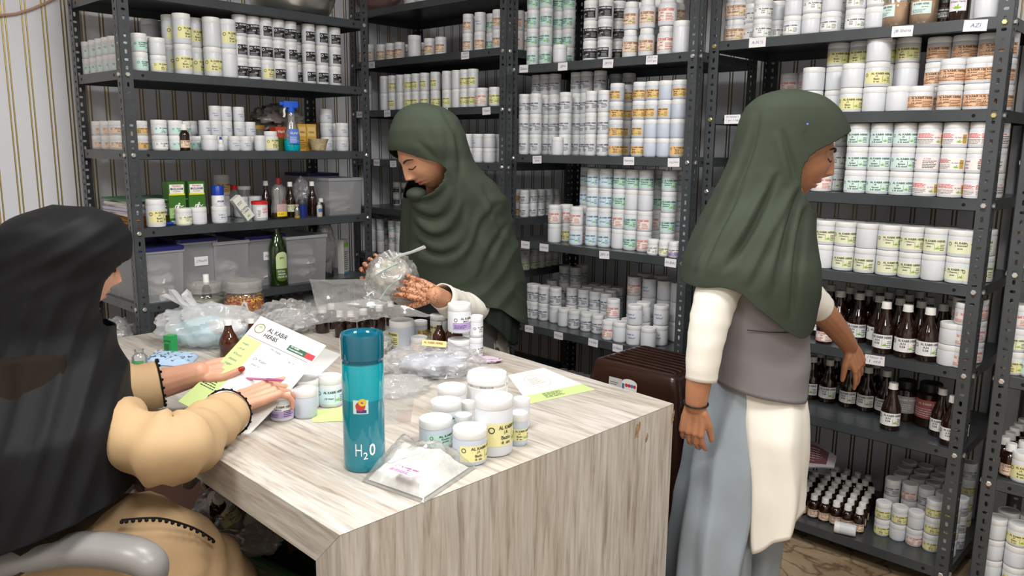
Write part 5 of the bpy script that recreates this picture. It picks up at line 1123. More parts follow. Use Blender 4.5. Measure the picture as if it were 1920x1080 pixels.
# clear jars
def clear_jar(l, r, top, base, label, fill_m, fillh, capsules=False):
    C, d, h = tfit(l, r, top, base); R = d / 2; t = thing('clear_jar', label, 'jar', C, YAW)
    MB().lathe([(R * .80, 0), (R * .95, .006), (R, .02), (R, h * .62), (R * .95, h * .70), (R * .86, h * .74)], 36, cap1=False).build('body', film('pet_clear', body=.05, gloss=.3, rough=.05), t)
    MB().lathe([(R * .88, h * .74), (R * .92, h * .76), (R * .90, h * .80), (R * .92, h * .82), (R * .90, h * .86), (R * .92, h * .88), (R * .92, h * .97), (R * .85, h), (.001, h * .995)], 36, cap1=False).build('lid', film('pet_lid', body=.26, gloss=.3, rough=.08, bodycol=(.95, .93, .88)), t)
    if capsules:
        rr = random.Random(3); mb = MB(); ca = MB(); 
        MB().lathe([(R * .78, .004), (R * .90, .02), (R * .92, h * fillh * .85), (.001, h * fillh * .9)], 24, cap1=False).build('capsule_bed', mat('capsule_bed', (.62, .22, .04), .5, noise=(120, .6)), t)
        mr, myl = mat('capsule_red', (.42, .02, .05), .25), mat('capsule_yellow', (.85, .60, .02), .25)
        for k in range(230):
            if k < 110: rad = R * .88 * math.sqrt(rr.random()); zc = h * fillh * .88 + rr.uniform(-.003, .006)
            else: rad = R * rr.uniform(.86, .93); zc = h * fillh * rr.uniform(.15, .9)
            a_ = rr.uniform(0, 6.283); p = Vector((rad * math.cos(a_), rad * math.sin(a_), zc)); dd = Vector((rr.uniform(-1, 1), rr.uniform(-1, 1), rr.uniform(-.5, .5))).normalized() * .006
            mb.tube([p - dd * 1.1, p - dd * .8, p], [.0015, .0033, .0033], 6, 0); mb.tube([p, p + dd * .8, p + dd * 1.1], [.0034, .0034, .0015], 6, 1)
        o = mb.build('capsules', [mr, myl], t); o['kind'] = 'stuff'
    else: MB().lathe([(R * .78, .004), (R * .93, .02), (R * .94, h * fillh), (.001, h * fillh * 1.03)], 30, cap1=False).build('powder', fill_m, t)
    return t
clear_jar(411, 484, 519, 612, 'clear round jar of red and yellow capsules', None, .60, True)
clear_jar(339, 408, 523, 606, 'clear round jar of grey-green herb beside the capsule jar', mat('herb_grey', (.36, .37, .30), .8, noise=(60, .3)), .55)
tbottle(376, 398, 513, 545, 'white-capped brown bottle behind the clear jars', 'pet', h=.11) if False else None
C, d, h = tfit(378, 396, 513, 600); bottle('white-capped brown bottle behind the herb jar', C, d, h, 'pet', None, 0, 0)
# big tied plastic bag with blue masks and packets
C = hit(365, 664, 2, TZ) + AW * .13; t = thing('tied_plastic_bag', 'big white translucent bag tied at the top, pale blue packets inside', 'bag', (C.x, C.y, TZ), YAW)
msk = mat('mask_blue', (.42, .66, .74), .7, noise=(9, .25)); 
obj('packets', blob_mesh('packets', msk, (.115, .07, .045), .3, 51, 40, 24, .1, 3), t, (.0, 0, .042)); obj('pouch', blob_mesh('pouch', mat('packet_white', (.72, .74, .76), .5), (.06, .05, .03), .3, 52, 28, 18, .1, 3), t, (.06, -.02, .06))
obj('film', blob_mesh('film', mfilmw, (.155, .10, .066), .30, 55, 72, 44, .05, 2.8, .65), t, (.0, 0, .063))
rr = random.Random(4)
for q, (dx, dz) in enumerate(((-.11, .035), (-.075, .055), (-.04, .03))):
    MB().tube(smooth_path([(-.02, 0, .105), (-.05 + dx * .3, rr.uniform(-.02, .02), .14), (-.04 + dx * .8, rr.uniform(-.02, .02), .145 + dz * .6), (-.035 + dx * 1.0, rr.uniform(-.02, .02), .13 + dz * .5)], 4), lerp_list([.006, .018, .022, .008], 4), 10, 0, True, .35).build('tied_end', mfilmw, t)
MB().tube(smooth_path([(.10, -.01, .08), (.115, -.01, .13), (.125, -.01, .145), (.135, -.01, .12)], 4), lerp_list([.005, .008, .009, .005], 4), 10, 0, True, .4).build('handle_loop', mfilmw, t)
# green carton, blue wipes pack, glass vial
C = hit(319, 662, 2, TZ) + AW * .008; f = Flat().text('NATURAL', 0, .038, .0045, 0, 1, align='c').lines(-.011, .006, .011, .032, 6, 0, random.Random(5), .35)
carton('green_carton_small', 'small open green carton in front of the tied bag', (C.x, C.y, TZ), .030, .028, .056, mat('carton_brightgreen', (.02, .30, .08), .4), YAW - .35, (f, [minkK]))
w4 = [hit(x, y, 2, TZ) for x, y in ((268, 684), (354, 689), (373, 669), (288, 665))]; c = sum(w4, Vector()) / 4
t = thing('wipes_pack', 'flat blue and white patterned wipes pack on the counter', 'packet', (c.x, c.y, TZ)); mb = MB()
bl = lambda u, v: w4[0] * (1 - u) * (1 - v) + w4[1] * u * (1 - v) + w4[2] * u * v + w4[3] * (1 - u) * v - c
mb.grid(lambda u, v: Vector((bl(u, v).x, bl(u, v).y, .002 + .02 * min(1, 5 * min(u, 1 - u, v, 1 - v)) ** .5)), 24, 14); mb.grid(lambda u, v: Vector((bl(u, v).x, bl(u, v).y, .001)), 2, 2)
mp_ = mat('wipes_blue', (.40, .55, .74), .3); mb.build('pack', mp_, t, recalc=False)
mb = MB(); rr = random.Random(8)
for k in range(60):
    u, v = rr.uniform(.06, .94), rr.uniform(.08, .92); p = bl(u, v); z_ = .0026 + .02 * min(1, 5 * min(u, 1 - u, v, 1 - v)) ** .5; s = .0075
    a_ = rr.uniform(0, 3); mb.add([(p.x + s * math.cos(a_ + q * 1.57) * (1 if q % 2 else .35), p.y + s * math.sin(a_ + q * 1.57) * (1 if q % 2 else .35), z_ + .0008) for q in range(4)], [(0, 1, 2, 3)], k % 3)
mb.build('pattern', [mat('pat_navy', (.05, .08, .25), .4), minkW, mat('pat_green', (.02, .2, .12), .4)], t, smooth=False, recalc=False)
C, d, h = tfit(243, 270, 652, 692); t = thing('glass_vial', 'small clear vial with green and red label near the wipes pack', 'vial', C, YAW); R = d / 2
MB().lathe([(R * .9, 0), (R, .003), (R, h * .62), (R * .6, h * .78), (R * .55, h * .9), (R * .65, h)], 24).build('glass', film('vial_glass', body=.3, gloss=.5, rough=.05), t); Flat().rect(-R, h * .08, R, h * .45, 0, 0, 10).rect(R * .2, h * .14, R * .9, h * .3, 1, 1, 4).emit(MB(), wrapfn(R + .0004, 0)).build('label', [mat('lab_green', (.05, .30, .10), .4), minkR], t, smooth=False, recalc=False)
# crumpled clear bags and sheets
def lump(px, py, label, rad, seed, fill=None, film_=None, rz=0, amp=.35, dz=0, name='plastic_bag', freq=3.2):
    C = hit(px, py, 2, TZ); t = thing(name, label, 'bag', (C.x, C.y, TZ + dz), YAW + rz)
    if fill: obj('contents', blob_mesh('contents', fill, tuple(r * .72 for r in rad), .4, seed, 32, 20, .1, 3), t, (0, 0, rad[2] * .72))
    obj('film', blob_mesh('film', film_ or mfilm, rad, amp, seed + 3, 60, 34, .08, freq, .7), t, (0, 0, rad[2] * .93)); return t
lump(540, 622, 'clear bag of pale herb packets behind the letterhead sheet', (.10, .07, .055), 61, mat('packet_grey', (.55, .55, .55), .5, noise=(30, .3)))
t = lump(812, 700, 'clear crumpled plastic bag with kraft label in the counter middle', (.125, .10, .040), 71, mat('packet_blue', (.42, .44, .50), .5, noise=(25, .35)))
f = Flat().rect(-.035, -.010, .035, .010, 0, 0).text('AL KABIR HERBS', -.03, -.002, .007, 1, 1, w=.055, bold=.02); f.emit(MB(), lambda a, b, o: (a, -.06 - o + b * -.5 * 0, .066 + b * .9)).build('label', [paper('kraft', (.80, .52, .22)), minkK], t, (.0, -.01, .012), (-.5, .08, 0), smooth=False, recalc=False)
lump(735, 735, 'flat clear bag with printed strip beside the teal bottle', (.09, .07, .018), 81, None, None, .4)
lump(705, 660, 'small clear bag just behind the teal bottle lid', (.045, .04, .03), 85, mat('packet_cream', (.6, .57, .5), .5, noise=(40, .3)))
for i, (pts, seed, lab) in enumerate([([(580, 518, 2.42), (722, 520, 2.50), (735, 566, 2.40), (596, 576, 2.30)], 5, 'clear plastic sheet standing behind the small dark bottles'),
                                      ([(470, 588, 2.40), (690, 556, 2.38), (815, 586, 2.36), (560, 604, 2.26)], 6, 'long clear plastic sheet draped over the small dark bottles'),
                                      ([(700, 700, 1.9), (785, 690, 1.92), (770, 790, 1.72), (650, 800, 1.70)], 7, 'flat clear plastic sheet lying left of the jar cluster')]):
    cs = [pt(*p) for p in pts]
    if i == 2: cs = [Vector((c.x, c.y, TZ + .006)) for c in [hit(p[0], p[1], 2, TZ + .006) for p in pts]]
    c = sum(cs, Vector()) / 4; t = thing('plastic_sheet', lab, 'plastic sheet', c); obj('film', sheet_mesh('film', mfilm, [p - c for p in cs], amp=.009 if i < 2 else .002, seed=seed, freq=7), t)
# brown plastic stool beyond the counter
mbr = mat('brown_plastic', (.035, .014, .009), .25, spec=.5)
z1 = .60; F0 = hit(1122, 672, 1, 2.02); 
tl, tr_, br_, bl_ = Vector((-1.66, 2.02)), Vector((-1.20, 2.02)), Vector((-1.20, 2.42)), Vector((-1.66, 2.42))
# stool: ribbed top, tapered skirt, rounded front corners
sx0, sx1, sy0, sy1, sz = -1.635, -1.285, 2.16, 2.47, .68
t = thing('plastic_stool', 'dark brown plastic stool with ribbed top and white sticker', 'stool', ((sx0 + sx1) / 2, (sy0 + sy1) / 2, 0)); w, dpt = (sx1 - sx0) / 2, (sy1 - sy0) / 2
def rr_ring(hw, hd, r, z, n=5):
    pts = []
    for cx, cy_, a0 in ((hw - r, hd - r, 0), (-hw + r, hd - r, 90), (-hw + r, -hd + r, 180), (hw - r, -hd + r, 270)):
        for k in range(n): a = math.radians(a0 + 90 * k / (n - 1)); pts.append((cx + r * math.cos(a), cy_ + r * math.sin(a), z))
    return pts
def stackrings(rings, m, name, parent, cap=True, **k):
    mb = MB(); n = len(rings[0]); mb.add([p for r in rings for p in r], [(i * n + j, i * n + (j + 1) % n, (i + 1) * n + (j + 1) % n, (i + 1) * n + j) for i in range(len(rings) - 1) for j in range(n)] + ([tuple(range(n - 1, -1, -1)), tuple((len(rings) - 1) * n + j for j in range(n))] if cap else []))
    return mb.build(name, m, parent, **k)
stackrings([rr_ring(w + .075, dpt + .04, .03, 0), rr_ring(w + .055, dpt + .03, .03, .2), rr_ring(w + .01, dpt + .006, .03, sz - .06), rr_ring(w, dpt, .03, sz - .018), rr_ring(w - .008, dpt - .008, .026, sz - .004), rr_ring(w - .02, dpt - .02, .02, sz)], mbr, 'skirt', t, angle=50)
for k in range(8):
    y = -dpt + .045 + k * (2 * dpt - .09) / 7; mb = MB(); mb.tube([(-w + .03, y, sz), (-w + .05, y, sz + .003), (w - .05, y, sz + .003), (w - .03, y, sz)], .007, 8, flat=.6, upv=(0, 0, 1)); mb.build('rib', mbr, t)
for s in (-1, 1):
    mb = MB(); mb.tube([(s * (w + .03), -dpt + .02, sz - .10), (s * (w + .045), -dpt + .02, sz - .14), (s * (w + .065), -dpt - .0, .3), (s * (w + .085), -dpt - .02, .01)], [.012, .017, .018, .02], 10); mb.build('leg_flange', mbr, t)
f = Flat().rect(-.085, -.018, -.032, .018, 0, 0).lines(-.08, -.012, -.04, .008, 3, 1, random.Random(3), .25).poly([(-.032, -.02), (.03, -.02), (.03, .008)] + [(-.001 + .031 * math.cos(math.pi * k / 8), .010 + .014 * math.sin(math.pi * k / 8)) for k in range(9)] + [(-.032, .008)], 2, 0)
for k in range(4): f.ring(-.012 + .011 * k, .002, .0, .006, 3 if k % 3 < 2 else 4, 1)
f.rect(-.03, -.018, -.020, .006, 5, 1)
f.emit(MB(), lambda a, b, o: (a, -dpt - .0125 - o - b * -.08, b)).build('sticker', [mat('sticker_grey', (.55, .54, .52), .4), minkK, mat('sticker_white', (.78, .77, .74), .4), mat('sticker_redc', (.55, .04, .05), .4), mat('sticker_bluec', (.05, .2, .5), .4), mat('sticker_bluef', (.1, .15, .35), .4)], t, (.0, -.002, sz - .062), (0, 0, 0), smooth=False, recalc=False)
# cartons among the jars on the middle rack bottom shelf
z = RC.zs[0] + .0174; u = u_at(RC, 1060, .05, z + .05)
t = thing('open_carton', 'small open brown carton among milky jars, middle rack bottom shelf', 'carton', rw(RC, u, .06, z)); mk = mat('kraft2', (.42, .29, .17), .8)
mb = MB(); mb.box((-.05, -.035, 0), (.05, .035, .05)); mb.build('box', mat('carton_white2', (.62, .62, .64), .6), t, smooth=False); mb = MB(); mb.add([(-.05, -.035, .05), (.05, -.035, .05), (.055, -.06, .075), (-.045, -.06, .075), (-.05, -.034, .05), (.05, -.034, .05), (.055, -.059, .075), (-.045, -.059, .075)], [(0, 1, 2, 3), (4, 5, 6, 7)]); mb.build('flap', mk, t, smooth=False); mb = MB(); mb.box((-.052, -.035, .05), (-.05, .035, .10)); mb.build('side_flap', mk, t, smooth=False)
z = RC.zs[0] + .0174; carton('navy_carton', 'dark blue carton at the left end, middle rack bottom shelf', rw(RC, .06, .20, z), .07, .1, .13, mat('carton_navy', (.01, .04, .09), .5), 0)
# fallen jar and blister sheet on the right rack bottom shelf
P = rw(RD, u_at(RD, 1586, .03, RD.zs[0] + .04), .03, RD.zs[0] + .0174 + .021)
t = jar('jar', 'small white jar lying on its side in front of brown bottles', 'jar', None, P, 0, .041, .07, None); t.rotation_euler = (0, HP, math.pi + .25); t.location.x += .035
cs = [pt(1470, 872, 2.66), pt(1560, 894, 2.60), pt(1572, 846, 2.84), pt(1480, 826, 2.88)]; c = sum(cs, Vector()) / 4
t = thing('blister_sheet', 'clear rounded plastic packet with dark red print above brown bottles', 'packet', c); q4 = [p_ - c for p_ in cs]
def bq(u, v, o): 
    s_ = .5 + (v - .5) * (1 - .55 * max(0, u - .55) / .45); return q4[0] * (1 - u) * (1 - s_) + q4[1] * u * (1 - s_) + q4[2] * u * s_ + q4[3] * (1 - u) * s_ + Vector((0, 0, o + .012 * math.sin(u * 3)))
mb = MB(); mb.grid(lambda u, v: bq(u, v, 0), 16, 10); mb.grid(lambda u, v: bq(u, v, .004), 16, 10); mb.build('sheet', mat('packet_clearwhite', (.50, .47, .50), .2), t, recalc=False)
mb = MB(); mb.grid(lambda u, v: bq(u * .84, .14 + .72 * v, .0055), 12, 8); mb.build('print', mat('packet_maroon', (.17, .07, .08), .3), t, recalc=False)
f = Flat().lines(.08, .22, .75, .8, 6, 0, random.Random(4), .25); f.emit(MB(), lambda a, b, o: bq(a, b, .0065 + o)).build('fine_print', [mat('ink_palepink', (.5, .38, .38), .5)], t, smooth=False, recalc=False)
# ------------------------------------------------------------------ clutter below the counter
P = hit(470, 1040, 2, .30)
P = Vector((-1.60, 1.05, 0)); t = thing('green_crate', 'dark green plastic crate on the floor under the counter', 'crate', P, .15); mgr = mat('crate_green', (.012, .055, .018), .4)
mb = MB(); w, dd, h = .30, .14, .40
for (a, b, c_, d_) in ((-w, -dd, w, -dd + .01), (-w, dd - .01, w, dd), (-w, -dd, -w + .01, dd), (w - .01, -dd, w, dd)):
    mb.box((a, b, 0), (c_, d_, .10)); mb.box((a, b, .14), (c_, d_, .24)); mb.box((a, b, .28), (c_, d_, h))
mb.box((-w, -dd, 0), (w, dd, .01)); mb.build('tub', mgr, t, smooth=False); mb = MB(); mb.tube([(-w - .01, -dd - .01, h), (w + .01, -dd - .01, h), (w + .01, dd + .01, h), (-w - .01, dd + .01, h), (-w - .01, -dd - .01, h)], .012, 8); mb.build('rim', mgr, t)
crate = t
for i, (px, py, m, d, h) in enumerate([(415, 935, mamber, .05, .10), (425, 960, mcap, .05, .09), (450, 955, mamber, .05, .11), (440, 985, mcap, .055, .09), (405, 970, mamber, .045, .10), (470, 990, mcap, .05, .08)]):
    P = hit(px, py, 2, .44 - .02 * (i % 2)); lab = ['brown bottle in the heap under the counter', 'white jar leaning in the heap under the counter', 'dark bottle at the back of the heap under the counter', 'cream jar at the front of the heap under the counter', 'brown bottle at the left of the heap under the counter', 'white jar at the right of the heap under the counter'][i]
    if m is mamber: q = bottle(lab, P, d, h, 'pet', 'pch', .2)
    else: q = jar('jar', lab, 'jar', None, P, 0, d, h, 'yel', 'plain', .3)
    q.rotation_euler = (rnd.uniform(-.7, .7), rnd.uniform(-.7, .7), rnd.uniform(0, 6))
P = hit(440, 965, 2, .42); t = thing('plastic_bag', 'clear bag holding old jars under the counter', 'bag', P); obj('film', blob_mesh('film', film('dark_bag_film', body=.12, gloss=.35), (.13, .10, .07), .3, 91, 48, 30, .05, 3.2), t); obj('contents', blob_mesh('contents', mat('bag_dark', (.16, .145, .13), .6), (.12, .09, .05), .3, 92, 32, 20, .05, 3), t, (0, 0, -.02))
P = hit(485, 1012, 2, .43); t = thing('plastic_bag', 'small clear crumpled bag on the green crate', 'bag', P); obj('film', blob_mesh('film', mfilm, (.06, .05, .03), .4, 95, 36, 20, .05, 3.2), t)
P = hit(300, 920, 2, .50); t = thing('maroon_box', 'dark maroon box in the shade under the counter', 'box', (-2.28, 1.05, 0), 0); mb = MB(); rbox(mb, (-.28, -.12, 0), (.28, .12, .50), .02); mb.build('box', mat('maroon_box', (.09, .02, .018), .35), t, smooth=False); mb = MB(); rbox(mb, (-.285, -.125, .50), (.285, .125, .53), .02); mb.build('lid', mat('maroon_box', (.09, .02, .018), .35), t, smooth=False)
# office chair of the seated person
mvin = mat('grey_vinyl', (.22, .212, .205), .33, bump=(180, .15, .002)); mblk = mat('chair_black', (.02, .02, .02), .4)
CC = Vector((-1.62, .36)); cth = math.atan2(.62, .78) - HP           # faces the counter
t = thing('office_chair', 'office chair with curved grey padded armrest at lower left', 'chair', (CC.x, CC.y, 0), cth)
inv = Matrix.Rotation(-cth, 3, 'Z')
def cl(P): return inv @ (Vector(P) - Vector((CC.x, CC.y, 0)))
mb = MB(); rbox(mb, (-.25, -.24, .40), (.25, .24, .47), .08); mb.build('seat', mvin, t)
mb = MB(); mb.grid(lambda u, v: Vector(((u - .5) * .46, -.26 - .03 * math.cos((u - .5) * 3), .52 + v * .42)), 12, 10); mb.grid(lambda u, v: Vector(((.5 - u) * .46, -.32 - .03 * math.cos((u - .5) * 3), .52 + v * .42)), 12, 10); mb.build('backrest', mvin, t, recalc=False)
zA = .655
pa = [(-220, 1110, zA), (-110, 1078, zA), (-20, 1056, zA), (60, 1040, zA), (130, 1030, zA), (200, 1032, zA), (255, 1042, zA - .004), (285, 1060, zA - .02), (288, 1085, zA - .05), (270, 1120, zA - .09)]
pth = smooth_path([cl(hit(x, y, 2, z)) for x, y, z in pa], 5)
AR = lerp_list([.038, .039, .040, .040, .041, .041, .040, .036, .030, .020], 5)
MB().tube(pth, AR, 18, flat=.75, upv=(0, 0, 1)).build('armrest', mvin, t)
pth2 = [p + inv @ c2w(-.12, .50, 0) for p in pth]; MB().tube(pth2, AR, 18, flat=.75, upv=(0, 0, 1)).build('armrest', mvin, t)
MB().lathe([(.03, .08), (.03, .40)], 16).build('column', mblk, t)
for k in range(5):
    a = 2 * math.pi * k / 5; MB().tube([(0, 0, .10), (.28 * math.cos(a), .28 * math.sin(a), .06)], [.025, .018], 8).build('base_leg', mblk, t); MB().ball((.28 * math.cos(a), .28 * math.sin(a), .028), .027, 0, 12, 8).build('caster', mblk, t)
# ------------------------------------------------------------------ people
mskinM = mat('skin_warm', (.48, .235, .135), .48, noise=(40, .06)); mskinR = mat('skin_brown', (.40, .18, .095), .48, noise=(40, .06)); mskinL = mat('skin_light', (.58, .30, .20), .45, noise=(40, .05))
mlip = mat('lips', (.42, .13, .11), .4); mbrow = mat('brow_dark', (.02, .012, .008), .6); mnail = mat('nail_red', (.30, .02, .01), .2); mhenna = mat('henna', (.22, .065, .025), .5)
def cloth(name, col, amt=.10, rough=.8, sheen=.3, scale=5.0): return mat(name, col, rough, spec=.15, sheen=0.0, noise=(scale, amt), bump=(900, .10, .0006))
molive = cloth('olive_chiffon', (.040, .050, .036)); mgreyv = cloth('grey_vest', (.215, .20, .21)); mwhite = cloth('white_kurta', (.74, .71, .64), .05); mbluegrey = cloth('bluegrey_trouser', (.27, .31, .345), .10); mblack = cloth('black_scarf', (.008, .008, .009), .2, .6, .15); mbeige = cloth('beige_kurta', (.46, .315, .175), .08, .55, .2); mdarkolive = cloth('dark_underscarf', (.018, .022, .017))
def sheer(name, col, body):
    m = film(name, (1, 1, 1), body, .6, .02, col); return m
def remesh(mb, vox, smooth=4, factor=.5):
    me = mb.mesh('tmp', mskinM, smooth=False); ob = bpy.data.objects.new('tmp', me); COL.objects.link(ob)
    md = ob.modifiers.new('r', 'REMESH'); md.mode = 'VOXEL'; md.voxel_size = vox
    if smooth: s = ob.modifiers.new('s', 'SMOOTH'); s.iterations = smooth; s.factor = factor
    dg = bpy.context.evaluated_depsgraph_get(); dg.update(); ev = ob.evaluated_get(dg).to_mesh()
    vs_ = [tuple(v.co) for v in ev.vertices]; fs = [tuple(p.vertices) for p in ev.polygons]
    ob.evaluated_get(dg).to_mesh_clear(); bpy.data.objects.remove(ob); bpy.data.meshes.remove(me)
    return vs_, fs
def capsule(mb, path, rads, seg=12, flat=1.0, upv=None):
    path = [Vector(p) for p in path]; mb.tube(path, list(rads), seg, 0, True, flat, upv)
    mb.ball(path[0], rads[0] * (1 if flat == 1 else .9) , 0, 12, 8) if flat == 1 else None
    mb.ball(path[-1], rads[-1], 0, 12, 8) if flat == 1 else None
class Skin:
    def __init__(s): s.fine = MB(); s.v = []; s.f = []; s.m = []
    def arm(s, pts, rads):
        capsule(s.fine, smooth_path(pts, 5), lerp_list(rads, 5), 14)
    def hand(s, wrist, fdir, pnorm, side=1, size=1.0, curl=(25, 30, 30, 32), spread=4, thumb=(40, 20), fl=None, bend0=8):
        """wrist point, finger direction, back-of-hand normal; side=+1 thumb towards fdir x pnorm"""
        F = Vector(fdir).normalized(); N = Vector(pnorm); N = (N - F * N.dot(F)).normalized(); T = F.cross(N) * side
        k = .001 * size; W = Vector(wrist)
        # palm
        for a, rr in ((-30, 10.5), (-10, 12), (10, 12), (28, 11)):
            capsule(s.fine, [W + T * (a * .55 * k), W + F * (45 * k) + T * (a * .9 * k), W + F * (84 * k) + T * (a * k)], [14 * k, rr * 1.15 * k, rr * .92 * k], 10)
        tips = []
        for i, (a, L, r) in enumerate(((28, 72, 8.6), (10, 80, 9.0), (-10, 74, 8.6), (-29, 58, 7.6))):
            c = curl[i]; base = W + F * (84 * k - abs(a) * .1 * k) + T * (a * k); ang = math.radians(bend0); sp_ = math.radians(spread * (a / 28.0)); p = base; pts = [p]; rads = [r * k]
            for seg_, (ln, rr) in enumerate(((.46, .95), (.30, .86), (.24, .72))):
                ang += math.radians(c * (.9 if seg_ == 0 else 1.1)); dv = (F * math.cos(ang) - N * math.sin(ang)); dv = (dv * math.cos(sp_) + T * math.sin(sp_)); p = p + dv * (L * ln * k); pts.append(p); rads.append(r * rr * k)
            capsule(s.fine, pts, rads, 10); tips.append((pts[-1], (pts[-1] - pts[-2]).normalized(), r * k * .72))
        b = W + F * (22 * k) + T * (26 * k); d1 = (F * math.cos(math.radians(thumb[0])) + T * math.sin(math.radians(thumb[0])) - N * .35).normalized(); d2 = (F * math.cos(math.radians(thumb[1])) + T * math.sin(math.radians(thumb[1])) - N * .45).normalized()
        m1 = b + d1 * (38 * k); m2 = m1 + d2 * (30 * k); m3 = m2 + d2 * (22 * k); capsule(s.fine, [b, m1, m2, m3], [14 * k, 11 * k, 9.5 * k, 7.5 * k], 10); tips.append((m3, d2, 8.5 * k))
        return tips
    def head(s, C, f, scale=1.0, roll=0.0, ms=(0, 1)):
        f = Vector(f).normalized(); up = Vector((0, 0, 1)); up = (up - f * up.dot(f)).normalized(); x = f.cross(up)
        R = Matrix.Rotation(roll, 3, f); up = R @ up; x = R @ x; C = Vector(C)
        g = lambda a, b: math.exp(-(a / b) ** 2)
        def surf(uu, vv):
            a = 2 * math.pi * (uu - .5); a = a - .55 * math.sin(a) ; b = math.pi * (vv - .5)
            n = Vector((math.sin(a) * math.cos(b), math.cos(a) * math.cos(b), math.sin(b)))
            X, Y, Z = n.x * .073, n.y * .094, n.z * .113
            q = max(0, -Z / .113); X *= 1 - .34 * q ** 1.6
            if Y < 0: Y *= 1 - .35 * q
            else: Y *= 1 - .10 * q ** 2
            if Y > 0 and Z > .03: Y *= 1 - .15 * ((Z - .03) / .083) ** 2
            if Y > .01:
                fr = min(1, (Y - .01) / .03); ax = abs(X); A = 0
                if -.045 < Z < .022: A = (.003 + .0185 * max(0, min(1, (.018 - Z) / .046)) ** 1.2) * (1 if Z > -.030 else max(0, (Z + .045) / .015))
                w = .0075 + .0045 * max(0, min(1, (.018 - Z) / .05)); Y += fr * A * g(X, w)
                Y += fr * (.008 * g(ax - .0125, .0055) * g(Z + .030, .007) - .011 * g(ax - .031, .015) * g(Z - .010, .010) + .0065 * g(ax - .031, .011) * g(Z - .006, .0065) + .0045 * g(ax - .028, .022) * g(Z - .026, .007))
                Y += fr * (.0075 * g(X, .019) * (g(Z + .053, .0055) + 1.05 * g(Z + .066, .0058)) - .004 * g(X, .024) * g(Z + .0595, .0022) + .009 * g(X, .020) * g(Z + .094, .014) + .004 * g(ax - .042, .018) * g(Z + .02, .02))
            return X * scale, Y * scale, Z * scale
        nu, nv = 120, 110; o = len(s.v)
        for j in range(nv):
            for i in range(nu):
                X, Y, Z = surf(i / nu, (j + .5) / nv); s.v.append(tuple(C + x * X + f * Y + up * Z))
        for j in range(nv - 1):
            for i in range(nu):
                i2 = (i + 1) % nu; s.f.append((o + j * nu + i, o + j * nu + i2, o + (j + 1) * nu + i2, o + (j + 1) * nu + i))
                X, Y, Z = surf((i + .5) / nu, (j + 1) / nv); X /= scale; Z /= scale
                lip = Y > .05 * scale and ((Z + .053) / .0062) ** 2 + (X / .024) ** 2 < 1 or Y > .05 * scale and ((Z + .066) / .0068) ** 2 + (X / .021) ** 2 < 1
                s.m.append(1 if lip else 0)
        def P(X, Z, off=.0006):                  # point on the face at local x, z
            best = None
            for k in range(240):
                uu = k / 240
                for vv_ in (.5 + math.asin(max(-1, min(1, Z / .113))) / math.pi,):
                    a, b_, c = surf(uu, vv_)
                    if b_ > 0 and (best is None or abs(a - X * scale) < best[0]): best = (abs(a - X * scale), a, b_, c)
            return C + x * best[1] + f * (best[2] + off) + up * best[3]
        return (x, f, up, P)
    def finish(s, name, parent, m, vox=.0028, extra=None, smooth=3):
        vs_, fs = remesh(s.fine, vox, smooth) if s.fine.v else ([], [])
        o = len(s.v); v = s.v + vs_; fcs = s.f + [tuple(i + o for i in q) for q in fs]; mi = s.m + [0] * len(fs)
        me = bpy.data.meshes.new(name); L0 = parent.location; me.from_pydata([(a - L0.x, b - L0.y, c - L0.z) for a, b, c in v], [], fcs); me.update()
        for q in m: me.materials.append(q)
        if extra:
            for k, poly in enumerate(me.polygons):
                if k >= len(s.f): c = Vector(poly.center) + L0; e = extra(c); mi[k] = e if e else 0
        me.polygons.foreach_set('material_index', mi); me.polygons.foreach_set('use_smooth', [True] * len(me.polygons))
        return obj(name, me, parent)
def face_bits(t, hd, C, L0, down=False):
    x, f, up, P = hd
    for sgn in (-1, 1):
        pts = [P(sgn * a, b, .0015) - L0 for a, b in ((.012, .021), (.022, .026), (.034, .028), (.046, .022))]; MB().tube(smooth_path(pts, 3), [.0016] + [.0034] * 5 + [.0030, .0024, .0018, .0012], 6).build('eyebrow', mbrow, t)
        pts = [P(sgn * a, b, .0010) - L0 for a, b in ((.018, .000), (.026, -.003), (.034, -.0035), (.044, .001))]; MB().tube(smooth_path(pts, 3), .0018, 6).build('eyelash_line', mbrow, t)
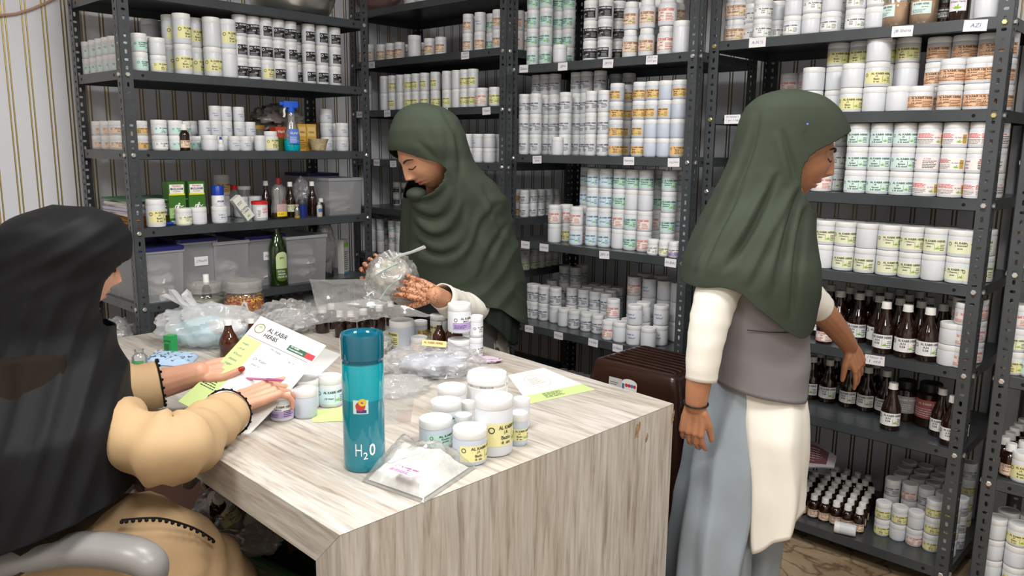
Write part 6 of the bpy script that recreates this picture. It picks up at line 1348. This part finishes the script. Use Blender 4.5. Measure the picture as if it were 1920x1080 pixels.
class Drape:
    """cloth shell around a body: outline given in photograph pixels at given depths, closed rings, folds pushed along the normal"""
    def __init__(s, rows, nt=96, nv=80):
        s.rows = np.array(rows, float); s.nt = nt; s.nv = nv      # py, pxL, pxR, depth, half-thickness
    def ring(s, py):
        r = s.rows; return [np.interp(py, r[:, 0], r[:, k]) for k in range(1, 5)]
    def point(s, th, py, e=.85):
        L, R, d, td = s.ring(py); c = pt((L + R) / 2, py, d); fy = proj(c)[2]; hw = (R - L) / 2 / FPX * fy
        ct, st = math.cos(th), math.sin(th)
        return c + c2w(hw * math.copysign(abs(ct) ** e, ct), td * math.copysign(abs(st) ** e, st)), c
    def build(s, name, m, parent, hem=None, top=None, fold=None, hole=None, thick=.003, smooth=2, e=.85, keep=None, subdiv=False):
        nt, nv = s.nt, s.nv; p0, p1 = s.rows[0, 0], s.rows[-1, 0]
        V = np.zeros((nv, nt, 3))
        for j in range(nv):
            for i in range(nt):
                th = 2 * math.pi * i / nt; a = top(th) if top else p0; b = hem(th) if hem else p1
                w = j / (nv - 1); p, c = s.point(th, a + (b - a) * w, e); V[j, i] = p
        for _ in range(smooth):
            W = V.copy(); W[1:-1] = (V[:-2] + 2 * V[1:-1] + V[2:]) / 4; W = (np.roll(W, 1, 1) + 2 * W + np.roll(W, -1, 1)) / 4; V = W
        du = np.roll(V, -1, 1) - np.roll(V, 1, 1); dv = np.gradient(V, axis=0); N = np.cross(dv, du); ln = np.linalg.norm(N, axis=2, keepdims=True); N = N / np.maximum(ln, 1e-9)
        cen = V.mean(axis=1, keepdims=True); N *= np.where(((V - cen) * N).sum(2, keepdims=True) < 0, -1, 1)
        if fold is not None:
            for j in range(nv):
                for i in range(nt):
                    P = Vector(V[j, i]); V[j, i] += N[j, i] * fold(2 * math.pi * i / nt, j / (nv - 1), P, proj(P))
        L0 = np.array(parent.location); mb = MB(); vs_ = (V - L0).reshape(-1, 3); mb.v = [tuple(q) for q in vs_]
        for j in range(nv - 1):
            for i in range(nt):
                i2 = (i + 1) % nt
                if hole is not None and hole(Vector((V[j, i] + V[j + 1, i2]) / 2)): continue
                mb.f.append((j * nt + i, j * nt + i2, (j + 1) * nt + i2, (j + 1) * nt + i)); mb.m.append(0)
        if top is None and keep is None and not hole: pass
        mb.f.append(tuple(range(nt - 1, -1, -1))); mb.m.append(0)
        o = mb.build(name, m, parent, angle=None)
        if hole is not None:
            me = o.data; bm = bmesh.new(); bm.from_mesh(me); bmesh.ops.delete(bm, geom=[v for v in bm.verts if not v.link_faces], context='VERTS')
            for _ in range(3):
                be = [v for v in bm.verts if any(e.is_boundary for e in v.link_edges)]; bmesh.ops.smooth_vert(bm, verts=be, factor=.6, use_axis_x=True, use_axis_y=True, use_axis_z=True)
            bm.to_mesh(me); bm.free()
        if thick: sd = o.modifiers.new('thickness', 'SOLIDIFY'); sd.thickness = thick; sd.offset = -1
        return o
def ridge(x): return (1 - abs(((x % 1.0) - .5) * 2)) ** 1.5       # 0..1 sharp crest
def nz(p, s, q=0): return mn.noise(Vector(p) * s + Vector((q, q * 1.7, q * .3)))
def face_hole(C, hd, zs_, ys_, k=1.0):
    """opening of a scarf: everything forward of a brim line y(z) in head coordinates"""
    x, f, up, _ = hd
    def fn(P):
        q = P - Vector(C); Y, Z = q.dot(f) / k, q.dot(up) / k
        return zs_[0] < Z < zs_[-1] and Y > float(np.interp(Z, zs_, ys_)) and abs(q.dot(x)) < .16
    return fn
def sleeve(name, m, parent, pts, rads, fold=.05, seed=1, nseg=26, thick=.003, seg=28):
    path = smooth_path(pts, 8); rr = lerp_list(list(rads), 8); n = len(path); mb = MB(); L0 = parent.location; N = None
    for i, p in enumerate(path):
        t = (path[min(i + 1, n - 1)] - path[max(i - 1, 0)]).normalized()
        if N is None: up = Vector((0, 0, 1)) if abs(t.z) < .9 else Vector((1, 0, 0)); N = (up - t * up.dot(t)).normalized()
        else: N = (N - t * N.dot(t)).normalized()
        B = t.cross(N)
        for k in range(seg):
            a = 2 * math.pi * k / seg; dv = N * math.cos(a) + B * math.sin(a); q = p + dv * rr[i]
            w = fold * rr[i] * (ridge(i / n * 7.0 + .45 * math.sin(a + seed) + .8 * nz(q, 6, seed)) - .4 + .8 * nz(q, 14, seed))
            mb.v.append(tuple(q + dv * w - L0))
    for i in range(n - 1):
        for k in range(seg): k2 = (k + 1) % seg; mb.f.append((i * seg + k, i * seg + k2, (i + 1) * seg + k2, (i + 1) * seg + k)); mb.m.append(0)
    o = mb.build(name, m, parent, angle=None)
    if thick: sd = o.modifiers.new('thickness', 'SOLIDIFY'); sd.thickness = thick; sd.offset = -1
    return o


def pdist(px, py, poly):                      # signed pixel distance to a polyline and fade near its ends
    best = (1e9, 0, 0); n = len(poly) - 1
    for i in range(n):
        ax, ay = poly[i]; bx, by = poly[i + 1]; dx, dy = bx - ax, by - ay; L2 = dx * dx + dy * dy
        t = max(0., min(1., ((px - ax) * dx + (py - ay) * dy) / L2)); qx, qy = px - ax - t * dx, py - ay - t * dy; d = math.hypot(qx, qy)
        if d < best[0]: best = (d, 1 if dx * qy - dy * qx > 0 else -1, (i + t) / n)
    return best
def creases(px, py, curves, A=.008):          # each drawn fold: a groove with a soft roll beside it
    s = 0.
    for c, amp in curves:
        d, sg, t = pdist(px, py, c)
        if d > 45: continue
        w = math.sin(math.pi * min(1, max(0, t))) ** .9; x = d * sg
        s += A * amp * w * (-1.0 * math.exp(-(x / 5.5) ** 2) + .75 * math.exp(-((x - 13) / 9.) ** 2) + .25 * math.exp(-((x + 14) / 10.) ** 2))
    return s
def dense(c): return [(q.x, q.y) for q in smooth_path([Vector((x, y, 0)) for x, y in c], 4)]
CM = [(dense(c), a) for c, a in [([(838, 322), (836, 350), (818, 371), (792, 378), (768, 366)], 1.1), ([(846, 330), (852, 370), (836, 401), (806, 411), (776, 396), (764, 376)], 1.3), ([(862, 330), (870, 382), (852, 430), (816, 446), (786, 430), (768, 400)], 1.4), ([(893, 395), (874, 452), (838, 477), (802, 472), (780, 448)], 1.2), ([(938, 376), (905, 420), (884, 470), (850, 512)], 1.5), ([(957, 415), (922, 468), (897, 524)], 1.3), ([(766, 362), (763, 420), (762, 484)], 1.2), ([(808, 205), (834, 240), (840, 288), (832, 318)], .6), ([(822, 199), (853, 248), (863, 308), (858, 350)], .9), ([(778, 262), (805, 285), (826, 308)], .4), ([(905, 340), (930, 400), (950, 470)], .8)]]
CR = [(dense(c), a) for c, a in [([(1505, 345), (1476, 430), (1448, 560)], 1.3), ([(1511, 385), (1496, 470), (1486, 600)], 1.3), ([(1425, 210), (1402, 300), (1346, 420), (1300, 505)], 1.0), ([(1462, 320), (1410, 430), (1356, 512)], 1.4), ([(1466, 240), (1482, 300), (1494, 350)], .7), ([(1490, 360), (1440, 470), (1405, 545)], 1.1), ([(1400, 330), (1350, 430), (1318, 515)], 1.0)]]
# ---------- the woman behind the counter holding a tied bag
hC = pt(803, 285, 2.60); fM = c2w(-.72, -.46, -.58)
floorM = pt(868, 600, 2.83); pm = thing('person', 'woman in dark olive headscarf and grey vest holding a tied clear bag', 'person', (floorM.x, floorM.y, 0)); L0 = pm.location
S = Skin(); hd = S.head(hC, fM, 1.05)
S.fine.tube(smooth_path([hC - hd[2] * .05 - hd[1] * .03, pt(835, 380, 2.72), pt(860, 470, 2.82)], 4), .06, 14)
# near hand (holding the bag from the right), far hand behind the bag
wr = pt(815, 553, 2.42); hx = c2w(-1, -.05, .12)
S.arm([pt(890, 560, 2.68), pt(856, 572, 2.56), wr], [.034, .036, .029])
tipsA = S.hand(wr, c2w(-.93, .12, .25), c2w(.18, -.93, .15), side=-1, size=.98, curl=(14, 18, 20, 24), spread=9, thumb=(38, 24), bend0=6)
wr2 = pt(742, 545, 2.66); S.arm([pt(800, 470, 2.85), pt(775, 540, 2.78), wr2], [.045, .038, .030])
tipsB = S.hand(pt(728, 520, 2.60), c2w(-.55, -.45, .55), c2w(-.6, .55, .3), side=1, size=.95, curl=(24, 26, 28, 30), spread=6, thumb=(30, 15))
def henna(c):
    px, py, d = proj(c)
    if d > 2.62 or px > 822: return 0
    tip = min((c - t_[0]).length for t_ in tipsA[:4])
    if tip < .012: return 3
    q = nz(c, 85, 3); 
    return 2 if (abs(q) < .085 or (px < 800 and abs(nz(c, 60, 9)) < .10)) else 0
bd_ = S.finish('body', pm, [mskinM, mlip, mhenna, mnail], .0026, henna); face_bits(bd_, hd, hC, L0)
MB().ball(min((hd[3](.0135, -.028, .001), hd[3](-.0135, -.028, .001)), key=dep) - L0, .0018, 0, 8, 6).build('nose_stud', mat('stud', (.8, .8, .8), .1, 1.0), pm)
rowsM = [(193, 785, 800, 2.60, .02), (197, 765, 825, 2.60, .06), (205, 752, 842, 2.60, .085), (220, 740, 858, 2.60, .105), (245, 731, 870, 2.60, .118), (275, 728, 879, 2.61, .124), (300, 733, 888, 2.63, .125), (325, 745, 908, 2.65, .13), (345, 754, 930, 2.67, .14), (370, 757, 948, 2.70, .16), (400, 756, 957, 2.73, .175), (440, 753, 967, 2.76, .185), (480, 751, 977, 2.78, .19), (520, 756, 984, 2.80, .19), (560, 770, 989, 2.80, .185), (610, 790, 990, 2.80, .18)]
def hemM(th):       # front (towards camera) th = -90deg ; right th = 0
    c = math.cos(th); s_ = math.sin(th)
    if s_ < 0.15: return float(np.interp(c, [-1, -.75, -.45, -.2, .1, .5, .8, 1.0], [492, 505, 528, 545, 556, 562, 590, 606]))
    return float(np.interp(c, [-1, 0, 1], [500, 545, 606]))
def foldM(th, w, P, pr):
    px, py, d = pr; x = (px - 850) / 110.0; A = 0
    k = max(0, min(1, (py - 330) / 60.0)); fr = 1 if math.sin(th) < .3 else .3
    x0 = (px - 835) / 100.0; sag = 52 * (1 - x0 * x0) if abs(x0) < 1.3 else -36       # cowl folds sagging from the cheek to the far shoulder
    q = (py - sag + 18 * x0) / 64.0 + 1.1 * nz(P, 2.6, 2)
    A += .017 * k * fr * (ridge(q) - .35) * max(.15, min(1, .55 + 1.2 * nz(P, 3.5, 7))) * max(0, min(1, (px - 765) / 30))
    A += .008 * k * fr * (ridge(px / 21. + .5 * nz(P, 4, 1)) - .4) * max(0, min(1, (800 - px) / 30))
    diag = (px * .8 - py * .55) / 38.0 + .5 * nz(P, 5, 6)
    A += .011 * max(0, min(1, (py - 300) / 60)) * max(0, min(1, (px - 850) / 60)) * (ridge(diag) - .4)
    hd_ = math.atan2(py - 330, px - 850); A += .0045 * max(0, min(1, (300 - py) / 60)) * (ridge(hd_ * 4.2 + .3 * nz(P, 7, 1)) - .4) * max(0, min(1, (px - 770) / 50))
    A = .45 * A + .004 * nz(P, 9, 4) * k + (creases(px, py, CM) if math.sin(th) < .2 else 0)
    return A
holeM = face_hole(hC, hd, [-.092, -.086, -.072, -.047, -.02, .015, .045, .07, .09], [.105, .078, .048, .022, .030, .060, .082, .098, .14])
Drape(rowsM, 200, 160).build('headscarf', molive, pm, hemM, None, foldM, holeM, smooth=8)
MB().ball(pt(781, 364, 2.585) - L0, (.034, .045, .023), 0, 28, 18, Matrix.Rotation(YAW, 3, 'Z')).build('scarf_inner_fold', molive, pm)
rows2 = [(470, 800, 965, 2.80, .15), (540, 828, 978, 2.80, .165), (600, 840, 975, 2.80, .165), (650, 858, 968, 2.80, .16)]
def hem2(th):
    c = math.cos(th); return float(np.interp(c, [-1, -.5, 0, .4, .75, 1], [545, 560, 582, 604, 632, 640]))
Drape(rows2, 80, 30).build('scarf_lower_layer', mdarkolive, pm, hem2, None, lambda th, w, P, pr: .010 * w * (ridge(th * 3.2 + .4 * nz(P, 6)) - .4), None)
rows3 = [(470, 820, 950, 2.84, .12), (560, 822, 948, 2.84, .13), (620, 822, 950, 2.84, .135), (650, 824, 955, 2.84, .14), (700, 815, 960, 2.84, .15), (900, 800, 975, 2.85, .17)]
Drape(rows3[:4], 64, 20).build('vest', mgreyv, pm, lambda th: 645, None, lambda th, w, P, pr: .004 * nz(P, 10, 2), None)
Drape([(600, 818, 950, 2.84, .13), (660, 818, 955, 2.84, .14), (760, 810, 965, 2.85, .16), (900, 800, 975, 2.86, .18)], 80, 20).build('kurta', mwhite, pm, None, None, lambda th, w, P, pr: .010 * w * (ridge(th * 2.9) - .4), None)
Drape([(860, 815, 960, 2.86, .12), (1050, 825, 950, 2.87, .10), (1170, 830, 945, 2.88, .09)], 48, 14).build('trousers', mbluegrey, pm, None, None, None, None)
sleeve('sleeve', mwhite, pm, [pt(905, 520, 2.74), pt(893, 572, 2.67), pt(858, 574, 2.57), pt(828, 555, 2.46)], [.060, .058, .052, .042], .07, 3)
sleeve('sleeve', mwhite, pm, [pt(790, 470, 2.86), pt(765, 545, 2.80), pt(748, 545, 2.70)], [.05, .045, .038], .07, 4)
# the tied bag in her hands
P = pt(735, 520, 2.50); t = thing('tied_clear_bag', 'tied clear bag of pale herbs held in the standing woman\'s hands', 'bag', P, YAW)
obj('contents', blob_mesh('contents', [mat('herb_pale', (.50, .46, .38), .7, noise=(38, .45))], (.062, .055, .060), .28, 101, 40, 26, 0, 3), t)
obj('film', blob_mesh('film', film('bag_film2', body=.24, gloss=.32, rough=.1), (.074, .066, .072), .24, 104, 64, 40, 0, 3.4, .7), t)
mb = MB(); mb.tube([(.01, -.02, .06), (.03, -.03, .075), (.07, -.04, .088), (.11, -.045, .105)], [.014, .012, .011, .014], 10, flat=.4); mb.tube([(.0, -.02, .06), (-.02, -.02, .085), (-.005, -.02, .09), (.012, -.02, .062)], [.008, .007, .007, .008], 8, flat=.5); mb.build('knot', mfilmw, t)
mb = MB(); mb.tube([(-.03, -.05, -.06), (.0, -.066, -.02), (.05, -.05, .02)], .007, 8, flat=.3); mb.tube([(-.06, -.03, .0), (-.02, -.062, .03), (.03, -.06, .055)], .007, 8, flat=.3); mb.build('teal_strips', mat('pale_teal', (.50, .68, .66), .4), t)

# ---------- the woman in the vest reaching for the shelf on the right
hC = pt(1484, 284, 2.12); fR = c2w(.94, -.10, -.22)
fl_ = pt(1420, 800, 2.10); pr_ = thing('person', 'woman in olive headscarf, grey vest and cream kurta reaching for the shelf', 'person', (fl_.x, fl_.y, 0)); L0 = pr_.location
S = Skin(); hd = S.head(hC, fR, 1.10)
S.fine.tube(smooth_path([hC - hd[2] * .06, pt(1455, 430, 2.12), pt(1430, 540, 2.12)], 4), .055, 14)
wr = pt(1305, 758, 1.99); S.arm([pt(1345, 560, 2.03), pt(1322, 650, 2.00), pt(1311, 710, 1.99), wr], [.050, .042, .034, .028])
S.hand(wr, c2w(-.10, -.02, -1), c2w(-.55, -.8, 0), side=-1, size=.92, curl=(16, 18, 20, 22), spread=5, thumb=(26, 10), bend0=10)
wr = pt(1592, 648, 2.36); S.arm([pt(1495, 540, 2.17), pt(1535, 578, 2.22), pt(1568, 615, 2.29), wr], [.048, .040, .034, .026])
S.hand(wr, c2w(.52, .16, -.84), c2w(.50, -.78, .20), side=1, size=.95, curl=(7, 10, 13, 17), spread=11, thumb=(34, 18), bend0=6)
bd_ = S.finish('body', pr_, [mskinR, mlip], .0028); face_bits(bd_, hd, hC, L0)
rowsR = [(167, 1470, 1490, 2.12, .02), (171, 1445, 1515, 2.12, .06), (180, 1425, 1540, 2.12, .085), (200, 1402, 1565, 2.12, .105), (225, 1390, 1582, 2.12, .112), (250, 1383, 1590, 2.12, .114), (280, 1376, 1586, 2.12, .114), (310, 1366, 1575, 2.12, .114), (340, 1352, 1555, 2.12, .115), (370, 1338, 1532, 2.12, .12), (400, 1322, 1518, 2.12, .135), (430, 1308, 1518, 2.12, .15), (460, 1296, 1524, 2.12, .16), (490, 1285, 1529, 2.11, .17), (520, 1279, 1528, 2.11, .175), (560, 1277, 1522, 2.11, .175), (620, 1277, 1515, 2.11, .17)]
def hemR(th):
    c = math.cos(th); s_ = math.sin(th)
    if s_ < .1: return float(np.interp(c, [-1, -.8, -.55, -.30, -.05, .25, .55, .8, 1], [528, 528, 522, 530, 562, 596, 614, 606, 570]))
    return float(np.interp(c, [-1, 0, 1], [528, 560, 575]))
def foldR(th, w, P, pr):
    px, py, d = pr; k = max(0, min(1, (py - 330) / 80.0)); front = 1 if math.sin(th) < .3 else .4
    r_ = math.atan2(px - 1500, py - 330 + 60)                  # folds fan down from under the chin
    A = .020 * k * front * (ridge(r_ * 2.3 + .35 * nz(P, 4, 1)) - .4) + .016 * k * nz(P, 5, 3)
    return .5 * A + (creases(px, py, CR, .011) if math.sin(th) < .2 else 0)
Drape(rowsR, 200, 160).build('headscarf', molive, pr_, hemR, None, foldR, face_hole(hC, hd, [-.15, -.128, -.085, -.04, .0, .03, .06, .095], [.13, .07, .026, .014, .028, .062, .095, .14]), smooth=8)
MB().ball(pt(1514, 233, 1.995) - L0, .003, 0, 8, 6).build('scarf_pin', mat('pin_blue', (.1, .15, .6), .2), pr_)
rowsV = [(470, 1340, 1500, 2.12, .12), (540, 1338, 1508, 2.12, .125), (600, 1336, 1512, 2.12, .125), (660, 1334, 1513, 2.12, .125), (700, 1333, 1512, 2.12, .128), (740, 1333, 1510, 2.12, .13)]
Drape(rowsV, 96, 40).build('vest', mgreyv, pr_, lambda th: float(np.interp(math.cos(th), [-1, -.4, .3, .75, .9, 1], [708, 718, 731, 736, 716, 705])) if math.sin(th) < .1 else 715, None, lambda th, w, P, pr: .005 * nz(P, 9, 2) + .004 * (ridge(P.z * 9 + .5 * nz(P, 5)) - .4), None)
for (px, py) in ((1495, 637), (1497, 683), (1492, 590)):
    c = pt(px, py, 2.022); MB().lathe([(.0085, 0), (.0085, .003), (.006, .004), (.005, .0025), (.0005, .0025)], 16).build('button', mat('button_grey', (.30, .30, .30), .35), pr_, c - L0, (HP, 0, YAW + .5))
mb = MB(); mb.tube([pt(1401, 619, 1.995) - L0, pt(1440, 623, 1.99) - L0, pt(1478, 624, 2.0) - L0], .0016, 6); mb.build('pocket_welt', mat('welt_dark', (.05, .045, .05), .7), pr_)
def wav(a, n, s_=0): return lambda th, w, P, pr: a * (.25 + w) * (ridge(th * n / 6.283 + .3 * nz(P, 5, s_)) - .4) + .004 * nz(P, 10, s_)
Drape([(690, 1352, 1500, 2.125, .105), (735, 1358, 1503, 2.12, .112), (765, 1362, 1507, 2.11, .125), (800, 1366, 1506, 2.10, .135), (900, 1376, 1496, 2.09, .14), (1010, 1384, 1478, 2.08, .14)], 96, 40).build('kurta', mwhite, pr_, lambda th: float(np.interp(math.cos(th), [-1, -.7, -.2, .4, .9, 1], [1006, 1003, 975, 958, 935, 930])) if math.sin(th) < .2 else 950, None, wav(.016, 7, 3), None)
Drape([(690, 1325, 1470, 2.16, .13), (760, 1310, 1440, 2.15, .14), (850, 1290, 1420, 2.13, .15), (960, 1270, 1405, 2.11, .15), (1080, 1254, 1388, 2.09, .15), (1280, 1252, 1372, 2.08, .14)], 96, 50).build('trouser_leg', mbluegrey, pr_, None, None, wav(.022, 8, 5), None)
Drape([(850, 1370, 1475, 2.18, .12), (960, 1372, 1462, 2.18, .12), (1080, 1364, 1448, 2.17, .11), (1290, 1370, 1440, 2.17, .10)], 72, 36).build('trouser_leg', mbluegrey, pr_, None, None, wav(.014, 6, 7), None)
sleeve('sleeve', mwhite, pr_, [pt(1365, 500, 2.06), pt(1345, 550, 2.03), pt(1325, 630, 2.00), pt(1314, 712, 1.99)], [.062, .058, .048, .040], .05, 5)
sleeve('sleeve', mwhite, pr_, [pt(1470, 500, 2.15), pt(1500, 545, 2.17), pt(1538, 578, 2.225)], [.058, .054, .042], .05, 6)
c = pt(1305, 756, 1.99) - L0; MB().tube([c + c2w(.031 * math.cos(a), .031 * math.sin(a), .004 * math.sin(a)) for a in [2 * math.pi * k / 24 for k in range(25)]], .0026, 8).build('bangle', mat('bangle_black', (.01, .01, .01), .2), pr_)
for s_, (px, d) in enumerate(((1318, 2.06), (1405, 2.16))):
    c = pt(px, 1290, d); c.z = 0.0; mb = MB(); mb.ball(c - L0 + Vector((0, 0, .03)) + c2w(.05, 0), (.11, .045, .032), 0, 20, 12, Matrix.Rotation(YAW, 3, 'Z')); mb.build('shoe', mat('shoe_black', (.015, .013, .012), .4), pr_)

# ---------- the seated person writing at the counter
hC = pt(130, 500, 1.62); fL = c2w(.74, .64, -.14)
fl_ = pt(130, 800, 1.60); pl_ = thing('person', 'seated person in black headscarf and beige tunic reading a prescription sheet', 'person', (fl_.x, fl_.y, 0)); L0 = pl_.location
S = Skin(); hd = S.head(hC, fL, .92)
S.fine.tube(smooth_path([hC - hd[2] * .06, pt(115, 680, 1.60), pt(110, 780, 1.58)], 4), .055, 14)
wr = pt(444, 757, 1.765); S.arm([pt(275, 832, 1.49), pt(322, 842, 1.49), pt(385, 806, 1.62), wr], [.038, .040, .036, .028])
S.hand(wr, c2w(.74, .60, .22), c2w(-.25, -.42, .86), side=-1, size=1.08, curl=(5, 22, 28, 32), spread=5, thumb=(34, 22), bend0=6)
wr = pt(372, 700, 1.885); S.arm([pt(170, 690, 1.85), pt(250, 730, 1.85), pt(318, 715, 1.87), wr], [.04, .038, .036, .029])
tipsL = S.hand(wr, c2w(.86, .36, .05), c2w(-.1, .55, -.75), side=-1, size=.98, curl=(4, 6, 8, 10), spread=4, thumb=(16, -4), bend0=2)
def nails(c): return 2 if (c - tipsL[4][0]).length < .011 else 0
bd_ = S.finish('body', pl_, [mskinL, mlip, mnail], .0028, nails); face_bits(bd_, hd, hC, L0)
rowsL = [(386, 95, 150, 1.62, .02), (391, 65, 180, 1.62, .07), (402, 38, 200, 1.62, .10), (425, 14, 222, 1.62, .12), (460, -4, 236, 1.62, .13), (500, -16, 228, 1.62, .13), (560, -24, 214, 1.61, .13), (610, -30, 206, 1.60, .13), (660, -45, 208, 1.58, .14), (710, -70, 218, 1.55, .17), (780, -95, 226, 1.50, .20), (850, -115, 234, 1.49, .21), (940, -125, 244, 1.48, .215)]
def hemL(th):
    c = math.cos(th); s_ = math.sin(th)
    return float(np.interp(c, [-1, -.3, 0, .2, .6, 1], [930, 950, 955, 948, 930, 918])) if s_ < .2 else 900
def foldL(th, w, P, pr):
    px, py, d = pr; k = max(0, min(1, (py - 480) / 120.))
    return .008 * k * (ridge(px / 58. + py / 160. + .4 * nz(P, 4, 2)) - .4) + .007 * nz(P, 6, 5) * (.3 + k) + .004 * (1 - k) * (ridge((py + px * .55) / 46. + .4 * nz(P, 5, 3)) - .4)
Drape(rowsL, 132, 110).build('headscarf', mblack, pl_, hemL, None, foldL, face_hole(hC, hd, [-.125, -.105, -.07, -.02, .0, .02, .035], [.12, .055, .040, .043, .058, .085, .13]), smooth=6)
rowsS = [(640, -60, 190, 1.58, .15), (760, -105, 205, 1.545, .20), (880, -125, 228, 1.53, .215), (960, -130, 246, 1.52, .22), (1040, -135, 240, 1.52, .225)]
Drape(rowsS, 96, 50).build('sheer_layer', film('sheer_black', body=.80, gloss=.01, rough=.6, bodycol=(.030, .022, .016)), pl_, lambda th: float(np.interp(math.cos(th), [-1, -.4, 0, .5, 1], [1030, 1024, 1010, 975, 925])) if math.sin(th) < .2 else 980, None, lambda th, w, P, pr: .010 * (ridge(pr[0] / 70. + .5 * nz(P, 3, 2)) - .4), None, thick=0)
rowsT = [(660, -20, 150, 1.60, .09), (720, -60, 175, 1.58, .11), (820, -80, 185, 1.57, .125), (920, -90, 200, 1.55, .14), (1010, -100, 225, 1.54, .17), (1080, -110, 250, 1.54, .20)]
Drape(rowsT, 80, 40).build('tunic', mbeige, pl_, None, None, lambda th, w, P, pr: .006 * nz(P, 7, 3), None)
# lap: near thigh and far thigh reaching below the counter, trim along the tunic slit
sleeve('lap', mbeige, pl_, [pt(110, 1090, 1.50), pt(240, 1035, 1.52), pt(350, 1070, 1.58), pt(415, 1130, 1.62), pt(430, 1280, 1.62)], [.14, .12, .105, .09, .08], .10, 8, seg=36)
sleeve('lap', mbeige, pl_, [pt(100, 1050, 1.72), pt(210, 1020, 1.80), pt(310, 1050, 1.86), pt(350, 1120, 1.88), pt(360, 1260, 1.88)], [.13, .11, .095, .085, .075], .08, 9, seg=36)
def on_lap(px, py, off=.0): return pt(px, py, 1.50 + .0 + off)
trim = [(228, 975), (262, 972), (300, 972), (335, 980), (370, 993), (400, 1012)]
dts = [1.425, 1.43, 1.45, 1.475, 1.50, 1.53]
mb = MB(); pth = smooth_path([pt(x, y, d) for (x, y), d in zip(trim, dts)], 6); mb.tube([p - L0 for p in pth], .0022, 6)
for p in pth[::2]: mb.ball(p - L0 + Vector((0, 0, -.004)), .0042, 0, 8, 6)
mb.build('crochet_trim', mblack, pl_)
sr_pts = [pt(170, 775, 1.62), pt(235, 818, 1.53), pt(325, 842, 1.48), pt(385, 808, 1.61), pt(426, 774, 1.725)]
sleeve('sleeve', mbeige, pl_, sr_pts, [.062, .072, .066, .056, .047], .22, 10, seg=40)
sl_pts = [pt(165, 700, 1.82), pt(240, 730, 1.83), pt(300, 718, 1.865)]; sleeve('sleeve', mbeige, pl_, sl_pts, [.07, .062, .055], .06, 11)
def cuff(P, d, r):
    d = d.normalized(); a = d.orthogonal().normalized(); b = d.cross(a); mb = MB(); pts = [P - L0 + (a * math.cos(q) + b * math.sin(q)) * r for q in [2 * math.pi * k / 36 for k in range(37)]]; mb.tube(pts, .0022, 6)
    for p in pts[::2]: mb.ball(p + d * .003, .0036, 0, 8, 6)
    return mb.build('cuff_trim', mblack, pl_)
cuff(sr_pts[-1], sr_pts[-1] - sr_pts[-2], .055); cuff(sl_pts[-1], sl_pts[-1] - sl_pts[-2], .057)
